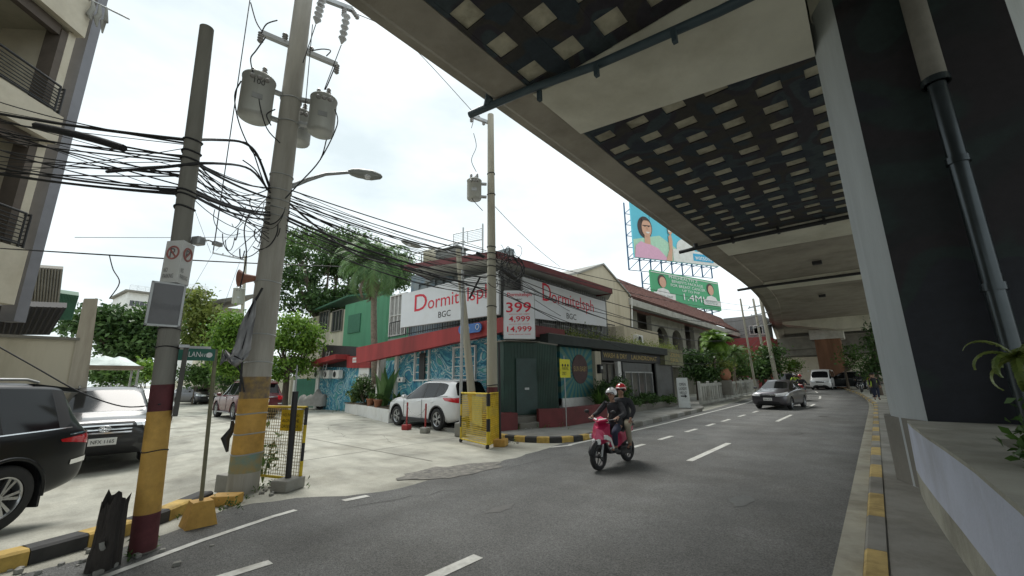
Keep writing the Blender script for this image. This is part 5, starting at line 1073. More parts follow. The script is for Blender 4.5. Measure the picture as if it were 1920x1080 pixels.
c = vplane(339, 715, P1, .02); t = tag(thing('side_board', 'narrow dark board seen edge-on along the leaning pole', 'sign', c, facing(c)), None)
o = MB(); o.box((-.02, -.0, 0), (.30, .045, .72), 0, 0, .008); o.build('board', mat('dark_board', (.10, .095, .085), .8, var=.2), t)
o = MB(); o.box((.0, -.02, .37), (.34, .09, .03)); o.build('bracket', M['steel'], t)
# street name sign
SB = Vector((-6.25, 1.54, 0)); SB.z = gz(-6.25, 1.54); ST = vplane(405, 655, SB)
t = thing('street_sign', 'green street name sign on a slim olive post with a yellow block base', 'street sign', SB)
o = MB(SB); o.tube([SB + Vector((0, 0, .2)), ST], .022, 8); o.build('post', mat('olive_post', (.20, .19, .12), .7, var=.2, scale=9), t)
o = MB(SB); b4 = lambda s_, z: [SB + Vector((x * s_, y * s_, z)) for x, y in ((-1, -1), (1, -1), (1, 1), (-1, 1))]
A, B = b4(.155, 0), b4(.10, .27); o.add(A + B, [(0, 1, 5, 4), (1, 2, 6, 5), (2, 3, 7, 6), (3, 0, 4, 7), (4, 5, 6, 7), (3, 2, 1, 0)]); o.build('block_base', M['yellow'], t)
vd = -Vector((SB.x, SB.y, 0)).normalized(); rt = Vector((vd.y, -vd.x, 0)) * -1; GRN = mat('sign_green', (.012, .13, .09), .5, var=.05)
A = vplane(300, 677, SB, -.0); W_ = (vplane(402, 652, SB) - vplane(300, 652, SB)).dot(rt); H_ = .145; A = ST - rt * W_ - Vector((0, 0, H_ + .0))
o = MB(SB); o.prism([A, A + rt * W_, A + rt * W_ + Vector((0, 0, H_)), A + Vector((0, 0, H_))], vd * .02); pl_ = o.build('name_plate', GRN, t)
text('street_name', 'LAN', M['whttext'], pl_, A + rt * (W_ * .50) + vd * .02 + Vector((0, 0, .045)), rt, (0, 0, 1), .062, .115, base=SB)
text('street_name', 'AVE', M['whttext'], pl_, A + rt * (W_ * .72) + vd * .02 + Vector((0, 0, .045)), rt, (0, 0, 1), .042, .075, base=SB)
o = MB(SB); o.tube([A + rt * (W_ * .89) + vd * .022 + Vector((0, 0, .07)), A + rt * (W_ * .89) + vd * .025 + Vector((0, 0, .07))], .032, 16); o.build('emblem', M['whttext'], pl_)
o = MB(SB); o.prism([A + Vector((0, 0, H_)), A + rt * W_ * .9 + Vector((0, 0, H_)), A + rt * W_ * .9 + Vector((0, 0, H_ + .03)), A + Vector((0, 0, H_ + .03))], vd * .03); o.build('bracket', M['steel'], t)
# splintered stump
t = thing('stump', 'dark splintered wooden stump on the kerb by the leaning pole', 'stump', (-5.52, .68, 0)); mb = MB(); n = 26; vs = []
r2 = random.Random(9); tops = [.56 + .06 * math.sin(k * .48 + 1) + .03 * math.sin(k * 1.7) + (r2.uniform(.02, .09) if k % 5 == 0 else r2.uniform(-.02, .02)) for k in range(n)]
for lv in range(7):
    for k in range(n):
        a = 2 * math.pi * k / n; rr = (.118 - .022 * min(1, lv / 3)) * (1 + .10 * math.sin(5 * a + 1) + .06 * math.sin(11 * a)) + r2.uniform(-.006, .006); z = tops[k] * lv / 6; vs.append((rr * math.cos(a) + .02 * z, rr * math.sin(a), z))
fs = [(l * n + k, l * n + (k + 1) % n, (l + 1) * n + (k + 1) % n, (l + 1) * n + k) for l in range(6) for k in range(n)]
b0 = len(vs); vs += [(.5 * vs[6 * n + k][0], .5 * vs[6 * n + k][1], .36 + r2.uniform(-.05, .05)) for k in range(n)]; fs += [(6 * n + k, 6 * n + (k + 1) % n, b0 + (k + 1) % n, b0 + k) for k in range(n)] + [tuple(range(b0, b0 + n))]
mb.add(vs, fs); mb.build('trunk', mat('rotten_wood', (.065, .055, .048), .95, col2=(.02, .018, .017), scale=9, streak=True, bump=.8, bscale=60), t)
mb = MB(); mb.tube([(.10, -.03, .19), (.125, -.045, .22), (.12, -.05, .25)], .02, 6); mb.build('pale_fungus', M['conc'], t)
# concrete blocks / kerb rubble by p2
def block(label, c, d, m, rz=0, name='concrete_block'): o = MB(c); o.box(Vector(c) + Vector((0, 0, d[2] / 2)), d, 0, rz, .015); b = o.build(name, m); b.location = c; return tag(b, label, 'block')
block('yellow painted lump of kerb stone between the sign post and the tall pole', (-7.0, 2.0, gz(-7, 2)), (.36, .24, .13), M['yellow'], .8, 'kerb_stone')
block('grey concrete block at the left foot of the tall pole', (-8.15, 2.35, gz(-8.15, 2.35)), (.3, .26, .27), M['conc'], .3)
# barricades of yellow mesh
def mesh_panel(t, org, A, B, z0, z1, post='cb', sp=.05, th=.0035, m=None):
    A, B = Vector((A[0], A[1], 0)), Vector((B[0], B[1], 0)); d = (B - A); L = d.length; d.normalize(); o = MB(org); n = max(2, int(L / sp))
    for k in range(1, n): p = A + d * L * k / n; o.tube([p + Vector((0, 0, z0 + .03)), p + Vector((0, 0, z1 - .03))], th, 4, 0, False, False)
    for k in range(1, int((z1 - z0) / sp)): z = z0 + k * sp; o.tube([A + Vector((0, 0, z)), B + Vector((0, 0, z))], th, 4, 0, False, False)
    o.build('mesh_infill', m or M['cagey'], t)
    o = MB(org)
    for z in (z0, z1): o.tube([A + Vector((0, 0, z)), B + Vector((0, 0, z))], .022, 8)
    o.build('frame', M['cagey'], t)
    for p in (A, B):
        for k in range(4): a_z, b_z = z0 + (z1 - z0) * k / 4, z0 + (z1 - z0) * (k + 1) / 4; o = MB(org); o.tube([p + Vector((0, 0, a_z)), p + Vector((0, 0, b_z))], .027, 8); o.build('post_band', M['black'] if k % 2 else M['cagey'], t)
A, B, Cc = P(864, 822, 2, .1), P(914, 834, 2, .1), P(936, 823, 2, .1)
t = thing('barricade', 'folding yellow mesh barricade wrapped around the foot of the cable pole', 'barricade', (B.x, B.y, 0)); og = Vector((B.x, B.y, 0))
mesh_panel(t, og, A, B, .1, 1.30, th=.007); mesh_panel(t, og, B + Vector((.02, .04, 0)), Cc, .1, 1.30, th=.007)
o = MB(og); o.prism([A.lerp(B, .45) + Vector((0, 0, .45)), A.lerp(B, .8) + Vector((0, 0, .40)), A.lerp(B, .8) + Vector((0, 0, 1.1)), A.lerp(B, .42) + Vector((0, 0, 1.15))], (.01, .02, 0)); o.build('sheet', mat('pale_sheet', (.52, .47, .20), .8, var=.2, grime=.3), t)
for p in (A, B): o = MB(og); o.lathe([(.001, -.02), (.05, -.02), (.05, .02), (.001, .02)], (p.x, p.y, .05), 12, 0, 'Y'); o.build('castor', M['rubber'], t)
A, B = P(478, 895, 2, .08), P(562, 904, 2, .08); A.z = B.z = 0; og = Vector((B.x, B.y, 0))
t = thing('barricade', 'open mesh barricade with a yellow notice board beside the transformer pole', 'barricade', og)
mesh_panel(t, og, A, B, .12, 1.22, m=mat('grey_wire', (.35, .30, .16), .5, .2, var=0), sp=.05, th=.0045)
D_ = (B - A).normalized(); o = MB(og); c = B - D_ * .28 + Vector((0, 0, 1.0)); n_ = Vector((D_.y, -D_.x, 0)); 
o.prism([c - D_ * .26 - Vector((0, 0, .16)), c + D_ * .22 - Vector((0, 0, .16)), c + D_ * .22 + Vector((0, 0, .18)), c - D_ * .26 + Vector((0, 0, .18))], n_ * .02); bd = o.build('notice_board', M['cagey'], t)
for k, s_ in enumerate(['NO PARKING', 'ALONG THE', 'DRIVEWAY']): text('writing', s_, M['blktext'], bd, c - D_ * .22 + n_ * .022 + Vector((0, 0, .07 - k * .09)), D_, (0, 0, 1), .05, .38, base=og)
o = MB(og); o.lathe([(.001, -.02), (.05, -.02), (.05, .02), (.001, .02)], (B.x, B.y, .055), 12, 0, 'Y'); o.build('castor', M['rubber'], t)
for (px, py, h, lb, bm_, rr) in [(538, 918, 1.48, 'black guard post on a grey concrete block beside the open mesh barricade', M['conc'], .045), (938, 836, 2.6, 'tall thin black post on a yellow block right of the cable pole', M['yellow'], .03)]:
    q = P(px, py, 2, 0); t = thing('guard_post', lb, 'post', q); o = MB(); o.tube([(0, 0, .1), (-.01, -.02, h)], rr, 12); o.build('post', M['black'], t)
    o = MB(); o.box((.02, 0, .085), (.30, .40, .17), 0, .5, .02); o.build('block_base', bm_, t)
    if rr > .04: o = MB(); o.tube([(-.01, -.02, h), (-.02, -.03, h + .42)], .012, 8); o.build('pipe', M['steel'], t)
prev = None
for px, py, lb, bm_ in [(762, 806, 'red chain post with a red base beside the front wheel of the white crossover', M['red']), (797, 812, 'red chain post with a grey concrete base beside the rear door of the white crossover', M['conc'])]:
    q = P(px, py, 2, 0); t = thing('chain_post', lb, 'post', q); o = MB(); o.tube([(0, 0, .1), (0, 0, .92)], .028, 10); o.build('post', M['red'], t); o = MB(); o.box((0, 0, .09), (.26, .26, .18), 0, .3, .03); o.build('base', bm_, t)
    if prev is not None: cable([prev + Vector((0, 0, .8)), q + Vector((0, 0, .8))], .010, .3, 'chain hanging between the two red posts', None, 'chain', M['steel'])
    prev = q
# horn speaker, floodlight and torn cloth on the poles
c = vplane(478, 522, P2, .0); t = thing('horn_speaker', 'small orange horn loudspeaker on the left of the transformer pole', 'loudspeaker', c); o = MB(); o.tube([(.15, .2, 0), (0, 0, 0), (-.07, -.12, -.01), (-.12, -.2, -.01)], [.03, .05, .08, .15], 14); o.build('horn', mat('terracotta_plastic', (.28, .12, .08), .6, var=.2), t)
c = vplane(372, 452, P1, -.02); t = thing('floodlight', 'small twin floodlight fixed to the right of the leaning pole', 'lamp', c); o = MB(); o.box((0, 0, 0), (.12, .10, .10), 0, .5, .02); o.build('housing', M['steel'], t); o = MB(); o.tube([(0, 0, 0), (.05, .09, .02), (.06, .14, 0)], .01, 6); o.box((.07, .17, -.01), (.06, .10, .05), 0, .4, .01); o.build('lamp_head', M['steel'], t)
c = vplane(452, 640, P2, -.25); t = thing('torn_tarpaulin', 'torn grey tarpaulin hanging on a slanting bar left of the transformer pole', 'tarpaulin', c)
L = lambda x, y, e=-.3: vplane(x, y, P2, e) - c
o = MB(); o.tube([L(492, 540), L(470, 580), L(455, 660), L(450, 735)], .018, 8); o.tube([L(440, 680), L(452, 700), L(458, 735)], .014, 6); o.build('bar', M['black'], t)
vs = []; prof = [(478, 560, 4), (466, 590, 22), (458, 620, 26), (452, 650, 30), (444, 672, 34), (430, 682, 44), (420, 660, 6)]
for x, y, w in prof:
    for k in range(7): vs.append(L(x + w * (k / 6 - .4), y + 6 * math.sin(k * 1.3 + x), -.34 + .07 * math.sin(k * 1.9 + y * .1)))
o = MB(); o.add(vs, [(i * 7 + k, i * 7 + k + 1, (i + 1) * 7 + k + 1, (i + 1) * 7 + k) for i in range(len(prof) - 1) for k in range(6)], 0, True); tp = o.build('cloth', mat('grey_tarpaulin', (.36, .36, .37), .6, var=.15, scale=6), t); tp.modifiers.new('s', 'SOLIDIFY').thickness = .01
# black bag hanging behind the tall pole
c = vplane(431, 822, P2, .4); o = MB(c); o.tube([c + Vector((0, 0, .28)), c + Vector((-.02, .03, .15)), c + Vector((-.05, -.05, 0)), c + Vector((.03, -.02, -.2))], [.02, .05, .07, .02], 8); b = o.build('plastic_bag', M['black']); b.location = c; tag(b, 'black plastic bag hanging at the left side of the transformer pole', 'bag')
# ------------------------------------------------------------------ buildings
def mural_mat():
    m = bpy.data.materials.new('wave_mural'); m.use_nodes = True; t = m.node_tree; b = t.nodes['Principled BSDF']; b.inputs['Roughness'].default_value = .75; l = t.links.new
    tc = N(t, 'ShaderNodeTexCoord'); n = N(t, 'ShaderNodeTexNoise'); n.inputs['Scale'].default_value = .62; n.inputs['Detail'].default_value = 1.4; n.inputs['Distortion'].default_value = 3.2; n.inputs['Roughness'].default_value = .62
    r = N(t, 'ShaderNodeValToRGB'); r.color_ramp.interpolation = 'CONSTANT'; cols = [(0, (.03, .10, .20)), (.30, (.04, .24, .38)), (.38, (.12, .42, .52)), (.42, (.03, .18, .30)), (.46, (.10, .38, .50)), (.49, (.55, .68, .68)), (.51, (.06, .28, .42)), (.54, (.14, .46, .52)), (.57, (.62, .70, .68)), (.60, (.05, .25, .40)), (.64, (.10, .40, .36)), (.70, (.40, .60, .62)), (.76, (.03, .14, .26))]
    el = r.color_ramp.elements; el[0].position, el[0].color = 0, (*cols[0][1], 1); el[1].position, el[1].color = .76, (*cols[-1][1], 1)
    for p, c in cols[1:-1]: e = el.new(p); e.color = (*c, 1)
    g = N(t, 'ShaderNodeTexNoise'); g.inputs['Scale'].default_value = 5; g.inputs['Detail'].default_value = 8; g.inputs['Roughness'].default_value = .7; r2 = N(t, 'ShaderNodeValToRGB'); r2.color_ramp.elements[0].position = .35; r2.color_ramp.elements[0].color = (.62, .62, .6, 1); r2.color_ramp.elements[1].position = .62
    mx = N(t, 'ShaderNodeMix', data_type='RGBA', blend_type='MULTIPLY'); mx.inputs[0].default_value = .8
    l(tc.outputs['Object'], n.inputs[0]); l(tc.outputs['Object'], g.inputs[0]); l(n.outputs['Fac'], r.inputs[0]); l(g.outputs['Fac'], r2.inputs[0]); l(r.outputs[0], mx.inputs[6]); l(r2.outputs[0], mx.inputs[7]); l(mx.outputs[2], b.inputs['Base Color']); return m
MUR = mural_mat(); GREYW = mat('grey_corrugated', (.24, .245, .24), .7, var=.1, streak=True, grime=.2); WH = M['white']; BLUEM = mat('blue_grey_mural', (.16, .24, .32), .8, col2=(.30, .31, .29), scale=1.6, var=.1, grime=.3)
FY = 11.3
HO = Vector((-10.4, FY, 0)); hs = thing('corner_hostel', 'two storey corner building with red fascias and blue wave mural', 'building', HO)
def HB(): return MB(HO)
def win(parent, c0, x0, x1, z0, z1, y, nx_=2, nz_=3, fr=None, gl=None, dep=.08, name='window', ax='x'):
    """framed window in a wall facing -y (ax x) or +x (ax y); its panes are a child"""
    f = MB(c0); w = .06
    def bx(a0, a1, b0, b1, d0, d1, mb_): mb_.bb(a0, a1, y + d0, y + d1, b0, b1) if ax == 'x' else mb_.bb(y - d1, y - d0, a0, a1, b0, b1)
    for a, b in ((x0 - w, x0), (x1, x1 + w)): bx(a, b, z0 - w, z1 + w, -dep * .5, dep, f)
    for a, b in ((z0 - w, z0), (z1, z1 + w)): bx(x0, x1, a, b, -dep * .5, dep, f)
    for k in range(1, nx_): xx = x0 + (x1 - x0) * k / nx_; bx(xx - .022, xx + .022, z0, z1, 0, dep * .7, f)
    for k in range(1, nz_): zz = z0 + (z1 - z0) * k / nz_; bx(x0, x1, zz - .018, zz + .018, .004, dep * .6, f)
    o = f.build(name, fr or WH, parent); g = MB(c0); bx(x0, x1, z0, z1, dep * .72, dep * .9, g); g.build('panes', gl or M['wglass'], o); return o
f_ = lambda px, py: P(px, py, 1, FY)
xl, xr = f_(745, 700).x, -10.42
o = HB(); o.bb(xl, xr, FY, FY + .25, 0, 3.55); o.build('mural_wall', MUR, hs)
o = HB(); o.bb(xl + .02, xr - .02, FY + .9, 19.6, 0, 6.55); o.bb(xl - 1.6, xl, FY + 1.6, 19.6, 0, 6.4); o.build('rear_wall', GREYW, hs)
o = HB(); o.bb(xl - 1.5, xl - .02, FY + 1.3, FY + 1.5, .0, 3.4); o.build('entrance_wall', mat('entrance_grey', (.22, .22, .21), .7, var=.1, grime=.2), hs)
o = HB(); o.bb(xl - .1, xl + .1, FY - .12, FY + .02, 0, 3.4); o.bb(xl - 1.66, xl - 1.5, FY - .1, FY + .3, 0, 3.4); o.build('pilaster', WH, hs)
for px0, px1, pz0, pz1 in ((779, 806, 712, 655), (852, 892, 722, 650)):
    a, b = f_(px0, pz0), f_(px1, pz1); win(hs, HO, a.x, b.x, a.z, b.z + .0, FY - .05, 3, 4); 
a, b = f_(788, 712), f_(800, 662); o = HB(); o.bb(a.x, b.x, FY - .10, FY - .06, a.z, b.z); o.build('open_casement', M['black'], hs)
a, b = f_(850, 640), f_(895, 632); win(hs, HO, a.x, b.x, a.z, b.z + .2, FY - .05, 4, 1)
# ground floor awning fascia (sloping) and its soffit
A = [P(668, 652, 1, FY - .9), P(668, 682, 1, FY - .9), P(944, 622, 1, FY - .9), P(944, 594, 1, FY - .9)]
o = HB(); o.prism(A, (0, .06, 0)); o.prism([A[1] + Vector((0, .07, .06)), A[2] + Vector((0, .07, .06)), A[2] + Vector((0, .85, .12)), A[1] + Vector((0, .85, .12))], (0, 0, .05)); o.build('awning', M['red'], hs)
B1, B2 = P(940, 594, 0, -9.9), P(1042, 622, 0, -9.5); o = HB(); o.prism([(-9.45, FY - .88, 3.18), (-9.45, 14.2, 3.28), (-9.45, 14.2, 3.66), (-9.45, FY - .88, 3.68)], (-.06, 0, 0)); o.bb(-10.4, -9.52, FY - .8, 14.2, 3.3, 3.36); o.build('awning', M['darkred'], hs)
# upper storey
o = HB(); o.bb(xl, xr, FY + .55, FY + .88, 3.6, 6.9); o.build('upper_wall', BLUEM, hs)
a, b = f_(722, 632), f_(750, 560); win(hs, HO, a.x - .1, b.x + .1, a.z + .1, b.z + .3, FY + .3, 4, 2, gl=mat('curtained_glass', (.30, .30, .29), .4, var=.2, scale=6))
for px0, px1 in ((770, 800), (815, 850), (870, 905)): a, b = f_(px0, 540), f_(px1, 500); win(hs, HO, a.x, b.x, 5.7, 6.3, FY + .5, 2, 1, fr=BLUEM)
o = HB(); o.bb(-10.42, -10.2, FY, 19.4, 3.4, 6.2); o.build('side_wall', GREYW, hs)
o = HB()
for k in range(40): y = FY + .1 + k * .2; o.bb(-10.2, -10.17, y, y + .09, 5.5, 6.15)
o.build('ribbed_cladding', GREYW, hs)
for k in range(5): y = 12.3 + k * 1.35; win(hs, HO, y, y + .9, 4.0, 5.2, -10.18, 2, 1, ax='y', fr=M['steel'])
# balcony rails
def rail(parent, p, q, h, n, name='balcony_rail', m=None, org=HO, kind=0):
    p, q = Vector(p), Vector(q); o = MB(org); o.tube([p + Vector((0, 0, h)), q + Vector((0, 0, h))], .025, 6); o.tube([p + Vector((0, 0, .08)), q + Vector((0, 0, .08))], .02, 6)
    if kind == 0:
        for k in range(n + 1): w = p.lerp(q, k / n); o.tube([w, w + Vector((0, 0, h))], .012 if k % 8 else .022, 5)
    else:
        for k in range(n): z = .12 + (h - .15) * k / n; o.tube([p + Vector((0, 0, z)), q + Vector((0, 0, z))], .012, 5)
        L = (q - p).length; nn = max(1, int(L / 1.1))
        for k in range(nn + 1): w = p.lerp(q, k / nn); o.tube([w, w + Vector((0, 0, h))], .02, 5)
    return o.build(name, m or M['black'], parent)
rail(hs, (xl, FY - .55, 3.62), (-9.9, FY - .55, 3.82), .75, 44); rail(hs, (-9.75, 12.9, 3.5), (-9.75, 19.3, 3.5), .85, 46)
o = HB(); o.bb(xl, -9.9, FY - .6, FY + .6, 3.5, 3.6); o.bb(-10.2, -9.65, FY, 19.4, 3.36, 3.5); o.build('balcony_slab', M['conc'], hs)
# roof: overhanging, red fascias
e1, e2, e3 = P(757, 497, 1, FY - 1.3), P(930, 470, 0, -9.25), P(1148, 541, 0, -9.25)
e1b, e2b, e3b = e1 - Vector((0, 0, .20)), e2 - Vector((0, 0, .26)), e3 - Vector((0, 0, .27)); e0 = Vector((e1.x - .5, e1.y + 2.3, e1.z - .15)); e0b = e0 - Vector((0, 0, .22)); bk = Vector((-10.5, 20.2, e3.z + .1)); bk0 = Vector((e0.x, 20.2, e0.z))
o = HB(); o.prism([e1, e1b, e2b, e2], (0, .05, 0)); o.prism([e2, e2b, e3b, e3], (-.05, 0, 0)); o.prism([e0, e0b, e1b, e1], (.04, .02, 0)); o.prism([e3, e3b, e3b + Vector((-2.5, .2, 0)), e3 + Vector((-2.5, .2, 0))], (0, -.05, 0)); o.build('roof_fascia', M['darkred'], hs)
o = HB(); z1 = Vector((0, 0, -.03)); o.add([e0 + z1, e1 + z1, e2 + z1, e3 + z1, bk, bk0], [(0, 1, 2, 5), (2, 3, 4, 5)]); o.add([e0b, e1b + Vector((0, .06, .02)), e2b + Vector((-.06, .06, .02)), e3b + Vector((-.06, 0, .02)), bk - Vector((0, 0, .25)), bk0 - Vector((0, 0, .25))], [(5, 2, 1, 0), (5, 4, 3, 2)]); o.build('roof', mat('soffit_white', (.50, .50, .47), .8, var=.1, grime=.2), hs, fix=False)
# clutter on the roof
rail(hs, P(850, 462, 1, 14), P(905, 452, 1, 14), .0 + .7, 6, 'roof_rail', M['steel'], kind=1); a, b = P(868, 480, 1, 14), P(1000, 490, 1, 17.5)
o = HB(); 
for px, py, h in ((768, 498, .7), (790, 492, .5), (868, 470, 1.2), (905, 465, 1.2)): q = P(px, py, 1, FY + 1.5); o.tube([q - Vector((0, 0, .4)), q + Vector((0, 0, h))], .04, 6)
q0 = P(768, 478, 1, FY + 1.5); o.tube([q0, P(800, 470, 1, FY + 1.5), P(868, 452, 1, FY + 1.5), P(905, 465, 1, FY + 1.5)], .03, 6); o.build('roof_frame', M['steel'], hs)
q = P(808, 482, 1, FY + 2.4); t = thing('water_tank', 'cream round water tank on the roof of the red trimmed hostel', 'water tank', q); o = MB(); o.lathe([(.001, -.4), (.42, -.4), (.44, .25), (.40, .34), (.15, .42), (.001, .43)], (0, 0, 0), 24); o.build('tank', mat('tank_cream', (.5, .46, .36), .6, var=.1), t); o = MB(); o.lathe([(.001, .42), (.16, .42), (.16, .48), (.001, .5)], (0, 0, 0), 16); o.build('lid', M['steel'], t)
q = P(845, 478, 1, FY + 2.2); o = MB(q); o.box(q, (1.5, .8, .35), 0, .1, .05); o.box(q + Vector((.1, 0, .22)), (1.7, 1, .04), 0, .1); b = o.build('roof_lean_to', GREYW); b.location = q; tag(b, 'low grey lean-to cover on the hostel roof left of the cable pole', 'lean-to')
# banners
def board(name, label, cat, c4, m, n, depth=.05, rails=True, group=None):
    c4 = [Vector(p) for p in c4]; og = c4[0]; t = thing(name, label, cat, og, 0, group); o = MB(og); o.prism(c4, -Vector(n) * depth); o.build('banner_sheet' if 'banner' in name else 'board', m, t)
    o = MB(og); b = -Vector(n) * (depth + .03)
    for i in range(4): o.tube([c4[i] + b, c4[(i + 1) % 4] + b], .025, 6)
    if rails: o.build('frame', M['steel'], t)
    return t, og
yB = FY - .75; bl, br = P(752, 584, 1, yB), P(935, 560, 1, yB)
bn, og = board('banner', 'large white hostel banner on the mural side left of the corner poles', 'banner', [(bl.x, yB, P(752, 614, 1, yB).z), (br.x, yB, P(905, 594, 1, yB).z), (br.x, yB, P(905, 514, 1, yB).z), (bl.x, yB, P(752, 552, 1, yB).z)], M['banner'], (0, -1, 0))
tz = P(800, 580, 1, yB).z; X0, X1 = P(778, 560, 1, yB).x, P(922, 560, 1, yB).x; dX = P(803, 560, 1, yB).x - X0
text('writing', 'D', M['redtext'], bn, (X0, yB, tz), (1, 0, 0), (0, 0, 1), .74, dX * .92, off=.008, base=og)
text('writing', 'ormitelsph', M['redtext'], bn, (X0 + dX, yB, tz - .18), (1, 0, 0), (0, 0, 1), .72, X1 - X0 - dX, off=.008, base=og)
text('writing', 'BGC', M['blktext'], bn, (P(822, 590, 1, yB).x, yB, P(822, 596, 1, yB).z), (1, 0, 0), (0, 0, 1), .25, P(845, 590, 1, yB).x - P(822, 590, 1, yB).x, off=.008, base=og)
xB = -9.7; g_ = lambda px, py: P(px, py, 0, xB); y0, y1 = g_(981, 550).y, g_(1136, 590).y
bn, og = board('banner', 'large white hostel banner along the main road right of the price sign', 'banner', [(xB, y0, g_(985, 600).z + .1), (xB, y1, g_(1136, 612).z), (xB, y1, g_(1136, 565).z), (xB, y0, g_(981, 519).z)], M['banner'], (1, 0, 0))
Y0, Y1 = g_(1017, 550).y, g_(1113, 580).y; dY = g_(1034, 560).y - Y0; tz = g_(1034, 567).z
text('writing', 'D', M['redtext'], bn, (xB, Y0, tz), (0, 1, 0), (0, 0, 1), .74, dY * .95, off=.008, base=og)
text('writing', 'ormitelsph', M['redtext'], bn, (xB, Y0 + dY, tz - .18), (0, 1, 0), (0, 0, 1), .72, Y1 - Y0 - dY, off=.008, base=og)
text('writing', 'BGC', M['blktext'], bn, (xB, g_(1062, 590).y, g_(1062, 597).z), (0, 1, 0), (0, 0, 1), .25, g_(1080, 590).y - g_(1062, 590).y, off=.008, base=og)
# price sign and blue oval sign
cS = Vector((-8.75, 10.45, 0)); nS = -Vector((cS.x, cS.y, 0)).normalized(); rS = Vector((-nS.y, nS.x, 0)); s_ = lambda px, py: vplane(px, py, cS)
bl, br, tr_, tl = s_(945, 635), s_(1003, 635), s_(1001, 545), s_(945, 545)
ps, og = board('price_sign', 'white price sign reading 399, 4,999 and 14,999 at the building corner', 'sign', [bl, br, tr_, tl], M['banner'], nS)
def stx(s, x0, y0, x1, y1, m): a, b, c = s_(x0, y1), s_(x1, y1), s_(x0, y0); text('writing', s, m, ps, a, rS, (0, 0, 1), c.z - a.z, (b - a).length, off=.008, base=og, bold=.01)
stx('Dormitelsph', 951, 549, 997, 558, M['redtext']); stx('BGC', 969, 560, 979, 563, M['blktext']); stx('399', 949, 567, 996, 586, M['redtext']); stx('4,999', 954, 593, 994, 605, M['redtext']); stx('14,999', 951, 612, 997, 624, M['redtext'])
stx('person per night', 955, 588, 993, 590.5, M['redtext']); stx('person per month', 955, 607, 993, 609, M['redtext']); stx('whole room per month', 953, 626, 995, 628.5, M['redtext'])
q = P(881, 616, 1, FY - 1.0); t = thing('oval_sign', 'small blue rounded sign above the red awning between the poles', 'sign', q); o = MB(); o.tube([(-.42, 0, 0), (.42, 0, .06)], .01, 6); 
SB_ = mat('sign_blue', (.05, .16, .45), .5, var=.05)
pts = [(.45 * (1 if math.cos(a) > 0 else -1) + .16 * math.cos(a), -.02, .17 * math.sin(a)) for a in np.linspace(0, 2 * math.pi, 40)]; o.prism(pts, (0, .05, 0)); bd = o.build('board', SB_, t)
text('writing', 'aqua', M['whttext'], bd, (-.5, -.02, -.05), (1, 0, 0), (0, 0, 1), .13, .5); o = MB(); o.tube([(.42 + .09 * math.cos(a), -.03, .02 + .09 * math.sin(a)) for a in np.linspace(0, 6.3, 20)], .012, 5); o.build('emblem', M['whttext'], bd)
for px, py, nm in ((755, 712, 'meter'),):
    q = P(752, 712, 1, FY - .2); t = thing('meter_box', 'small white meter box on the entrance column', 'meter box', q); o = MB(); o.box((0, 0, 0), (.42, .16, .22), 0, 0, .02); o.build('box', WH, t); o = MB(); o.box((0, -.085, 0), (.12, .02, .1), 0, 0, .01); o.build('dial', M['black'], t)

# green corner shed
SO = Vector((-9.1, 11, 0)); sh = thing('kiosk', 'dark green corrugated corner kiosk with a closed door', 'kiosk', SO)
A_, B_, C_ = P(945, 780, 0, -9.25), P(1010, 780, 0, -8.75), P(1048, 775, 0, -8.95); A_, B_, C_ = [Vector((v.x, v.y, 0)) for v in (A_, B_, C_)]; D_ = Vector((-10.35, C_.y, 0)); E_ = Vector((-10.35, A_.y + .3, 0))
o = MB(SO); o.prism([v + Vector((0, 0, .5)) for v in (A_, B_, C_, D_, E_)], (0, 0, 2.4)); o.build('walls', M['greenshed'], sh)
o = MB(SO); d = (B_ - A_); L = d.length; d.normalize(); n_ = Vector((d.y, -d.x, 0))
for a, b in ((A_, B_), (B_, C_)):
    dd = (b - a); LL = dd.length; dd.normalize(); nn = Vector((dd.y, -dd.x, 0))
    for k in range(int(LL / .12)): q = a + dd * (k * .12 + .04); o.prism([q + Vector((0, 0, .52)), q + dd * .05 + Vector((0, 0, .52)), q + dd * .05 + nn * .008 + Vector((0, 0, .52)), q + nn * .008 + Vector((0, 0, .52))], (0, 0, 2.36))
o.build('corrugation', M['greenshed'], sh)
o = MB(SO); a = A_ + d * L * .34; o.prism([a + n_ * .02 + Vector((0, 0, .55)), a + d * L * .6 + n_ * .02 + Vector((0, 0, .55)), a + d * L * .6 + n_ * .02 + Vector((0, 0, 2.35)), a + n_ * .02 + Vector((0, 0, 2.35))], n_ * .04); dr = o.build('door', mat('door_green', (.018, .05, .045), .45, var=.2, grime=.2), sh)
o = MB(SO); q = a + d * L * .3 + n_ * .07 + Vector((0, 0, 1.35)); o.box(q, (.16, .02, .07), 0, math.atan2(d.y, d.x)); o.build('latch_plate', M['steel'], dr)
o = MB(SO); up3 = Vector((0, 0, 2.92)); ctr = (A_ + B_ + C_ + D_) / 4
for k in range(26): p_ = A_.lerp(B_, k / 26); o.box(p_ + n_ * .10 + up3, (.075, .3, .03), 0, math.atan2(d.y, d.x), rot=None)
o.prism([v + (v - ctr) * .05 + Vector((0, 0, 2.9)) for v in (A_, B_, C_, D_, E_)], (0, 0, .05)); o.build('roof_sheet', M['conc_dk'], sh)
o = MB(SO); o.prism([v + (v - ctr) * .01 for v in (A_, B_, C_, D_, E_)], (0, 0, .5)); o.build('plinth', M['conc_dk'], sh)
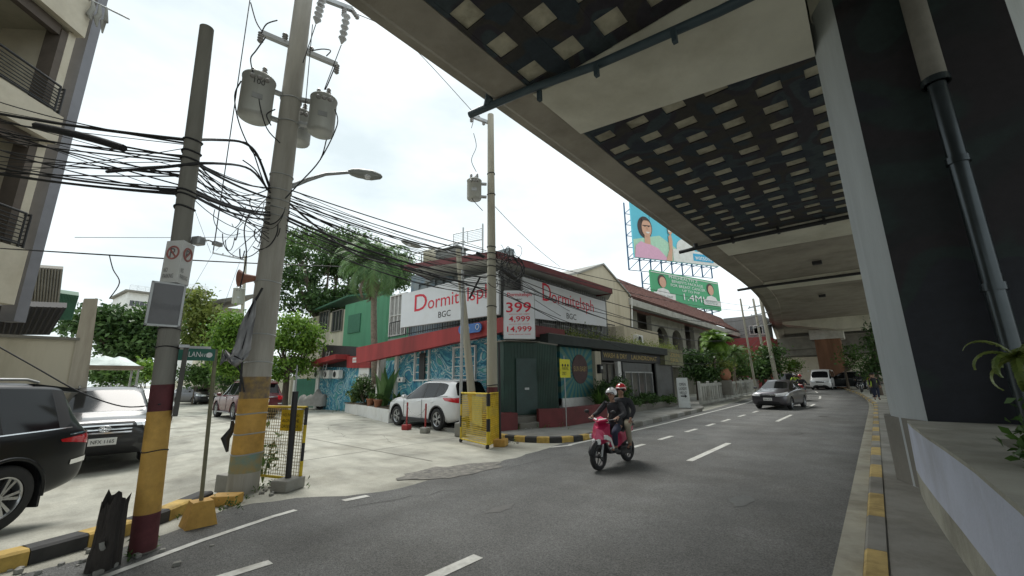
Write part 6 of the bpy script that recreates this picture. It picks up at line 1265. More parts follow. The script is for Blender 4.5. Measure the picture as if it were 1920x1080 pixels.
def lowwall(label, pts, h, m, w=.22):
    og = Vector((*pts[0], 0)); o = MB(og)
    for a, b in zip(pts, pts[1:]):
        a, b = Vector((*a, .1)), Vector((*b, .1)); d = (b - a).normalized(); n = Vector((d.y, -d.x, 0)) * w; o.prism([a, b, b - n, a - n], (0, 0, h))
    b = o.build('low_wall', m); b.location = og; return tag(b, label, 'low wall')
lowwall('short maroon block wall at the foot of the kiosk near the barricade', [(-9.0, 9.3), (-8.72, 10.25)], .52, M['darkred'], .6)
lowwall('long maroon low wall in front of the sun mural', [(-8.45, 11.0), (-8.0, 11.7), (-8.05, 16.6)], .60, M['darkred'])
lowwall('worn grey planter wall below the laundry windows', [(-8.75, 16.8), (-8.95, 26.2)], .32, M['conc_dk'], .6)
o = MB((-8.8, 10.8, 0)); o.box((-8.75, 10.75, .2), (.4, .8, .2), 0, -.3, .02); o.box((-8.95, 10.8, .36), (.3, .8, .2), 0, -.3, .02); b = o.build('steps', M['conc_dk']); b.location = (-8.8, 10.8, 0); tag(b, 'broken concrete steps up to the kiosk door', 'steps')

# laundry and shop row along the main road
XS = -9.6; RO = Vector((XS, 20, 0)); row = thing('shop_row', 'single storey row of dark shop fronts with laundry signs and roller shutters', 'shop', RO)
sy = lambda px, py=700: P(px, py, 0, XS).y
BK = mat('black_green_fascia', (.022, .030, .028), .6, var=.25, grime=.2); DK = mat('dark_shopfront', (.03, .03, .032), .5, var=.2)
yA, yE = C_.y + .02, sy(1272)
o = MB(RO); o.bb(XS - 3.5, XS - .35, yA, yE, .1, 3.2); o.build('wall', DK, row)
o = MB(RO); o.bb(XS - .34, XS + .55, yA - .4, sy(1238), 2.98, 3.34); o.build('fascia', BK, row)
o = MB(RO); o.bb(XS - 3.5, XS + .3, yA, yE, 3.345, 3.42); o.build('roof', M['conc_dk'], row)
# sun mural
SM = bpy.data.materials.new('sun_mural'); SM.use_nodes = True; t_ = SM.node_tree; b_ = t_.nodes['Principled BSDF']; b_.inputs['Roughness'].default_value = .7
tc = N(t_, 'ShaderNodeTexCoord'); gr = N(t_, 'ShaderNodeTexGradient', gradient_type='RADIAL'); mp = N(t_, 'ShaderNodeMapping'); mp.inputs['Rotation'].default_value = (0, math.pi / 2, 0); mt = N(t_, 'ShaderNodeMath', operation='MULTIPLY'); mt.inputs[1].default_value = 22; fr_ = N(t_, 'ShaderNodeMath', operation='FRACT'); r = N(t_, 'ShaderNodeValToRGB'); r.color_ramp.interpolation = 'EASE'
r.color_ramp.elements[0].position = .38; r.color_ramp.elements[0].color = (.035, .17, .20, 1); r.color_ramp.elements[1].position = .6; r.color_ramp.elements[1].color = (.12, .23, .18, 1)
for a, b in ((tc.outputs['Object'], mp.inputs[0]), (mp.outputs[0], gr.inputs[0]), (gr.outputs['Fac'], mt.inputs[0]), (mt.outputs[0], fr_.inputs[0]), (fr_.outputs[0], r.inputs[0]), (r.outputs[0], b_.inputs['Base Color'])): t_.links.new(a, b)
ym0, ym1 = sy(1052), sy(1112); o = MB(Vector((XS, (ym0 + ym1) / 2, 1.95))); o.bb(XS - .34, XS - .02, ym0, ym1, .62, 2.97); w_ = o.build('sun_mural', SM, row); w_.location = Vector((XS, (ym0 + ym1) / 2, 1.95)) - RO
o = MB(RO); o.bb(XS - .3, XS + .02, ym0, ym1, .1, .9); o.build('mural_plinth', WH, row)
o = MB(RO); cy = sy(1088); o.tube([(XS + .0, cy, 2.08), (XS + .012, cy, 2.08)], .62, 32); c_ = o.build('painted_disc', mat('brown_disc', (.10, .06, .06), .7, var=.15), row)
text('writing', 'SUN BABY', mat('gold_lettering', (.42, .31, .10), .5, var=.1), c_, (XS + .014, cy - .52, 1.98), (0, 1, 0), (0, 0, 1), .22, 1.05, base=RO)
o = MB(RO); o.bb(XS - .2, XS + .12, sy(1113), sy(1124), .3, 2.9); o.build('pillar', M['beige'], row)
GT = mat('gold_lettering', (.42, .31, .10), .5)
o = MB(RO); o.bb(XS - .1, XS + .14, sy(1125), sy(1236), 2.5, 2.97); sb_ = o.build('sign_panel', DK, row)
zt = lambda px, py: P(px, py, 0, XS + .15).z
text('writing', 'WASH & DRY', GT, sb_, (XS + .145, sy(1128), 2.63), (0, 1, 0), (0, 0, 1), .24, sy(1173) - sy(1128), base=RO, bold=.02)
text('writing', 'LAUNDROMAT', GT, sb_, (XS + .145, sy(1181), 2.63), (0, 1, 0), (0, 0, 1), .24, sy(1229) - sy(1181), base=RO, bold=.02)
win(row, RO, sy(1127), sy(1150), .45, 2.35, XS + .05, 2, 1, ax='y', fr=mat('brown_frame', (.10, .09, .08), .5), gl=mat('shop_glass', (.10, .10, .095), .12, var=.3, scale=2), name='shop_window')
o = MB(RO); o.bb(XS - .1, XS + .1, sy(1156), sy(1162), .2, 2.5); o.build('pillar', WH, row)
SHT = mat('roller_shutter', (.16, .165, .165), .55, .3, var=.1, grime=.2)
def shutter(y0_, y1_, z0, z1, nm='roller_shutter'):
    o = MB(RO); z = z0
    while z < z1: o.bb(XS - .06, XS + .02, y0_, y1_, z, z + .075); o.bb(XS - .07, XS - .01, y0_, y1_, z + .075, z + .095); z += .095
    return o.build(nm, SHT, row)
shutter(sy(1168), sy(1222), 2.0, 2.45)
win(row, RO, sy(1170), sy(1220), .4, 1.95, XS + .04, 4, 1, ax='y', fr=M['steel'], gl=MATS['shop_glass'], name='shop_window')
shutter(sy(1230), sy(1258), .35, 2.45)
o = MB(RO); o.bb(XS - .1, XS + .35, sy(1238), sy(1273), 2.45, 3.42); sg_ = o.build('sign_panel', mat('olive_sign', (.22, .22, .13), .7, var=.2, scale=4, grime=.3), row)
text('writing', 'ZEN\nSPA', GT, sg_, (XS + .36, sy(1248), 2.6), (0, 1, 0), (0, 0, 1), .6, sy(1266) - sy(1248), base=RO)
o = MB(RO); o.bb(XS - .34, XS + .5, yA, yE, .1, .3); o.build('step', M['conc_dk'], row)
q = Vector((XS + .15, sy(1118), 2.1)); t = thing('wall_unit', 'small dark wall unit on the pillar beside the sun mural', 'wall unit', q); o = MB(); o.box((.05, 0, 0), (.2, .25, .4), 0, 0, .03); o.build('housing', M['black'], t); o = MB(); o.box((.155, 0, .05), (.01, .18, .12)); o.build('panel', M['steel'], t)
# yellow sign on a thin pole
q = P(1062, 760, 2, .13); q = Vector((-7.9, P(1062, 790, 0, -7.9).y, .12)); t = thing('yellow_sign', 'small bright yellow notice on a thin post before the sun mural', 'sign', q); o = MB(); o.tube([(0, 0, 0), (0, 0, 2.3)], .018, 8); o.build('post', M['steel'], t)
zz0, zz1 = P(1062, 708, 0, -7.9).z - .12, P(1062, 674, 0, -7.9).z - .12; YS = mat('sign_yellow', (.72, .66, .02), .5, var=.04); o = MB(); o.bb(.02, .04, -.30, .30, zz0, zz1); bd = o.build('board', YS, t)

for k in range(3): o = MB(); o.tube([(.04, -.16 + k * .16, zz1 - .2), (.048, -.16 + k * .16, zz1 - .2)], .045, 10); o.build('dot', M['blktext'], bd)
text('writing', 'PARKING\nONLY', M['blktext'], bd, (.04, -.2, zz0 + .08), (0, 1, 0), (0, 0, 1), .28, .4)
# a-frame sign
q = P(1284, 766, 2, .12); t = thing('standing_sign', 'white standing sign with black lettering and an arrow on the pavement', 'sign', q, math.radians(-66)); t.scale = (1, .64, .9); o = MB(); o.prism([(.02, -.42, .05), (.02, .46, .05), (.0, .42, 1.72), (.0, -.40, 1.72)], (-.05, 0, 0)); bd = o.build('board', mat('sign_white', (.66, .69, .68), .6, var=.04, grime=.15), t)
for k, s in enumerate(['OPEN', 'LAUNDRY', 'HELLO']): text('writing', s, M['blktext'], bd, (.02, -.25 - (k == 1) * .06, 1.27 - k * .24), (0, 1, 0), (0, 0, 1), .16, .5 + (k == 1) * .12, off=.012)
o = MB(); o.prism([(.035, -.2, .66), (.035, .1, .66), (.035, .1, .60), (.035, .28, .69), (.035, .1, .78), (.035, .1, .72), (.035, -.2, .72)], (.004, 0, 0)); o.build('arrow', M['blktext'], bd)
o = MB(); o.bb(-.5, -.46, -.4, .42, 0, 1.6); o.bb(-.3, .1, -.46, -.43, 0, .06); o.bb(-.3, .1, .47, .50, 0, .06); o.build('rear_leg_frame', M['steel'], t)
# pale panel fence
FO_ = Vector((-8.2, 27, 0)); fn = thing('panel_fence', 'low pale concrete panel fence along the pavement under the palms', 'fence', FO_); FW = mat('fence_white', (.50, .50, .46), .8, var=.1, grime=.35)
ys_ = [26.6 + 1.9 * k for k in range(11)]
for i, (a, b) in enumerate(zip(ys_, ys_[1:])):
    zc = gz(-8, a); xa = lambda y: -8.15 - .02 * (y - 26)
    o = MB(FO_); o.box((xa(a), a, zc + .75), (.16, .16, 1.4), 0, 0, .02); o.build('post', FW, fn)
    o = MB(FO_); x = xa(a); o.bb(x - .03, x + .03, a + .09, b - .09, zc + 1.15, zc + 1.32); o.bb(x - .03, x + .03, a + .09, b - .09, zc + .12, zc + .28)
    for k in range(4): yy = a + .2 + k * .45; o.bb(x - .025, x + .025, yy, yy + .1, zc + .28, zc + 1.15)
    o.build('panel', FW, fn)
    if i < 5: o = MB(FO_); o.bb(x - .08, x - .04, a + .1, b - .1, zc + .28, zc + 1.15); o.build('infill', FW, fn)

# tiled roof building
TX = -12.6; TO = Vector((TX, 40, 0)); tb = thing('tiled_building', 'long building with a brown tiled roof and dark arches', 'building', TO)
def tile_mat():
    m = mat('roof_tiles', (.25, .11, .085), .85, var=.25, scale=5, grime=.3); t = m.node_tree; b = bsdf(m); tc = N(t, 'ShaderNodeTexCoord'); mp = N(t, 'ShaderNodeMapping'); mp.inputs['Rotation'].default_value = (0, 0, math.pi / 2)
    w = N(t, 'ShaderNodeTexBrick'); w.inputs['Scale'].default_value = 2.2; w.inputs['Mortar Size'].default_value = .035; w.inputs['Color1'].default_value = (1, 1, 1, 1); w.inputs['Color2'].default_value = (.72, .7, .7, 1); w.inputs['Mortar'].default_value = (.35, .33, .33, 1)
    src = b.inputs['Base Color'].links[0].from_socket; mm = N(t, 'ShaderNodeMix', data_type='RGBA', blend_type='MULTIPLY'); mm.inputs[0].default_value = 1; t.links.new(tc.outputs['Object'], mp.inputs[0]); t.links.new(mp.outputs[0], w.inputs[0]); t.links.new(src, mm.inputs[6]); t.links.new(w.outputs[0], mm.inputs[7]); t.links.new(mm.outputs[2], b.inputs['Base Color']); return m
TM = tile_mat(); EA, EB = P(1178, 556, 0, TX), P(1385, 617, 0, TX); RA, RB = P(1152, 524, 0, TX - 3.0), P(1352, 586, 0, TX - 3.0); EB.z = EA.z; RB.z = RA.z
o = MB(TO); o.prism([EA, EB, RB, RA], (0, 0, .12)); 
n_r = 9; nrm = Vector((.5, 0, .85))
for k in range(n_r): f0 = k / n_r; a, b = EA.lerp(RA, f0), EB.lerp(RB, f0); a2, b2 = EA.lerp(RA, f0 + .97 / n_r), EB.lerp(RB, f0 + .97 / n_r); o.add([a + Vector((.04, 0, .18)), b + Vector((.04, 0, .18)), b2 + Vector((0, 0, .13)), a2 + Vector((0, 0, .13)), a + Vector((.04, 0, .12)), b + Vector((.04, 0, .12))], [(0, 1, 2, 3), (4, 5, 1, 0)])
o.build('roof', TM, tb)
o = MB(TO); o.prism([RA + Vector((0, 0, .1)), RB + Vector((0, 0, .1)), RB + Vector((-4, 3, -3)), RA + Vector((-4, 0, -3))], (0, 0, .1)); o.build('roof_rear', TM, tb)
o = MB(TO); z0 = EA.z; o.bb(TX - .3, TX + .12, EA.y, EB.y, z0 - .62, z0 - .12); o.bb(TX - 1.3, TX - .32, EA.y, EB.y, z0 - .25, z0 - .15); o.build('eave_beam', mat('pale_beam', (.40, .39, .35), .85, var=.1, grime=.3), tb)
o = MB(TO); o.bb(TX - 5, TX - 1.9, EA.y, EB.y, 0, z0 - .3); o.build('wall', mat('shaded_wall', (.10, .09, .08), .9, var=.2), tb)  # near-black base colour stands in for shade inside the arcade
CW = mat('shaded_column_cream', (.26, .25, .21), .85, var=.1, grime=.2)  # cream darkened so the colour itself carries the shade under the eave
for k in range(9):
    y = EA.y + 2.6 + k * 3.6; o = MB(TO); arc = []
    ax_, rr = y + 1.8, 1.35
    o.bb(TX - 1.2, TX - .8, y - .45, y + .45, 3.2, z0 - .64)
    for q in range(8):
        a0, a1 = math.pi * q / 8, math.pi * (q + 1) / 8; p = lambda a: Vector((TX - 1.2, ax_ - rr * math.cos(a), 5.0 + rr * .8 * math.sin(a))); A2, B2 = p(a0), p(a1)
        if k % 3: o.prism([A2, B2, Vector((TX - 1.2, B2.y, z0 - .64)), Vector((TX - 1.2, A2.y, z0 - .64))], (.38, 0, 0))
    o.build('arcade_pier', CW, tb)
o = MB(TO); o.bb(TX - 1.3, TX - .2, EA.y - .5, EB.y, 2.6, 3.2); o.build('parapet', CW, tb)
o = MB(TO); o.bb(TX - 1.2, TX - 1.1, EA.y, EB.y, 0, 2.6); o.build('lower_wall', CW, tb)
# cream gable building
GX = TX; G = [P(*p, 0, GX) for p in ((1082, 514), (1130, 497), (1181, 556), (1181, 640))]; G.append(Vector((GX, G[0].y, 3.2))); G[3].z = 3.2
GO = Vector((GX, 24, 0)); gb = thing('gable_building', 'cream gabled building between the hostel and the tiled roof', 'building', GO); o = MB(GO); o.prism([G[4], G[3], G[2], G[1], G[0]], (-6, 0, 0)); o.bb(GX - 6, GX - .02, G[0].y, G[3].y, 0, 3.2); o.build('wall', M['cream'], gb)
o = MB(GO); 
for a, b in ((G[0], G[1]), (G[1], G[2])): o.prism([a + Vector((.1, 0, 0)), b + Vector((.1, 0, 0)), b + Vector((.1, 0, .12)), a + Vector((.1, 0, .12))], (-6.2, 0, 0))
o.build('roof_edge', M['conc'], gb); o = MB(GO); o.tube([G[2] + Vector((.1, .05, -.1)), G[3] + Vector((.1, .05, 0))], .06, 8); o.build('downpipe', WH, gb)
o = MB((-10.6, 24, 3.4)); q0 = P(1180, 640, 0, -10.6); o.bb(-11.6, -10.3, 21.5, 26.4, 3.42, 4.6); b = o.build('roof_hut', M['cream']); b.location = (-10.6, 24, 3.4); tag(b, 'low cream block on the shop roof below the gable', 'roof hut')
for px, py in ((1196, 638),): q = P(px, py, 0, -10.2); t = thing('air_conditioner', 'boxed air conditioner on the shop roof near the gable', 'air conditioner', q); o = MB(); o.box((0, 0, 0), (.35, .8, .6), 0, 0, .03); o.build('casing', WH, t); o = MB(); o.tube([(.18, -.1, 0), (.19, -.1, 0)], .22, 20); o.build('fan_grille', M['black'], t)

# left apartment block: balconies seen from below, its front turned 45 degrees to the road
CP = Vector((-12.49, -.59, 0)); ab = thing('apartment_block', 'tall cream apartment block with steel railed balconies at the left edge', 'building', CP, math.radians(-45)); AO = Vector((0, 0, 0))
K = lambda px, py: vplane(px, py, CP, 0)
CR = mat('apartment_cream', (.56, .51, .41), .85, var=.07, grime=.15); SOF = mat('apartment_soffit', (.46, .43, .34), .85, var=.1, grime=.2); PP_ = mat('grey_post', (.20, .20, .22), .6, .2, var=.1); BRN = mat('brown_edge', (.10, .08, .065), .8, var=.2)
o = MB(); o.bb(-.3, 12, -9, -1.7, 3.0, 14); o.bb(-.3, 12, -9, -4.5, 0, 3.0); o.build('wall', SOF, ab)
o = MB(); o.bb(-.62, -.40, -.5, -.2, 2.9, 13); o.build('corner_post', PP_, ab); o = MB(); o.tube([(-.9, -.6, 3), (-.9, -.6, 13)], .05, 8); o.build('downpipe', M['steel'], ab)
for z0, z1, zr, zs in ((3.19, 4.32, 5.05, 6.6), (6.72, 7.38, 8.04, 9.4), (9.47, 10.7, 11.4, 12.8)):
    o = MB(); o.bb(-.15, 12, -.12, 0, z0, z1); o.bb(-.15, -.03, -1.7, -.125, z0, z1); o.build('balcony_parapet', CR, ab)
    o = MB(); o.bb(-.02, 12, -1.7, -.125, z0 + .02, z0 + .2); o.build('balcony_slab', SOF, ab)
    rail(ab, (0, -.06, z1), (12, -.06, z1), zr - z1, 7, org=(0, 0, 0), kind=1); rail(ab, (-.09, -1.7, z1), (-.09, -.06, z1), zr - z1, 7, org=(0, 0, 0), kind=1)
    o = MB(); o.bb(.02, .16, -.5, -.18, z1 + .02, zs); o.bb(.165, 12, -.34, -.2, zs - .16, zs + .3); o.build('opening_frame', BRN, ab)
    o = MB(); o.bb(-.14, .015, -1.6, -.18, z1 + .02, zs + .3); o.build('end_wall', CR, ab)
    for k in range(3): win(ab, (0, 0, 0), 1.6 + 3 * k, 3.2 + 3 * k, z0 + .4, zs - .3, 1.74, 2, 1, fr=M['black'], name='balcony_door') if False else None
    for k in range(3): o = MB(); o.bb(1.4 + 3 * k, 2.9 + 3 * k, -1.69, -1.62, z0 + .25, zs - .3); dd_ = o.build('balcony_door', M['black'], ab); o = MB(); o.bb(1.5 + 3 * k, 2.1 + 3 * k, -1.618, -1.6, z0 + .4, zs - .4); o.build('door_glass', M['wglass'], dd_)
    o = MB(); o.box((.9, -1.3, z1 + .45), (.8, .3, .55), 0, 0, .03); o.build('air_conditioner', WH, ab)
q = K(172, 8); t = thing('hanging_cloth', 'ragged pale cloth hanging from the rail at the top left', 'cloth', q); o = MB(); rr = random.Random(3)
for k in range(3): o.tube([(0, .12 * k, .1), (.03, .12 * k + .04, -.1 - .1 * k), (0, .12 * k, -.3), (.02, .11 * k + .05, -.42 - .1 * k)], [.02, .05, .06, .015], 7)
o.build('cloth', M['conc'], t); o = MB(); o.tube([(0, -.25, .1), (0, .65, .08)], .02, 6); o.build('pole', M['steel'], t)
# dark corrugated roofs and the boundary wall on the left
WX = -15.4; wl = thing('boundary_wall', 'stained cream boundary wall with a broad gatepost behind the suvs', 'wall', (WX, .3, 0)); WO = Vector((WX, .3, 0)); k_ = lambda px, py, x=WX: P(px, py, 0, x)
a, b = k_(0, 632), k_(150, 634); o = MB(WO); o.bb(WX - .2, WX, a.y - 9, b.y + .02, -.2, a.z); o.build('wall', M['beige'], wl); o = MB(WO); o.bb(WX - .26, WX + .05, a.y - 9, b.y, a.z, a.z + .07); o.build('coping', M['conc_dk'], wl)
PB, PT = k_(128, 725), k_(186, 558); o = MB(WO); y0_, y1_ = k_(132, 735).y, k_(182, 735).y; 
o.prism([(WX + .03, k_(125, 745).y, -.2), (WX + .03, k_(170, 745).y, -.2), (WX + .03, k_(184, 560).y, k_(184, 560).z), (WX + .03, k_(158, 560).y, k_(158, 560).z)], (-.3, 0, 0)); o.build('gatepost', mat('gatepost', (.42, .38, .31), .9, var=.15, streak=True, grime=.4), wl)
for k, (x0, y0_, x1, y1_, D, lb, m_) in enumerate([(48, 500, 118, 606, 19, 'weathered grey sheet roof wall left of the gatepost', M['conc_dk']), (112, 550, 148, 600, 19.5, 'green edged corrugated roof beside the gatepost', mat('green_roof', (.04, .12, .07), .7, var=.2)), (-30, 572, 128, 628, 17, 'black corrugated awning above the boundary wall', mat('black_corrugated', (.03, .028, .028), .8, var=.2))]):
    a, b, c, d = [P(x, y, 0, -D) for x, y in ((x0, y0_), (x1 if k < 2 else 125, y0_ + 5), (x1 - 12 if k == 0 else x1 - 35 if k == 2 else x1 - 14, y1_ ), (x0 - 5, y1_ ))]
    o = MB(a); o.prism([a, b, c, d], (-.8, 0, .25)); 
    for j in range(12): p0, p1_ = a.lerp(b, (j + .5) / 12), d.lerp(c, (j + .5) / 12); o.tube([p0 + Vector((.03, 0, 0)), p1_ + Vector((.03, 0, 0))], .025, 5)
    b_ = o.build('sheet_roof', m_); b_.location = a; tag(b_, lb, 'roof')

# green house, annex and far houses up the side street
Q = lambda px, py, y=15.0: P(px, py, 1, y)
gh = thing('green_house', 'green upper storey house wall behind the palm', 'house', (-28, 15, 0)); GO = Vector((-28, 15, 0))
a, b = Q(648, 572), Q(720, 566); o = MB(GO); o.bb(a.x, b.x + .4, 15, 19, 2, a.z); o.build('wall', M['green'], gh); c = Q(655, 592); d = Q(675, 622); o = MB(GO); o.bb(c.x, d.x, 14.93, 15.0, d.z, c.z); o.build('window_grille', mat('green_dark_grille', (.04, .15, .09), .7, var=.3, scale=20), gh)
e = Q(600, 575, 15.4); o = MB(GO); o.bb(e.x - 2.5, a.x - .02, 15.2, 19, 0, Q(620, 600, 15.2).z + .6); o.build('side_wing', M['beige'], gh); f0, f1 = Q(590, 582, 14.6), Q(652, 556, 14.6); o = MB(GO); o.prism([f0, f1, f1 + Vector((0, 4, 1)), f0 + Vector((0, 4, 1))], (0, 0, .12)); o.build('roof', mat('green_roof', (.04, .12, .07)), gh)
for k in range(2): p_ = Q(598 + 24 * k, 622, 15.15); win(gh, GO, p_.x, p_.x + 1.6, p_.z, p_.z + 1.6, 15.12, 3, 1, fr=M['conc_dk'])
ah = thing('blue_annex', 'low annex with blue wave paint, red roof edge and small air conditioners', 'building', (-24, 12.4, 0)); AO2 = Vector((-24, 12.4, 0)); Z = lambda px, py: P(px, py, 1, 12.4)
a, b = Z(597, 745), Z(730, 745); o = MB(AO2); o.bb(a.x, b.x + .5, 12.4, 14.8, 0, Z(650, 682).z); o.build('wall', MUR, ah); o = MB(AO2); o.bb(a.x - .4, a.x, 12.3, 12.5, 0, Z(597, 648).z); o.build('white_post', WH, ah)
o = MB(AO2); p0, p1_ = Z(598, 690), Z(655, 678); o.prism([Z(598, 688) , Z(656, 674), Z(656, 665), Z(598, 680)], (0, -.9, 0)); o.prism([Z(656, 690), Z(700, 690), Z(700, 668), Z(656, 668)], (0, -.2, 0)); o.build('red_roof_edge', M['red'], ah)
o = MB(AO2); o.prism([Z(600, 688), Z(600, 646), Z(670, 650), Z(695, 660), Z(695, 690)], (0, .5, 0)); o.build('dark_canopy', mat('dark_canopy', (.04, .04, .042), .8, var=.2), ah)
o = MB(AO2); q = Z(679, 675); o.box(q - Vector((0, .3, 0)), (1.0, .04, .28)); s_0 = o.build('sign_panel', WH, ah); text('writing', 'ENTRANCE', M['redtext'], s_0, q + Vector((-.42, -.322, -.06)), (1, 0, 0), (0, 0, 1), .12, .84, base=AO2)
o = MB(AO2); q = Z(686, 697); o.box(q - Vector((0, .1, 0)), (1.1, .06, 1.0)); s_0 = o.build('sign_panel', WH, ah); text('writing', 'ENTRY', M['blktext'], s_0, q + Vector((-.4, -.132, -.35)), (1, 0, 0), (0, 0, 1), .22, .8, base=AO2)
for k in range(3):
    q = Z(606 + 18 * k, 702); t = thing('air_conditioner', ('leftmost', 'middle', 'rightmost')[k] + ' of three outdoor air conditioners on the blue annex wall', 'air conditioner', q - Vector((0, .3, 0))); o = MB(); o.box((0, 0, 0), (.75, .3, .5), 0, 0, .03); o.build('casing', WH, t); o = MB(); o.tube([(-.1, -.15, 0), (-.1, -.16, 0)], .18, 18); o.build('fan_grille', M['black'], t)
q = Z(620, 706) + Vector((0, -.5, 0)); t = thing('ladder', 'grey ladder leaning above the small air conditioners', 'ladder', q); h_ = Z(620, 660).z - Z(620, 706).z; o = MB(); 
for s in (-.2, .2): o.tube([(s, 0, 0), (s, .2, h_)], .03, 6)
for k in range(8): o.tube([(-.2, .02 * k, h_ * (k + .5) / 8), (.2, .02 * k, h_ * (k + .5) / 8)], .02, 6)
o.build('frame', M['steel'], t)
a, b = Z(552, 700), Z(592, 750); gt = thing('green_gate', 'green metal gate half hidden by the bright tree', 'gate', (a.x, 12.6, 0)); GO3 = Vector((a.x, 12.6, 0)); o = MB(GO3); o.bb(a.x, b.x, 12.6, 12.66, .05, Z(570, 710).z); o.build('gate_leaf', mat('gate_green', (.03, .15, .10), .6, var=.15), gt); o = MB(GO3); o.bb(a.x - .3, a.x, 12.5, 12.8, 0, 2.6); o.build('gate_post', WH, gt); o = MB(GO3); o.bb(b.x, b.x + .25, 12.5, 12.8, 0, 2.6); o.build('gate_post', WH, gt)
a = P(430, 760, 1, 13.6); b = P(545, 760, 1, 13.6); o = MB((b.x, 13.6, 0)); o.bb(a.x - 30, b.x - .4, 13.6, 13.9, 0, 2.2); w_ = o.build('garden_wall', M['beige']); w_.location = (b.x, 13.6, 0); tag(w_, 'pale garden wall behind the dark red suv', 'wall')
# motorbike under a cover
q = P(585, 768, 2, 0); t = thing('covered_motorbike', 'parked motorbike under a grey cover by the annex', 'motorbike', q, .4); vs = []; ns = 11
for i in range(ns):
    x = -.95 + 1.9 * i / (ns - 1); h = .85 + .35 * math.exp(-((x - .4) / .3) ** 2) + .1 * math.sin(i * 2.1); w = .34 - .1 * abs(x)
    for k in range(9): a_ = math.pi * k / 8; vs.append((x + .04 * math.sin(k * 2 + i), math.cos(a_) * w * (1.2 - .3 * math.sin(a_)), .22 + math.sin(a_) ** .6 * (h - .22)))
o = MB(); o.add(vs, [(i * 9 + k, i * 9 + k + 1, (i + 1) * 9 + k + 1, (i + 1) * 9 + k) for i in range(ns - 1) for k in range(8)] + [tuple(range(9)), tuple(range((ns - 1) * 9, ns * 9))[::-1]], 0, True); o.build('cover', mat('cover_grey', (.33, .32, .30), .8, var=.12, scale=4, bump=.5, bscale=8), t)
for x in (-.6, .6): o = MB(); o.lathe([(.15, -.05), (.28, -.05), (.3, 0), (.28, .05), (.15, .05)], (x, 0, .3), 20, 0, 'Y'); o.build('wheel', M['rubber'], t)
# white planter with its bushes
a, b, c = P(735, 800, 2, 0), P(628, 772, 2, 0), P(720, 800, 2, 0); a = Vector((-15.2, 9.7, 0)); pw = thing('white_planter', 'low white planter wall in front of the hostel entrance', 'planter', a); o = MB(a)
pts = [(-15.2, 9.75), (-19.2, 10.9), (-23.0, 11.9), (-22.9, 12.2), (-19.2, 11.8), (-15.2, 11.2)]; o.prism([(x, y, 0) for x, y in pts], (0, 0, .52)); o.build('wall', M['white'], pw); o = MB(a); o.prism([(x * .999 + .0, y + .06 if y < 11 else y - .08, .5) for x, y in pts], (0, 0, .05)); o.build('soil', M['soil'], pw)
# far white block, houses
for (px0, py0, px1, py1, y_, dep, lb, m_, st) in [(240, 548, 290, 600, 60, 12, 'white apartment tower far off left of the grey sign board', WH, 4), (345, 545, 380, 600, 62, 10, 'white tower top right of the leaning pole above the trees', WH, 3), (400, 575, 450, 640, 22, 6, 'beige house with a sloping roof behind the bright trees', M['beige'], 2)]:
    Dd = 110 if y_ > 30 else 48; a, b = PD(px0, py0, Dd), PD(px1, py1, Dd); og = Vector(((a.x + b.x) / 2, (a.y + b.y) / 2, 0)); W_ = (Vector((a.x, a.y, 0)) - Vector((b.x, b.y, 0))).length; rz = math.atan2(b.y - a.y, b.x - a.x)
    t = thing('far_house', lb, 'building', og, rz + .2); o = MB(); o.bb(-W_ / 2, W_ / 2, 0, dep, 0, a.z); o.build('wall', m_, t)
    for k in range(st):
        z = a.z - 1.6 - k * 3.0; win(t, (0, 0, 0), -W_ * .4, W_ * .4, z - 1.1, z, -.06, 5, 1, fr=WH)
    o = MB(); o.prism([(-W_ / 2 - .6, -.8, a.z), (W_ / 2 + .6, -.8, a.z + (1.2 if Dd < 60 else .0)), (W_ / 2 + .6, dep, a.z + (1.2 if Dd < 60 else .0)), (-W_ / 2 - .6, dep, a.z)], (0, 0, .35)); o.build('roof', M['conc_dk'], t)
    if Dd > 60: rail(t, (-W_ / 2, -.5, a.z + .3), (W_ / 2, -.5, a.z + .3), 1.1, 10, 'roof_rail', M['steel'], (0, 0, 0), 1)

# billboards on steel trusses
def billboard(label, p, D, m, txt):
    """p: pixel corners bl, br, tr, tl of the photo; D distance of the left edge"""
    bl = PD(*p[0], D); d = ray(*p[1]); k = (bl.z - CAMH) / d[2]; br = Vector(np.array([0, 0, CAMH]) + k * d); h = PD(*p[3], D).z - bl.z; t = thing('billboard', label, 'billboard', bl); u = (br - bl); W = u.length; u.normalize(); n = Vector((u.y, -u.x, 0)); up = Vector((0, 0, 1))
    o = MB(bl); o.prism([bl, br, br + up * h, bl + up * h], -n * .3); pn = o.build('panel', m, t); return t, pn, bl, u, n, W, h
BT = mat('truss_blue', (.05, .13, .24), .6, .2, var=.15)
def truss(t, bl, u, n, W, h, zb, m=BT):
    o = MB(bl); b = bl - n * 1.6; up = Vector((0, 0, 1))
    for i in range(9):
        p = b + u * (W * i / 8); o.tube([p + up * zb, p + up * h], .12, 5); 
        if i < 8:
            for j in range(6): z0, z1 = zb + (h - zb) * j / 6, zb + (h - zb) * (j + 1) / 6; q = b + u * (W * (i + 1) / 8); o.tube([p + up * z0, q + up * z1], .06, 4); o.tube([p + up * z0, q + up * z0], .06, 4)
        o.tube([p, p + n * 1.3], .07, 4)
    o.build('truss', m, t)
G_ = lambda o_, u, n, x, z, off=.02: o_ + u * x + Vector((0, 0, z)) + n * off
bb, pn, bl, u, n, W, H = billboard('upper billboard showing a smiling woman in pink on a blue ground', [(1190, 482), (1348, 500), (1345, 400), (1184, 372)], 62, mat('bb_blue', (.12, .52, .66), .6, var=.08, scale=.12), '')
truss(bb, bl, u, n, W, H, -1.6)
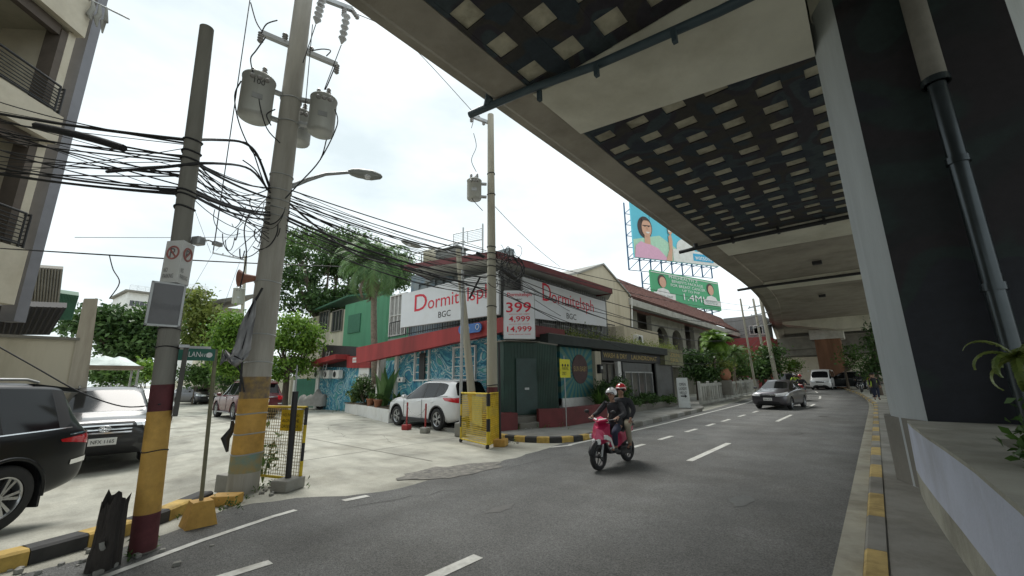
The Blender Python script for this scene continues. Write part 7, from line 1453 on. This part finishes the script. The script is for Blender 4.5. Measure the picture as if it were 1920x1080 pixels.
def shape(name, pts, m, off=.03): o = MB(bl); o.prism([G_(bl, u, n, x * W, z * H, off) for x, z in pts], n * .02); return o.build(name, m, pn)
def ell(cx, cz, rx, rz, k=26, a0=0, a1=2 * math.pi): return [(cx + rx * math.cos(a), cz + rz * math.sin(a)) for a in np.linspace(a0, a1, k, endpoint=(a1 - a0) < 6)]
SKN = mat('print_skin', (.62, .36, .25), .6, var=.05); HRm = mat('print_hair', (.06, .04, .035), .6, var=.1); PK = mat('print_pink', (.72, .40, .55), .6, var=.06); PG = mat('print_green', (.20, .55, .30), .6, var=.1); PB_ = mat('print_blue', (.05, .38, .62), .6, var=.03)
shape('printed_field', [(0, 0), (.5, 0), (.5, .22), (.3, .42), (0, .3)], mat('print_pale_green', (.42, .66, .50), .6, var=.1), .01)
shape('printed_hair', ell(.14, .53, .082, .19), HRm, .03); shape('printed_neck', [(.12, .2), (.19, .2), (.19, .45), (.13, .42)], SKN, .055)
shape('printed_face', ell(.157, .52, .055, .15), SKN, .08); shape('printed_smile', ell(.165, .455, .022, .028, 14, math.pi, 2 * math.pi), WH, .105)
shape('printed_glasses', [(.112, .565), (.20, .57), (.20, .555), (.112, .55)], HRm, .105)
for ex in (.138, .178): shape('printed_eye', ell(ex, .548, .007, .010, 10), HRm, .12)
shape('printed_nose', [(.158, .54), (.170, .495), (.156, .495)], mat('print_skin_dark', (.50, .27, .18), .6, var=0), .12); shape('printed_fringe', [(.10, .60), (.11, .68), (.16, .71), (.205, .62), (.17, .655), (.13, .65)], HRm, .13)
for k in (1, 2, 3, 4): shape('panel_seam', [(k * .2, 0), (k * .2 + .002, 0), (k * .2 + .002, 1), (k * .2, 1)], HRm, .008)
shape('printed_shirt', [(.0, 0), (.02, .20), (.08, .28), (.13, .25), (.19, .24), (.27, .19), (.36, .05), (.37, 0)], PK, .09); shape('printed_arm', [(.35, 0), (.42, .0), (.445, .35), (.43, .48), (.40, .42), (.40, .2)], SKN, .12)
shape('printed_hand', ell(.425, .53, .025, .07), SKN, .14); shape('printed_cup', [(.405, .50), (.445, .51), (.44, .68), (.40, .67)], WH, .16)
shape('printed_tub', ell(.60, .26, .11, .16), WH, .05); shape('printed_strip', [(.44, 0), (1, 0), (1, .22), (.44, .22)], WH, .07); shape('printed_logo', [(.68, .05), (.93, .05), (.93, .18), (.68, .18)], PB_, .10)
text('writing', 'watsons', M['whttext'], pn, G_(bl, u, n, .70 * W, .075 * H, .13), u, (0, 0, 1), .07 * H, .21 * W, base=bl)
shape('printed_fruit', ell(.80, .34, .10, .12), mat('print_coral', (.70, .25, .25), .6, var=.2, scale=.6), .06)
bb, pn, bl, u, n, W, H = billboard('lower green health billboard with 1.4M in white lettering', [(1225, 566), (1353, 583), (1347, 520), (1222, 505)], 58, mat('bb_green', (.07, .36, .17), .6, var=.06, scale=.1), '')
truss(bb, bl, u, n, W, H, -5)
shape('printed_border', [(0, .955), (1, .955), (1, .93), (0, .93)], WH, .02)
for cx, sx in ((.14, 1), (.85, -1)):
    shape('printed_hair', ell(cx, .70, .058, .20), HRm, .03); shape('printed_face', ell(cx + .004, .66, .044, .17), SKN, .06); shape('printed_shirt', [(cx - .10, .28), (cx - .07, .42), (cx, .48), (cx + .07, .42), (cx + .10, .28)], WH, .08)
    shape('printed_caption', [(cx - .13, .14), (cx + .16 * (1 if sx > 0 else .9), .14), (cx + .16 * (1 if sx > 0 else .9), .32), (cx - .13, .32)], WH, .10)
def bt(s, x, z, w, h, m=M['whttext'], off=.09): text('writing', s, m, pn, G_(bl, u, n, x * W, z * H, off), u, (0, 0, 1), h * H, w * W, base=bl, bold=.0)
bt('PHILHEALTH Z', .235, .83, .42, .09); bt('BENEFITS PACKAGE', .27, .70, .46, .09); bt('FOR BREAST CANCER', .25, .57, .51, .09); bt('UP TO PHP', .41, .45, .26, .08); bt('1.4M!', .42, .19, .31, .21)
bt('MARICEL CRUZ', .04, .19, .22, .06, GRN, .13); bt('FERNANDO A.', .74, .23, .20, .05, GRN, .13); bt('LEDESMA JR.', .74, .165, .20, .05, GRN, .13)
# far end walls and the red wall by the flyover bend
q = P(1500, 690, 1, 84); o = MB((q.x, 84, 0)); o.bb(-60, 70, 84, 84.6, -.2, P(1500, 664, 1, 84).z + .4); b = o.build('far_wall', mat('far_beige', (.78, .72, .60), .9, var=.06, grime=.1)); b.location = (q.x, 84, 0); tag(b, 'long pale beige wall closing the road beyond the far traffic', 'wall')
a, b = P(1405, 640, 1, 56), P(1440, 690, 1, 56); rw = thing('red_building', 'building with a plain red wall between the trees and pale poles', 'building', (a.x, 56, 0)); RO2 = Vector((a.x, 56, 0)); o = MB(RO2); o.bb(P(1398, 650, 1, 56).x - 6, b.x + .5, 56, 62, 0, P(1420, 632, 1, 56).z); o.build('wall', mat('red_wall', (.34, .07, .07), .8, var=.1, grime=.2), rw)
o = MB(RO2); o.bb(P(1398, 650, 1, 56).x - 3, P(1430, 600, 1, 60).x, 60, 66, 3, P(1410, 592, 1, 60).z); o.build('upper_block', GREYW, rw)
for k in range(3): p_ = P(1405 + 8 * k, 612, 1, 60); win(rw, RO2, p_.x, p_.x + .9, p_.z - 1, p_.z, 59.94, 1, 1, name='window')
# ------------------------------------------------------------------ vegetation
def blob(px, py, D, rx, ry=None, f=1.0):
    """ellipsoid (world centre, radii) that covers rx by ry photo pixels at distance D"""
    c = PD(px, py, D); fw = -np.array(ROT[:, 2]); dp = (np.array(c) - np.array([0, 0, CAMH])).dot(fw); k = dp / FPX; st = math.hypot(px - 960, 764) / 764
    return (c.x, c.y, c.z, rx * k / st * f, rx * k / st * f, (ry or rx) * k)
def ptree(name, label, cat, base, blobs, m, ncl, per, leaf, tr=.25, seed=1, group=None, nl=7, D=None, aspect=.5, sp=None):
    """base=(px,py): foot of the trunk in the photo at distance D"""
    b = PD(base[0], base[1], D); b.z = gz(b.x, b.y); bl = [blob(x, y, D + (q[0] if q else 0), *r) for (x, y, r, *q) in blobs]
    rel = [(q[0] - b.x, q[1] - b.y, q[2] - b.z, q[3], q[4], q[5]) for q in bl]; h = max(q[2] + q[5] for q in rel)
    return tree(name, label, cat, b, h, rel, m, ncl, per, sp or leaf * 1.6, leaf, tr, seed, group, lean=(0, 0), nl=nl, aspect=aspect)
ptree('broadleaf_tree', 'large dark spreading tree behind the annex with sky showing through', 'tree', (600, 730), [(558, 472, (34, 20)), (610, 492, (46, 30)), (540, 520, (30, 28), -2), (660, 495, (40, 32)), (590, 560, (48, 26), -1), (650, 560, (45, 30)), (530, 575, (26, 22)), (700, 555, (34, 34), 2), (640, 462, (40, 14)), (700, 490, (34, 36), 3), (575, 520, (26, 22), 3), (745, 520, (24, 30), 4), (520, 480, (14, 14))], L_DARK, 400, 48, .34, .5, 3, D=40, nl=14)
ptree('broadleaf_tree', 'green crown rising over the top of the large dark tree', 'tree', (640, 730), [(600, 452, (70, 22)), (545, 458, (30, 24)), (680, 475, (40, 30)), (740, 505, (40, 35))], L_MID, 170, 50, .36, .4, 8, D=48, nl=8)
ptree('small_tree', 'bright lime green tree standing just right of the transformer pole', 'tree', (533, 752), [(555, 615, (34, 16)), (525, 640, (26, 18)), (578, 652, (28, 14)), (540, 680, (40, 12)), (510, 700, (22, 12)), (585, 625, (18, 10)), (530, 600, (24, 12)), (560, 645, (24, 12)), (575, 690, (20, 9))], L_BRIGHT, 180, 40, .22, .2, 4, D=29, nl=12)
ptree('small_tree', 'lime green tree partly hidden left of the transformer pole', 'tree', (440, 745), [(445, 610, (26, 26)), (430, 650, (34, 34)), (460, 690, (30, 22)), (425, 690, (24, 26)), (415, 620, (18, 16))], L_BRIGHT, 150, 42, .24, .18, 5, D=33, nl=8)
ptree('broadleaf_tree', 'yellow green tree seen right of the leaning pole', 'tree', (385, 735), [(370, 600, (34, 34)), (395, 635, (36, 30)), (362, 565, (22, 26)), (350, 640, (26, 30)), (410, 600, (18, 14))], L_YEL, 170, 42, .34, .3, 6, D=46, nl=8)
ptree('broadleaf_tree', 'wide dark green tree between the gatepost and the leaning pole', 'tree', (240, 735), [(215, 600, (46, 24)), (260, 612, (44, 30)), (180, 612, (30, 26)), (240, 650, (50, 28)), (290, 600, (26, 24)), (150, 605, (18, 18)), (280, 655, (28, 24))], L_DARK, 260, 50, .34, .35, 7, D=40, nl=10)
ptree('shrub', 'bright bush low behind the grey dark suv', 'shrub', (275, 720), [(275, 695, (18, 15)), (262, 706, (16, 9))], L_BRIGHT, 45, 36, .2, .05, 9, D=30, nl=4)
ptree('shrub', 'green bush below the pale tarpaulin by the gatepost', 'shrub', (215, 722), [(205, 700, (22, 14)), (228, 706, (14, 9))], L_MID, 45, 36, .2, .05, 10, D=26, nl=4)
ptree('shrub', 'spiky dark bush at the far bend of the side street', 'shrub', (365, 726), [(368, 700, (26, 17)), (392, 705, (14, 12))], L_MID, 50, 36, .3, .05, 11, D=44, nl=4)
ptree('shrub', 'dark bush under the left trees by the side street', 'shrub', (420, 735), [(430, 705, (26, 22)), (455, 712, (20, 18))], L_DARK, 60, 36, .24, .05, 12, D=36, nl=4)
# fan palm by the hostel
def palm(label, base, top, n, L, m, tr=.16, dead=True, seed=2, droop=1.25, leafl=.8, w=.07, name='palm_tree', up0=(-.6, 1.3), cat='palm'):
    base, top = Vector(base), Vector(top); t = thing(name, label, cat, base); o = MB(base); k = 12; pts = [base.lerp(top, i / k) + Vector((math.sin(i * .6) * .05, 0, 0)) for i in range(k + 1)]; o.tube(pts, [tr * (1.25 - .35 * i / k + (.04 if i % 2 else 0)) for i in range(k + 1)], 12); o.build('trunk', mat('palm_bark', (.22, .18, .14), .95, var=.3, scale=9, bump=.6), t)
    st = []; frond_mesh('fronds', m, t, top - base, n, L, droop, leafl, up0, seed, w, .12, st); o = MB(); [o.tube(p, [.025 * (1 - i / 16) + .004 for i in range(len(p))], 4) for p in st]; o.build('frond_stems', L_DEAD if False else mat('stem_green', (.16, .22, .07), .6, var=.2), t)
    if dead: frond_mesh('dead_fronds', L_DEAD, t, top - base - Vector((0, 0, .3)), max(6, n // 3), L * .75, 1.0, leafl * .6, (-1.3, -.6), seed + 1, w, .3)
    return t
pb = P(702, 772, 1, 11.6); pt = P(702, 496, 1, 11.6); palm('tall shaggy palm with a brown dead skirt before the green house', (pb.x, 11.6, 0), (pt.x, 11.6, pt.z), 48, 2.7, L_PALM, .15, True, 2, 1.35, .7, .085)
c, v = crown_pts([(0, 0, .95, .95, .8, .62), (.5, .2, .5, .6, .6, .45), (-.6, .1, .6, .6, .5, .5)], 90, 40, .14, 3); q = P(672, 762, 2, .3); q = Vector((-19.9, 11.35, .5)); t = thing('flower_bush', 'rounded dark green bush with pale flowers in the white planter', 'bush', q); leafmesh('foliage', c, .17, L_DARK, t, seed=3, val=v); c2, v2 = crown_pts([(0, 0, .95, 1.02, .85, .68)], 60, 3, .1, 6, .9); leafmesh('flowers', c2, .10, leafmat('flower_white', (.5, .52, .42), (.75, .75, .65)), t, aspect=.9, seed=6)
o = MB(); [o.tube([(0, 0, 0), (math.cos(a) * .4, math.sin(a) * .4, .8)], [.03, .01], 5) for a in range(6)]; o.build('stems', M['bark'], t)
def blades(name, label, cat, p, n, L, m, w=.12, seed=1, spread=.5, droop=.8, group=None, sc=1):
    rs = random.Random(seed); t = thing(name, label, cat, p, 0, group); vs, fs, val = [], [], []
    for i in range(n):
        a = rs.uniform(0, 6.28); e = rs.uniform(1.5 - spread, 1.5); l = L * rs.uniform(.6, 1.1); d = Vector((math.cos(a), math.sin(a), 0)); s_ = Vector((-d.y, d.x, 0)); pz = Vector((rs.uniform(-.08, .08), rs.uniform(-.08, .08), 0)); b = len(vs); K_ = 7; vv = rs.random()
        for k in range(K_ + 1):
            tt = k / K_; ww = w * math.sin(min(1, tt * 1.15 + .12) * math.pi) ** .7 * .5 + .004; vs += [pz - s_ * ww + Vector((0, 0, ww * .3)), pz.copy(), pz + s_ * ww + Vector((0, 0, ww * .3))]; pz = pz + (d * math.cos(e) + Vector((0, 0, math.sin(e)))) * l / K_; e -= droop * 1.6 / K_ * (tt + .3)
        for k in range(K_):
            for j in (0, 1): fs.append((b + 3 * k + j, b + 3 * k + j + 1, b + 3 * k + j + 4, b + 3 * k + j + 3)); val.append(min(1, max(0, vv + rs.uniform(-.1, .1))))
    me = bpy.data.meshes.new('blades'); me.from_pydata([tuple(v) for v in vs], [], fs); a_ = me.attributes.new('leafv', 'FLOAT', 'FACE'); a_.data.foreach_set('value', np.array(val, dtype=np.float32)); me.materials.append(m); link('leaves', me, t); return t
blades('banana_plant', 'upright banana plant with pale split leaves at the hostel entrance', 'plant', (-17.6, 11.0, .5), 16, 2.3, L_PALM, .34, 4, .45, .5)
blades('banana_plant', 'low leafy plant right of the palm trunk by the white crossover', 'plant', (-16.4, 10.9, .5), 22, 1.0, L_MID, .22, 5, .9, .9)
blades('spiky_plant', 'short spiky plant at the left end of the white planter', 'plant', (-22.0, 11.85, .5), 24, .9, L_YEL, .10, 6, .8, .8)
for k, (x, y, s_, sd_) in enumerate([(-17.2, 10.45, .34, 1), (-18.6, 10.9, .3, 2)]):
    t = thing('plant_pot', ('square terracotta pot at the palm foot', 'low red flower pot in the middle of the white planter')[k], 'pot', (x, y, .52)); o = MB(); o.lathe([(.001, 0), (.13, 0), (.19, .3), (.21, .3), (.21, .34), (.17, .34), (.15, .28), (.001, .28)], (0, 0, 0), 18); o.build('pot', mat('terracotta', (.36, .16, .09), .8, var=.15), t); c, v = crown_pts([(0, 0, .45, .2, .2, .16)], 14, 14, .06, k); leafmesh('foliage', c, .10, L_MID, t, val=v)
# plants in front of the shops
def bushw(label, p, r, m, n=60, leaf=.13, seed=1, name='shrub', per=34, group=None):
    t = thing(name, label, 'shrub', p, 0, group); c, v = crown_pts([(0, 0, r[2] * .9, r[0], r[1], r[2] * .8), (r[0] * .5, r[1] * .5, r[2] * .5, r[0] * .6, r[1] * .6, r[2] * .5), (-r[0] * .4, -r[1] * .6, r[2] * .5, r[0] * .6, r[1] * .6, r[2] * .5)], n, per, leaf * .9, seed, .4); leafmesh('foliage', c, leaf, m, t, seed=seed, val=v); o = MB()
    for a in range(7): o.tube([(0, 0, 0), (math.cos(a) * r[0] * .5, math.sin(a) * r[1] * .5, r[2] * 1.1)], [.022, .006], 5)
    o.build('stems', M['bark'], t); return t
bushw('tall leafy shrub between the sun mural and the laundry window', (-8.75, 16.6, .4), (.55, .95, .85), L_DARK, 80, .15, 21)
blades('spiky_plant', 'long leaved plant in front of the sun mural', 'plant', (-8.75, 15.6, .5), 30, 1.2, L_MID, .09, 7, .8, .8)
bushw('low dark shrub below the second laundry window', (-8.95, 20.6, .35), (.4, 1.2, .38), L_DARK, 50, .13, 22)
bushw('small shrub beside the roller shutter', (-9.0, 23.4, .35), (.35, .8, .3), L_MID, 30, .12, 23)
# weeds: along the shop roof, kerbs and wall feet
cs, vv_ = [], []; rw_ = np.random.RandomState(4)
for _ in range(260):
    y = rw_.uniform(13.8, 26.5); x = rw_.uniform(-10.0, -9.2); h = abs(rw_.normal(0, .09)) + .04; k = rw_.randint(6, 22); cs.append(np.array([x, y, 3.44]) + rw_.normal(size=(k, 3)) * [.12, .16, h] + [0, 0, h]); vv_.append(np.full(k, rw_.rand()))
c = np.concatenate(cs); c[:, 2] = np.maximum(c[:, 2], 3.43); w_ = leafmesh('roof_weeds', c, .09, L_YEL, None, aspect=.35, seed=31, val=np.concatenate(vv_)); tag(w_, 'straggling weeds growing along the edge of the shop roof', 'weeds', kind='stuff')
cs = []
for (x, y, sx, n) in [(-7.55, 2.75, .18, 14), (-5.75, .95, .12, 6), (-6.8, 1.9, .15, 8), (-8.3, 11.2, .25, 10), (-8.1, 13.5, .3, 8), (-7.9, 15.4, .3, 8), (-8.9, 10.4, .2, 8), (-23.5, 12.0, .5, 14), (-7.8, 8.6, .2, 6)]:
    for _ in range(n): p = np.array([x + rw_.normal(0, sx), y + rw_.normal(0, sx), 0]); p[2] = gz(p[0], p[1]) + (.12 if (p[1] > 9.2 and p[0] > -9) else 0); k = rw_.randint(5, 12); cs.append(p + np.abs(rw_.normal(size=(k, 3))) * [.03, .03, .06] + [0, 0, .02])
w_ = leafmesh('ground_weeds', np.concatenate(cs), .06, L_MID, None, aspect=.3, seed=32); tag(w_, 'small weeds growing out of the kerbs and wall feet', 'weeds', kind='stuff')
# weedy sapling by the tall pole
q = P(492, 905, 2, 0); t = thing('sapling', 'weedy sapling growing at the right foot of the transformer pole', 'plant', q); o = MB(); cs = []; r3 = random.Random(2)
for k in range(9):
    a = r3.uniform(0, 6.28); e = Vector((math.cos(a) * r3.uniform(.05, .28), math.sin(a) * r3.uniform(.05, .28), r3.uniform(.35, 1.0))); o.tube([(0, 0, 0), e * .5 + Vector((0, 0, .08)), e], [.01, .007, .003], 5)
    for j in range(9): cs.append(e * r3.uniform(.45, 1.05) + Vector((r3.gauss(0, .06), r3.gauss(0, .06), r3.gauss(0, .05))))
o.build('stems', mat('stem_green', (.16, .22, .07)), t); leafmesh('leaves', np.array([tuple(v) for v in cs]), .12, L_DARK, t, seed=5, aspect=.55)
# greenery behind the panel fence
ptree('broadleaf_tree', 'leafy dark tree above the panel fence nearest the standing sign', 'tree', (1310, 745), [(1310, 695, (28, 16)), (1335, 703, (28, 12)), (1295, 672, (16, 16)), (1322, 672, (22, 14))], L_DARK, 90, 34, .22, .12, 41, D=33, nl=9)
ptree('broadleaf_tree', 'green tree above the middle of the panel fence', 'tree', (1385, 735), [(1372, 672, (18, 22)), (1392, 692, (22, 15)), (1360, 698, (22, 12)), (1405, 672, (12, 16))], L_MID, 85, 32, .26, .14, 42, D=40, nl=9)
ptree('broadleaf_tree', 'dark tree at the foot of the pale leaning poles', 'tree', (1432, 722), [(1432, 690, (20, 18)), (1445, 672, (14, 16)), (1420, 700, (18, 10))], L_DARK, 70, 36, .34, .14, 43, D=46, nl=6)
ptree('shrub', 'yellow leaved shrub over the fence beside the round terracotta pot', 'shrub', (1345, 730), [(1350, 684, (20, 7)), (1345, 700, (22, 10))], L_YEL, 36, 36, .2, .06, 44, D=35, nl=4)
pb, pt = PD(1342, 735, 34), PD(1340, 640, 34); palm('bright green fan palm above the panel fence', (pb.x, pb.y, .1), tuple(pt), 30, 1.5, L_BRIGHT, .1, False, 12, 1.0, .8, .08)
pb, pt = PD(1375, 732, 37), PD(1378, 662, 37); palm('dark feathery palm among the trees right of the fan palm', (pb.x, pb.y, .1), tuple(pt), 20, 1.8, L_MID, .1, False, 13, 1.4, .5, .05)
q = PD(1360, 702, 33); t = thing('plant_pot', 'round terracotta jar standing on the panel fence', 'pot', (q.x, q.y, q.z - .4)); o = MB(); o.lathe([(.001, 0), (.2, 0), (.36, .25), (.36, .5), (.24, .72), (.28, .78), (.22, .78), (.001, .6)], (0, 0, 0), 22); o.build('jar', mat('terracotta', (.36, .16, .09)), t)
o = MB(); o.box((0, 0, -.5), (.6, .6, 1.0)); o.build('plinth', M['conc_dk'], t)
# trees at the far end under the flyover
ptree('small_tree', 'thin leaved tree right of the brown far pier', 'tree', (1588, 712), [(1590, 655, (18, 12)), (1605, 668, (14, 12)), (1582, 672, (12, 10)), (1598, 685, (14, 7))], L_MID, 40, 18, .26, .12, 51, D=56, nl=9)
ptree('broadleaf_tree', 'dark tree hanging beside the near pier at the right kerb', 'tree', (1648, 722), [(1636, 640, (10, 20)), (1642, 680, (9, 22)), (1634, 704, (8, 10)), (1644, 612, (9, 16))], L_DARK, 60, 26, .26, .14, 52, D=44, nl=8)
ptree('broadleaf_tree', 'green tree far behind the wall right of the pier', 'tree', (1600, 700), [(1590, 640, (26, 14)), (1620, 632, (20, 14))], L_MID, 60, 30, .6, .2, 53, D=92, nl=5)
ptree('small_tree', 'small yellow green tree before the far beige wall', 'tree', (1490, 704), [(1490, 684, (12, 8)), (1480, 690, (9, 7))], L_BRIGHT, 30, 24, .3, .08, 54, D=66, nl=4)
# plants in the near planter
q = Vector((.95, 5.3, .93)); bushw('feathery shrub growing in the concrete planter beside the near pier', (1.02, 4.6, .93), (.42, .5, .42), L_MID, 150, .075, 61, per=26)
blades('spiky_plant', 'spiky dracaena with long narrow leaves in the concrete planter', 'plant', (1.9, 6.0, 1.0), 24, .75, L_YEL, .035, 62, 1.3, .9)
tq = (1.28, 5.0, .92); t = thing('spiky_plant', 'thin stemmed dracaena leaning over the planter beside the downpipe', 'plant', tq); e_ = P(1905, 668, 1, 5.0) - Vector(tq); o = MB(); o.tube([(0, 0, 0), e_ * .5 + Vector((.05, 0, 0)), e_], [.03, .022, .015], 7); o.build('stem', M['bark'], t)
rs_ = random.Random(5); vs_ = []
frond_mesh('leaves', L_YEL, t, e_, 14, .34, 1.4, .05, (-.5, 1.2), 8, .04, .05)
# stall with a pale tarpaulin heap
q = P(205, 690, 0, -19); t = thing('stall', 'flat roofed stall with a heap of pale tarpaulin beside the gatepost', 'stall', (q.x, q.y, 0)); o = MB(); o.box((0, 0, q.z), (1.6, 1.5, .1)); o.build('roof', mat('stall_brown', (.20, .16, .12), .8, var=.2), t)
for sx in (-1, 1):
    for sy_ in (-1, 1): o = MB(); o.tube([(.7 * sx, .65 * sy_, 0), (.7 * sx, .65 * sy_, q.z)], .03, 6); o.build('leg', M['steel'], t)
o = MB((q.x, q.y, q.z + .05)); vs = []
for i in range(9):
    for j in range(9): x, y = -.7 + 1.4 * i / 8, -.7 + 1.4 * j / 8; e = min(1, (1 - abs(i - 4) / 4) * (1 - abs(j - 4) / 4) * 3); vs.append((q.x + x, q.y + y, q.z + .06 + e * (.22 + .1 * math.sin(i * 2.2 + j) + .06 * math.sin(j * 3.1))))
o.add(vs, [(i * 9 + j, i * 9 + j + 1, (i + 1) * 9 + j + 1, (i + 1) * 9 + j) for i in range(8) for j in range(8)], 0, True); b = o.build('tarpaulin', mat('pale_tarp', (.50, .58, .56), .6, var=.15, scale=5)); b.location = (q.x, q.y, q.z + .05); tag(b, 'crumpled pale green tarpaulin heaped on the stall roof', 'tarpaulin')
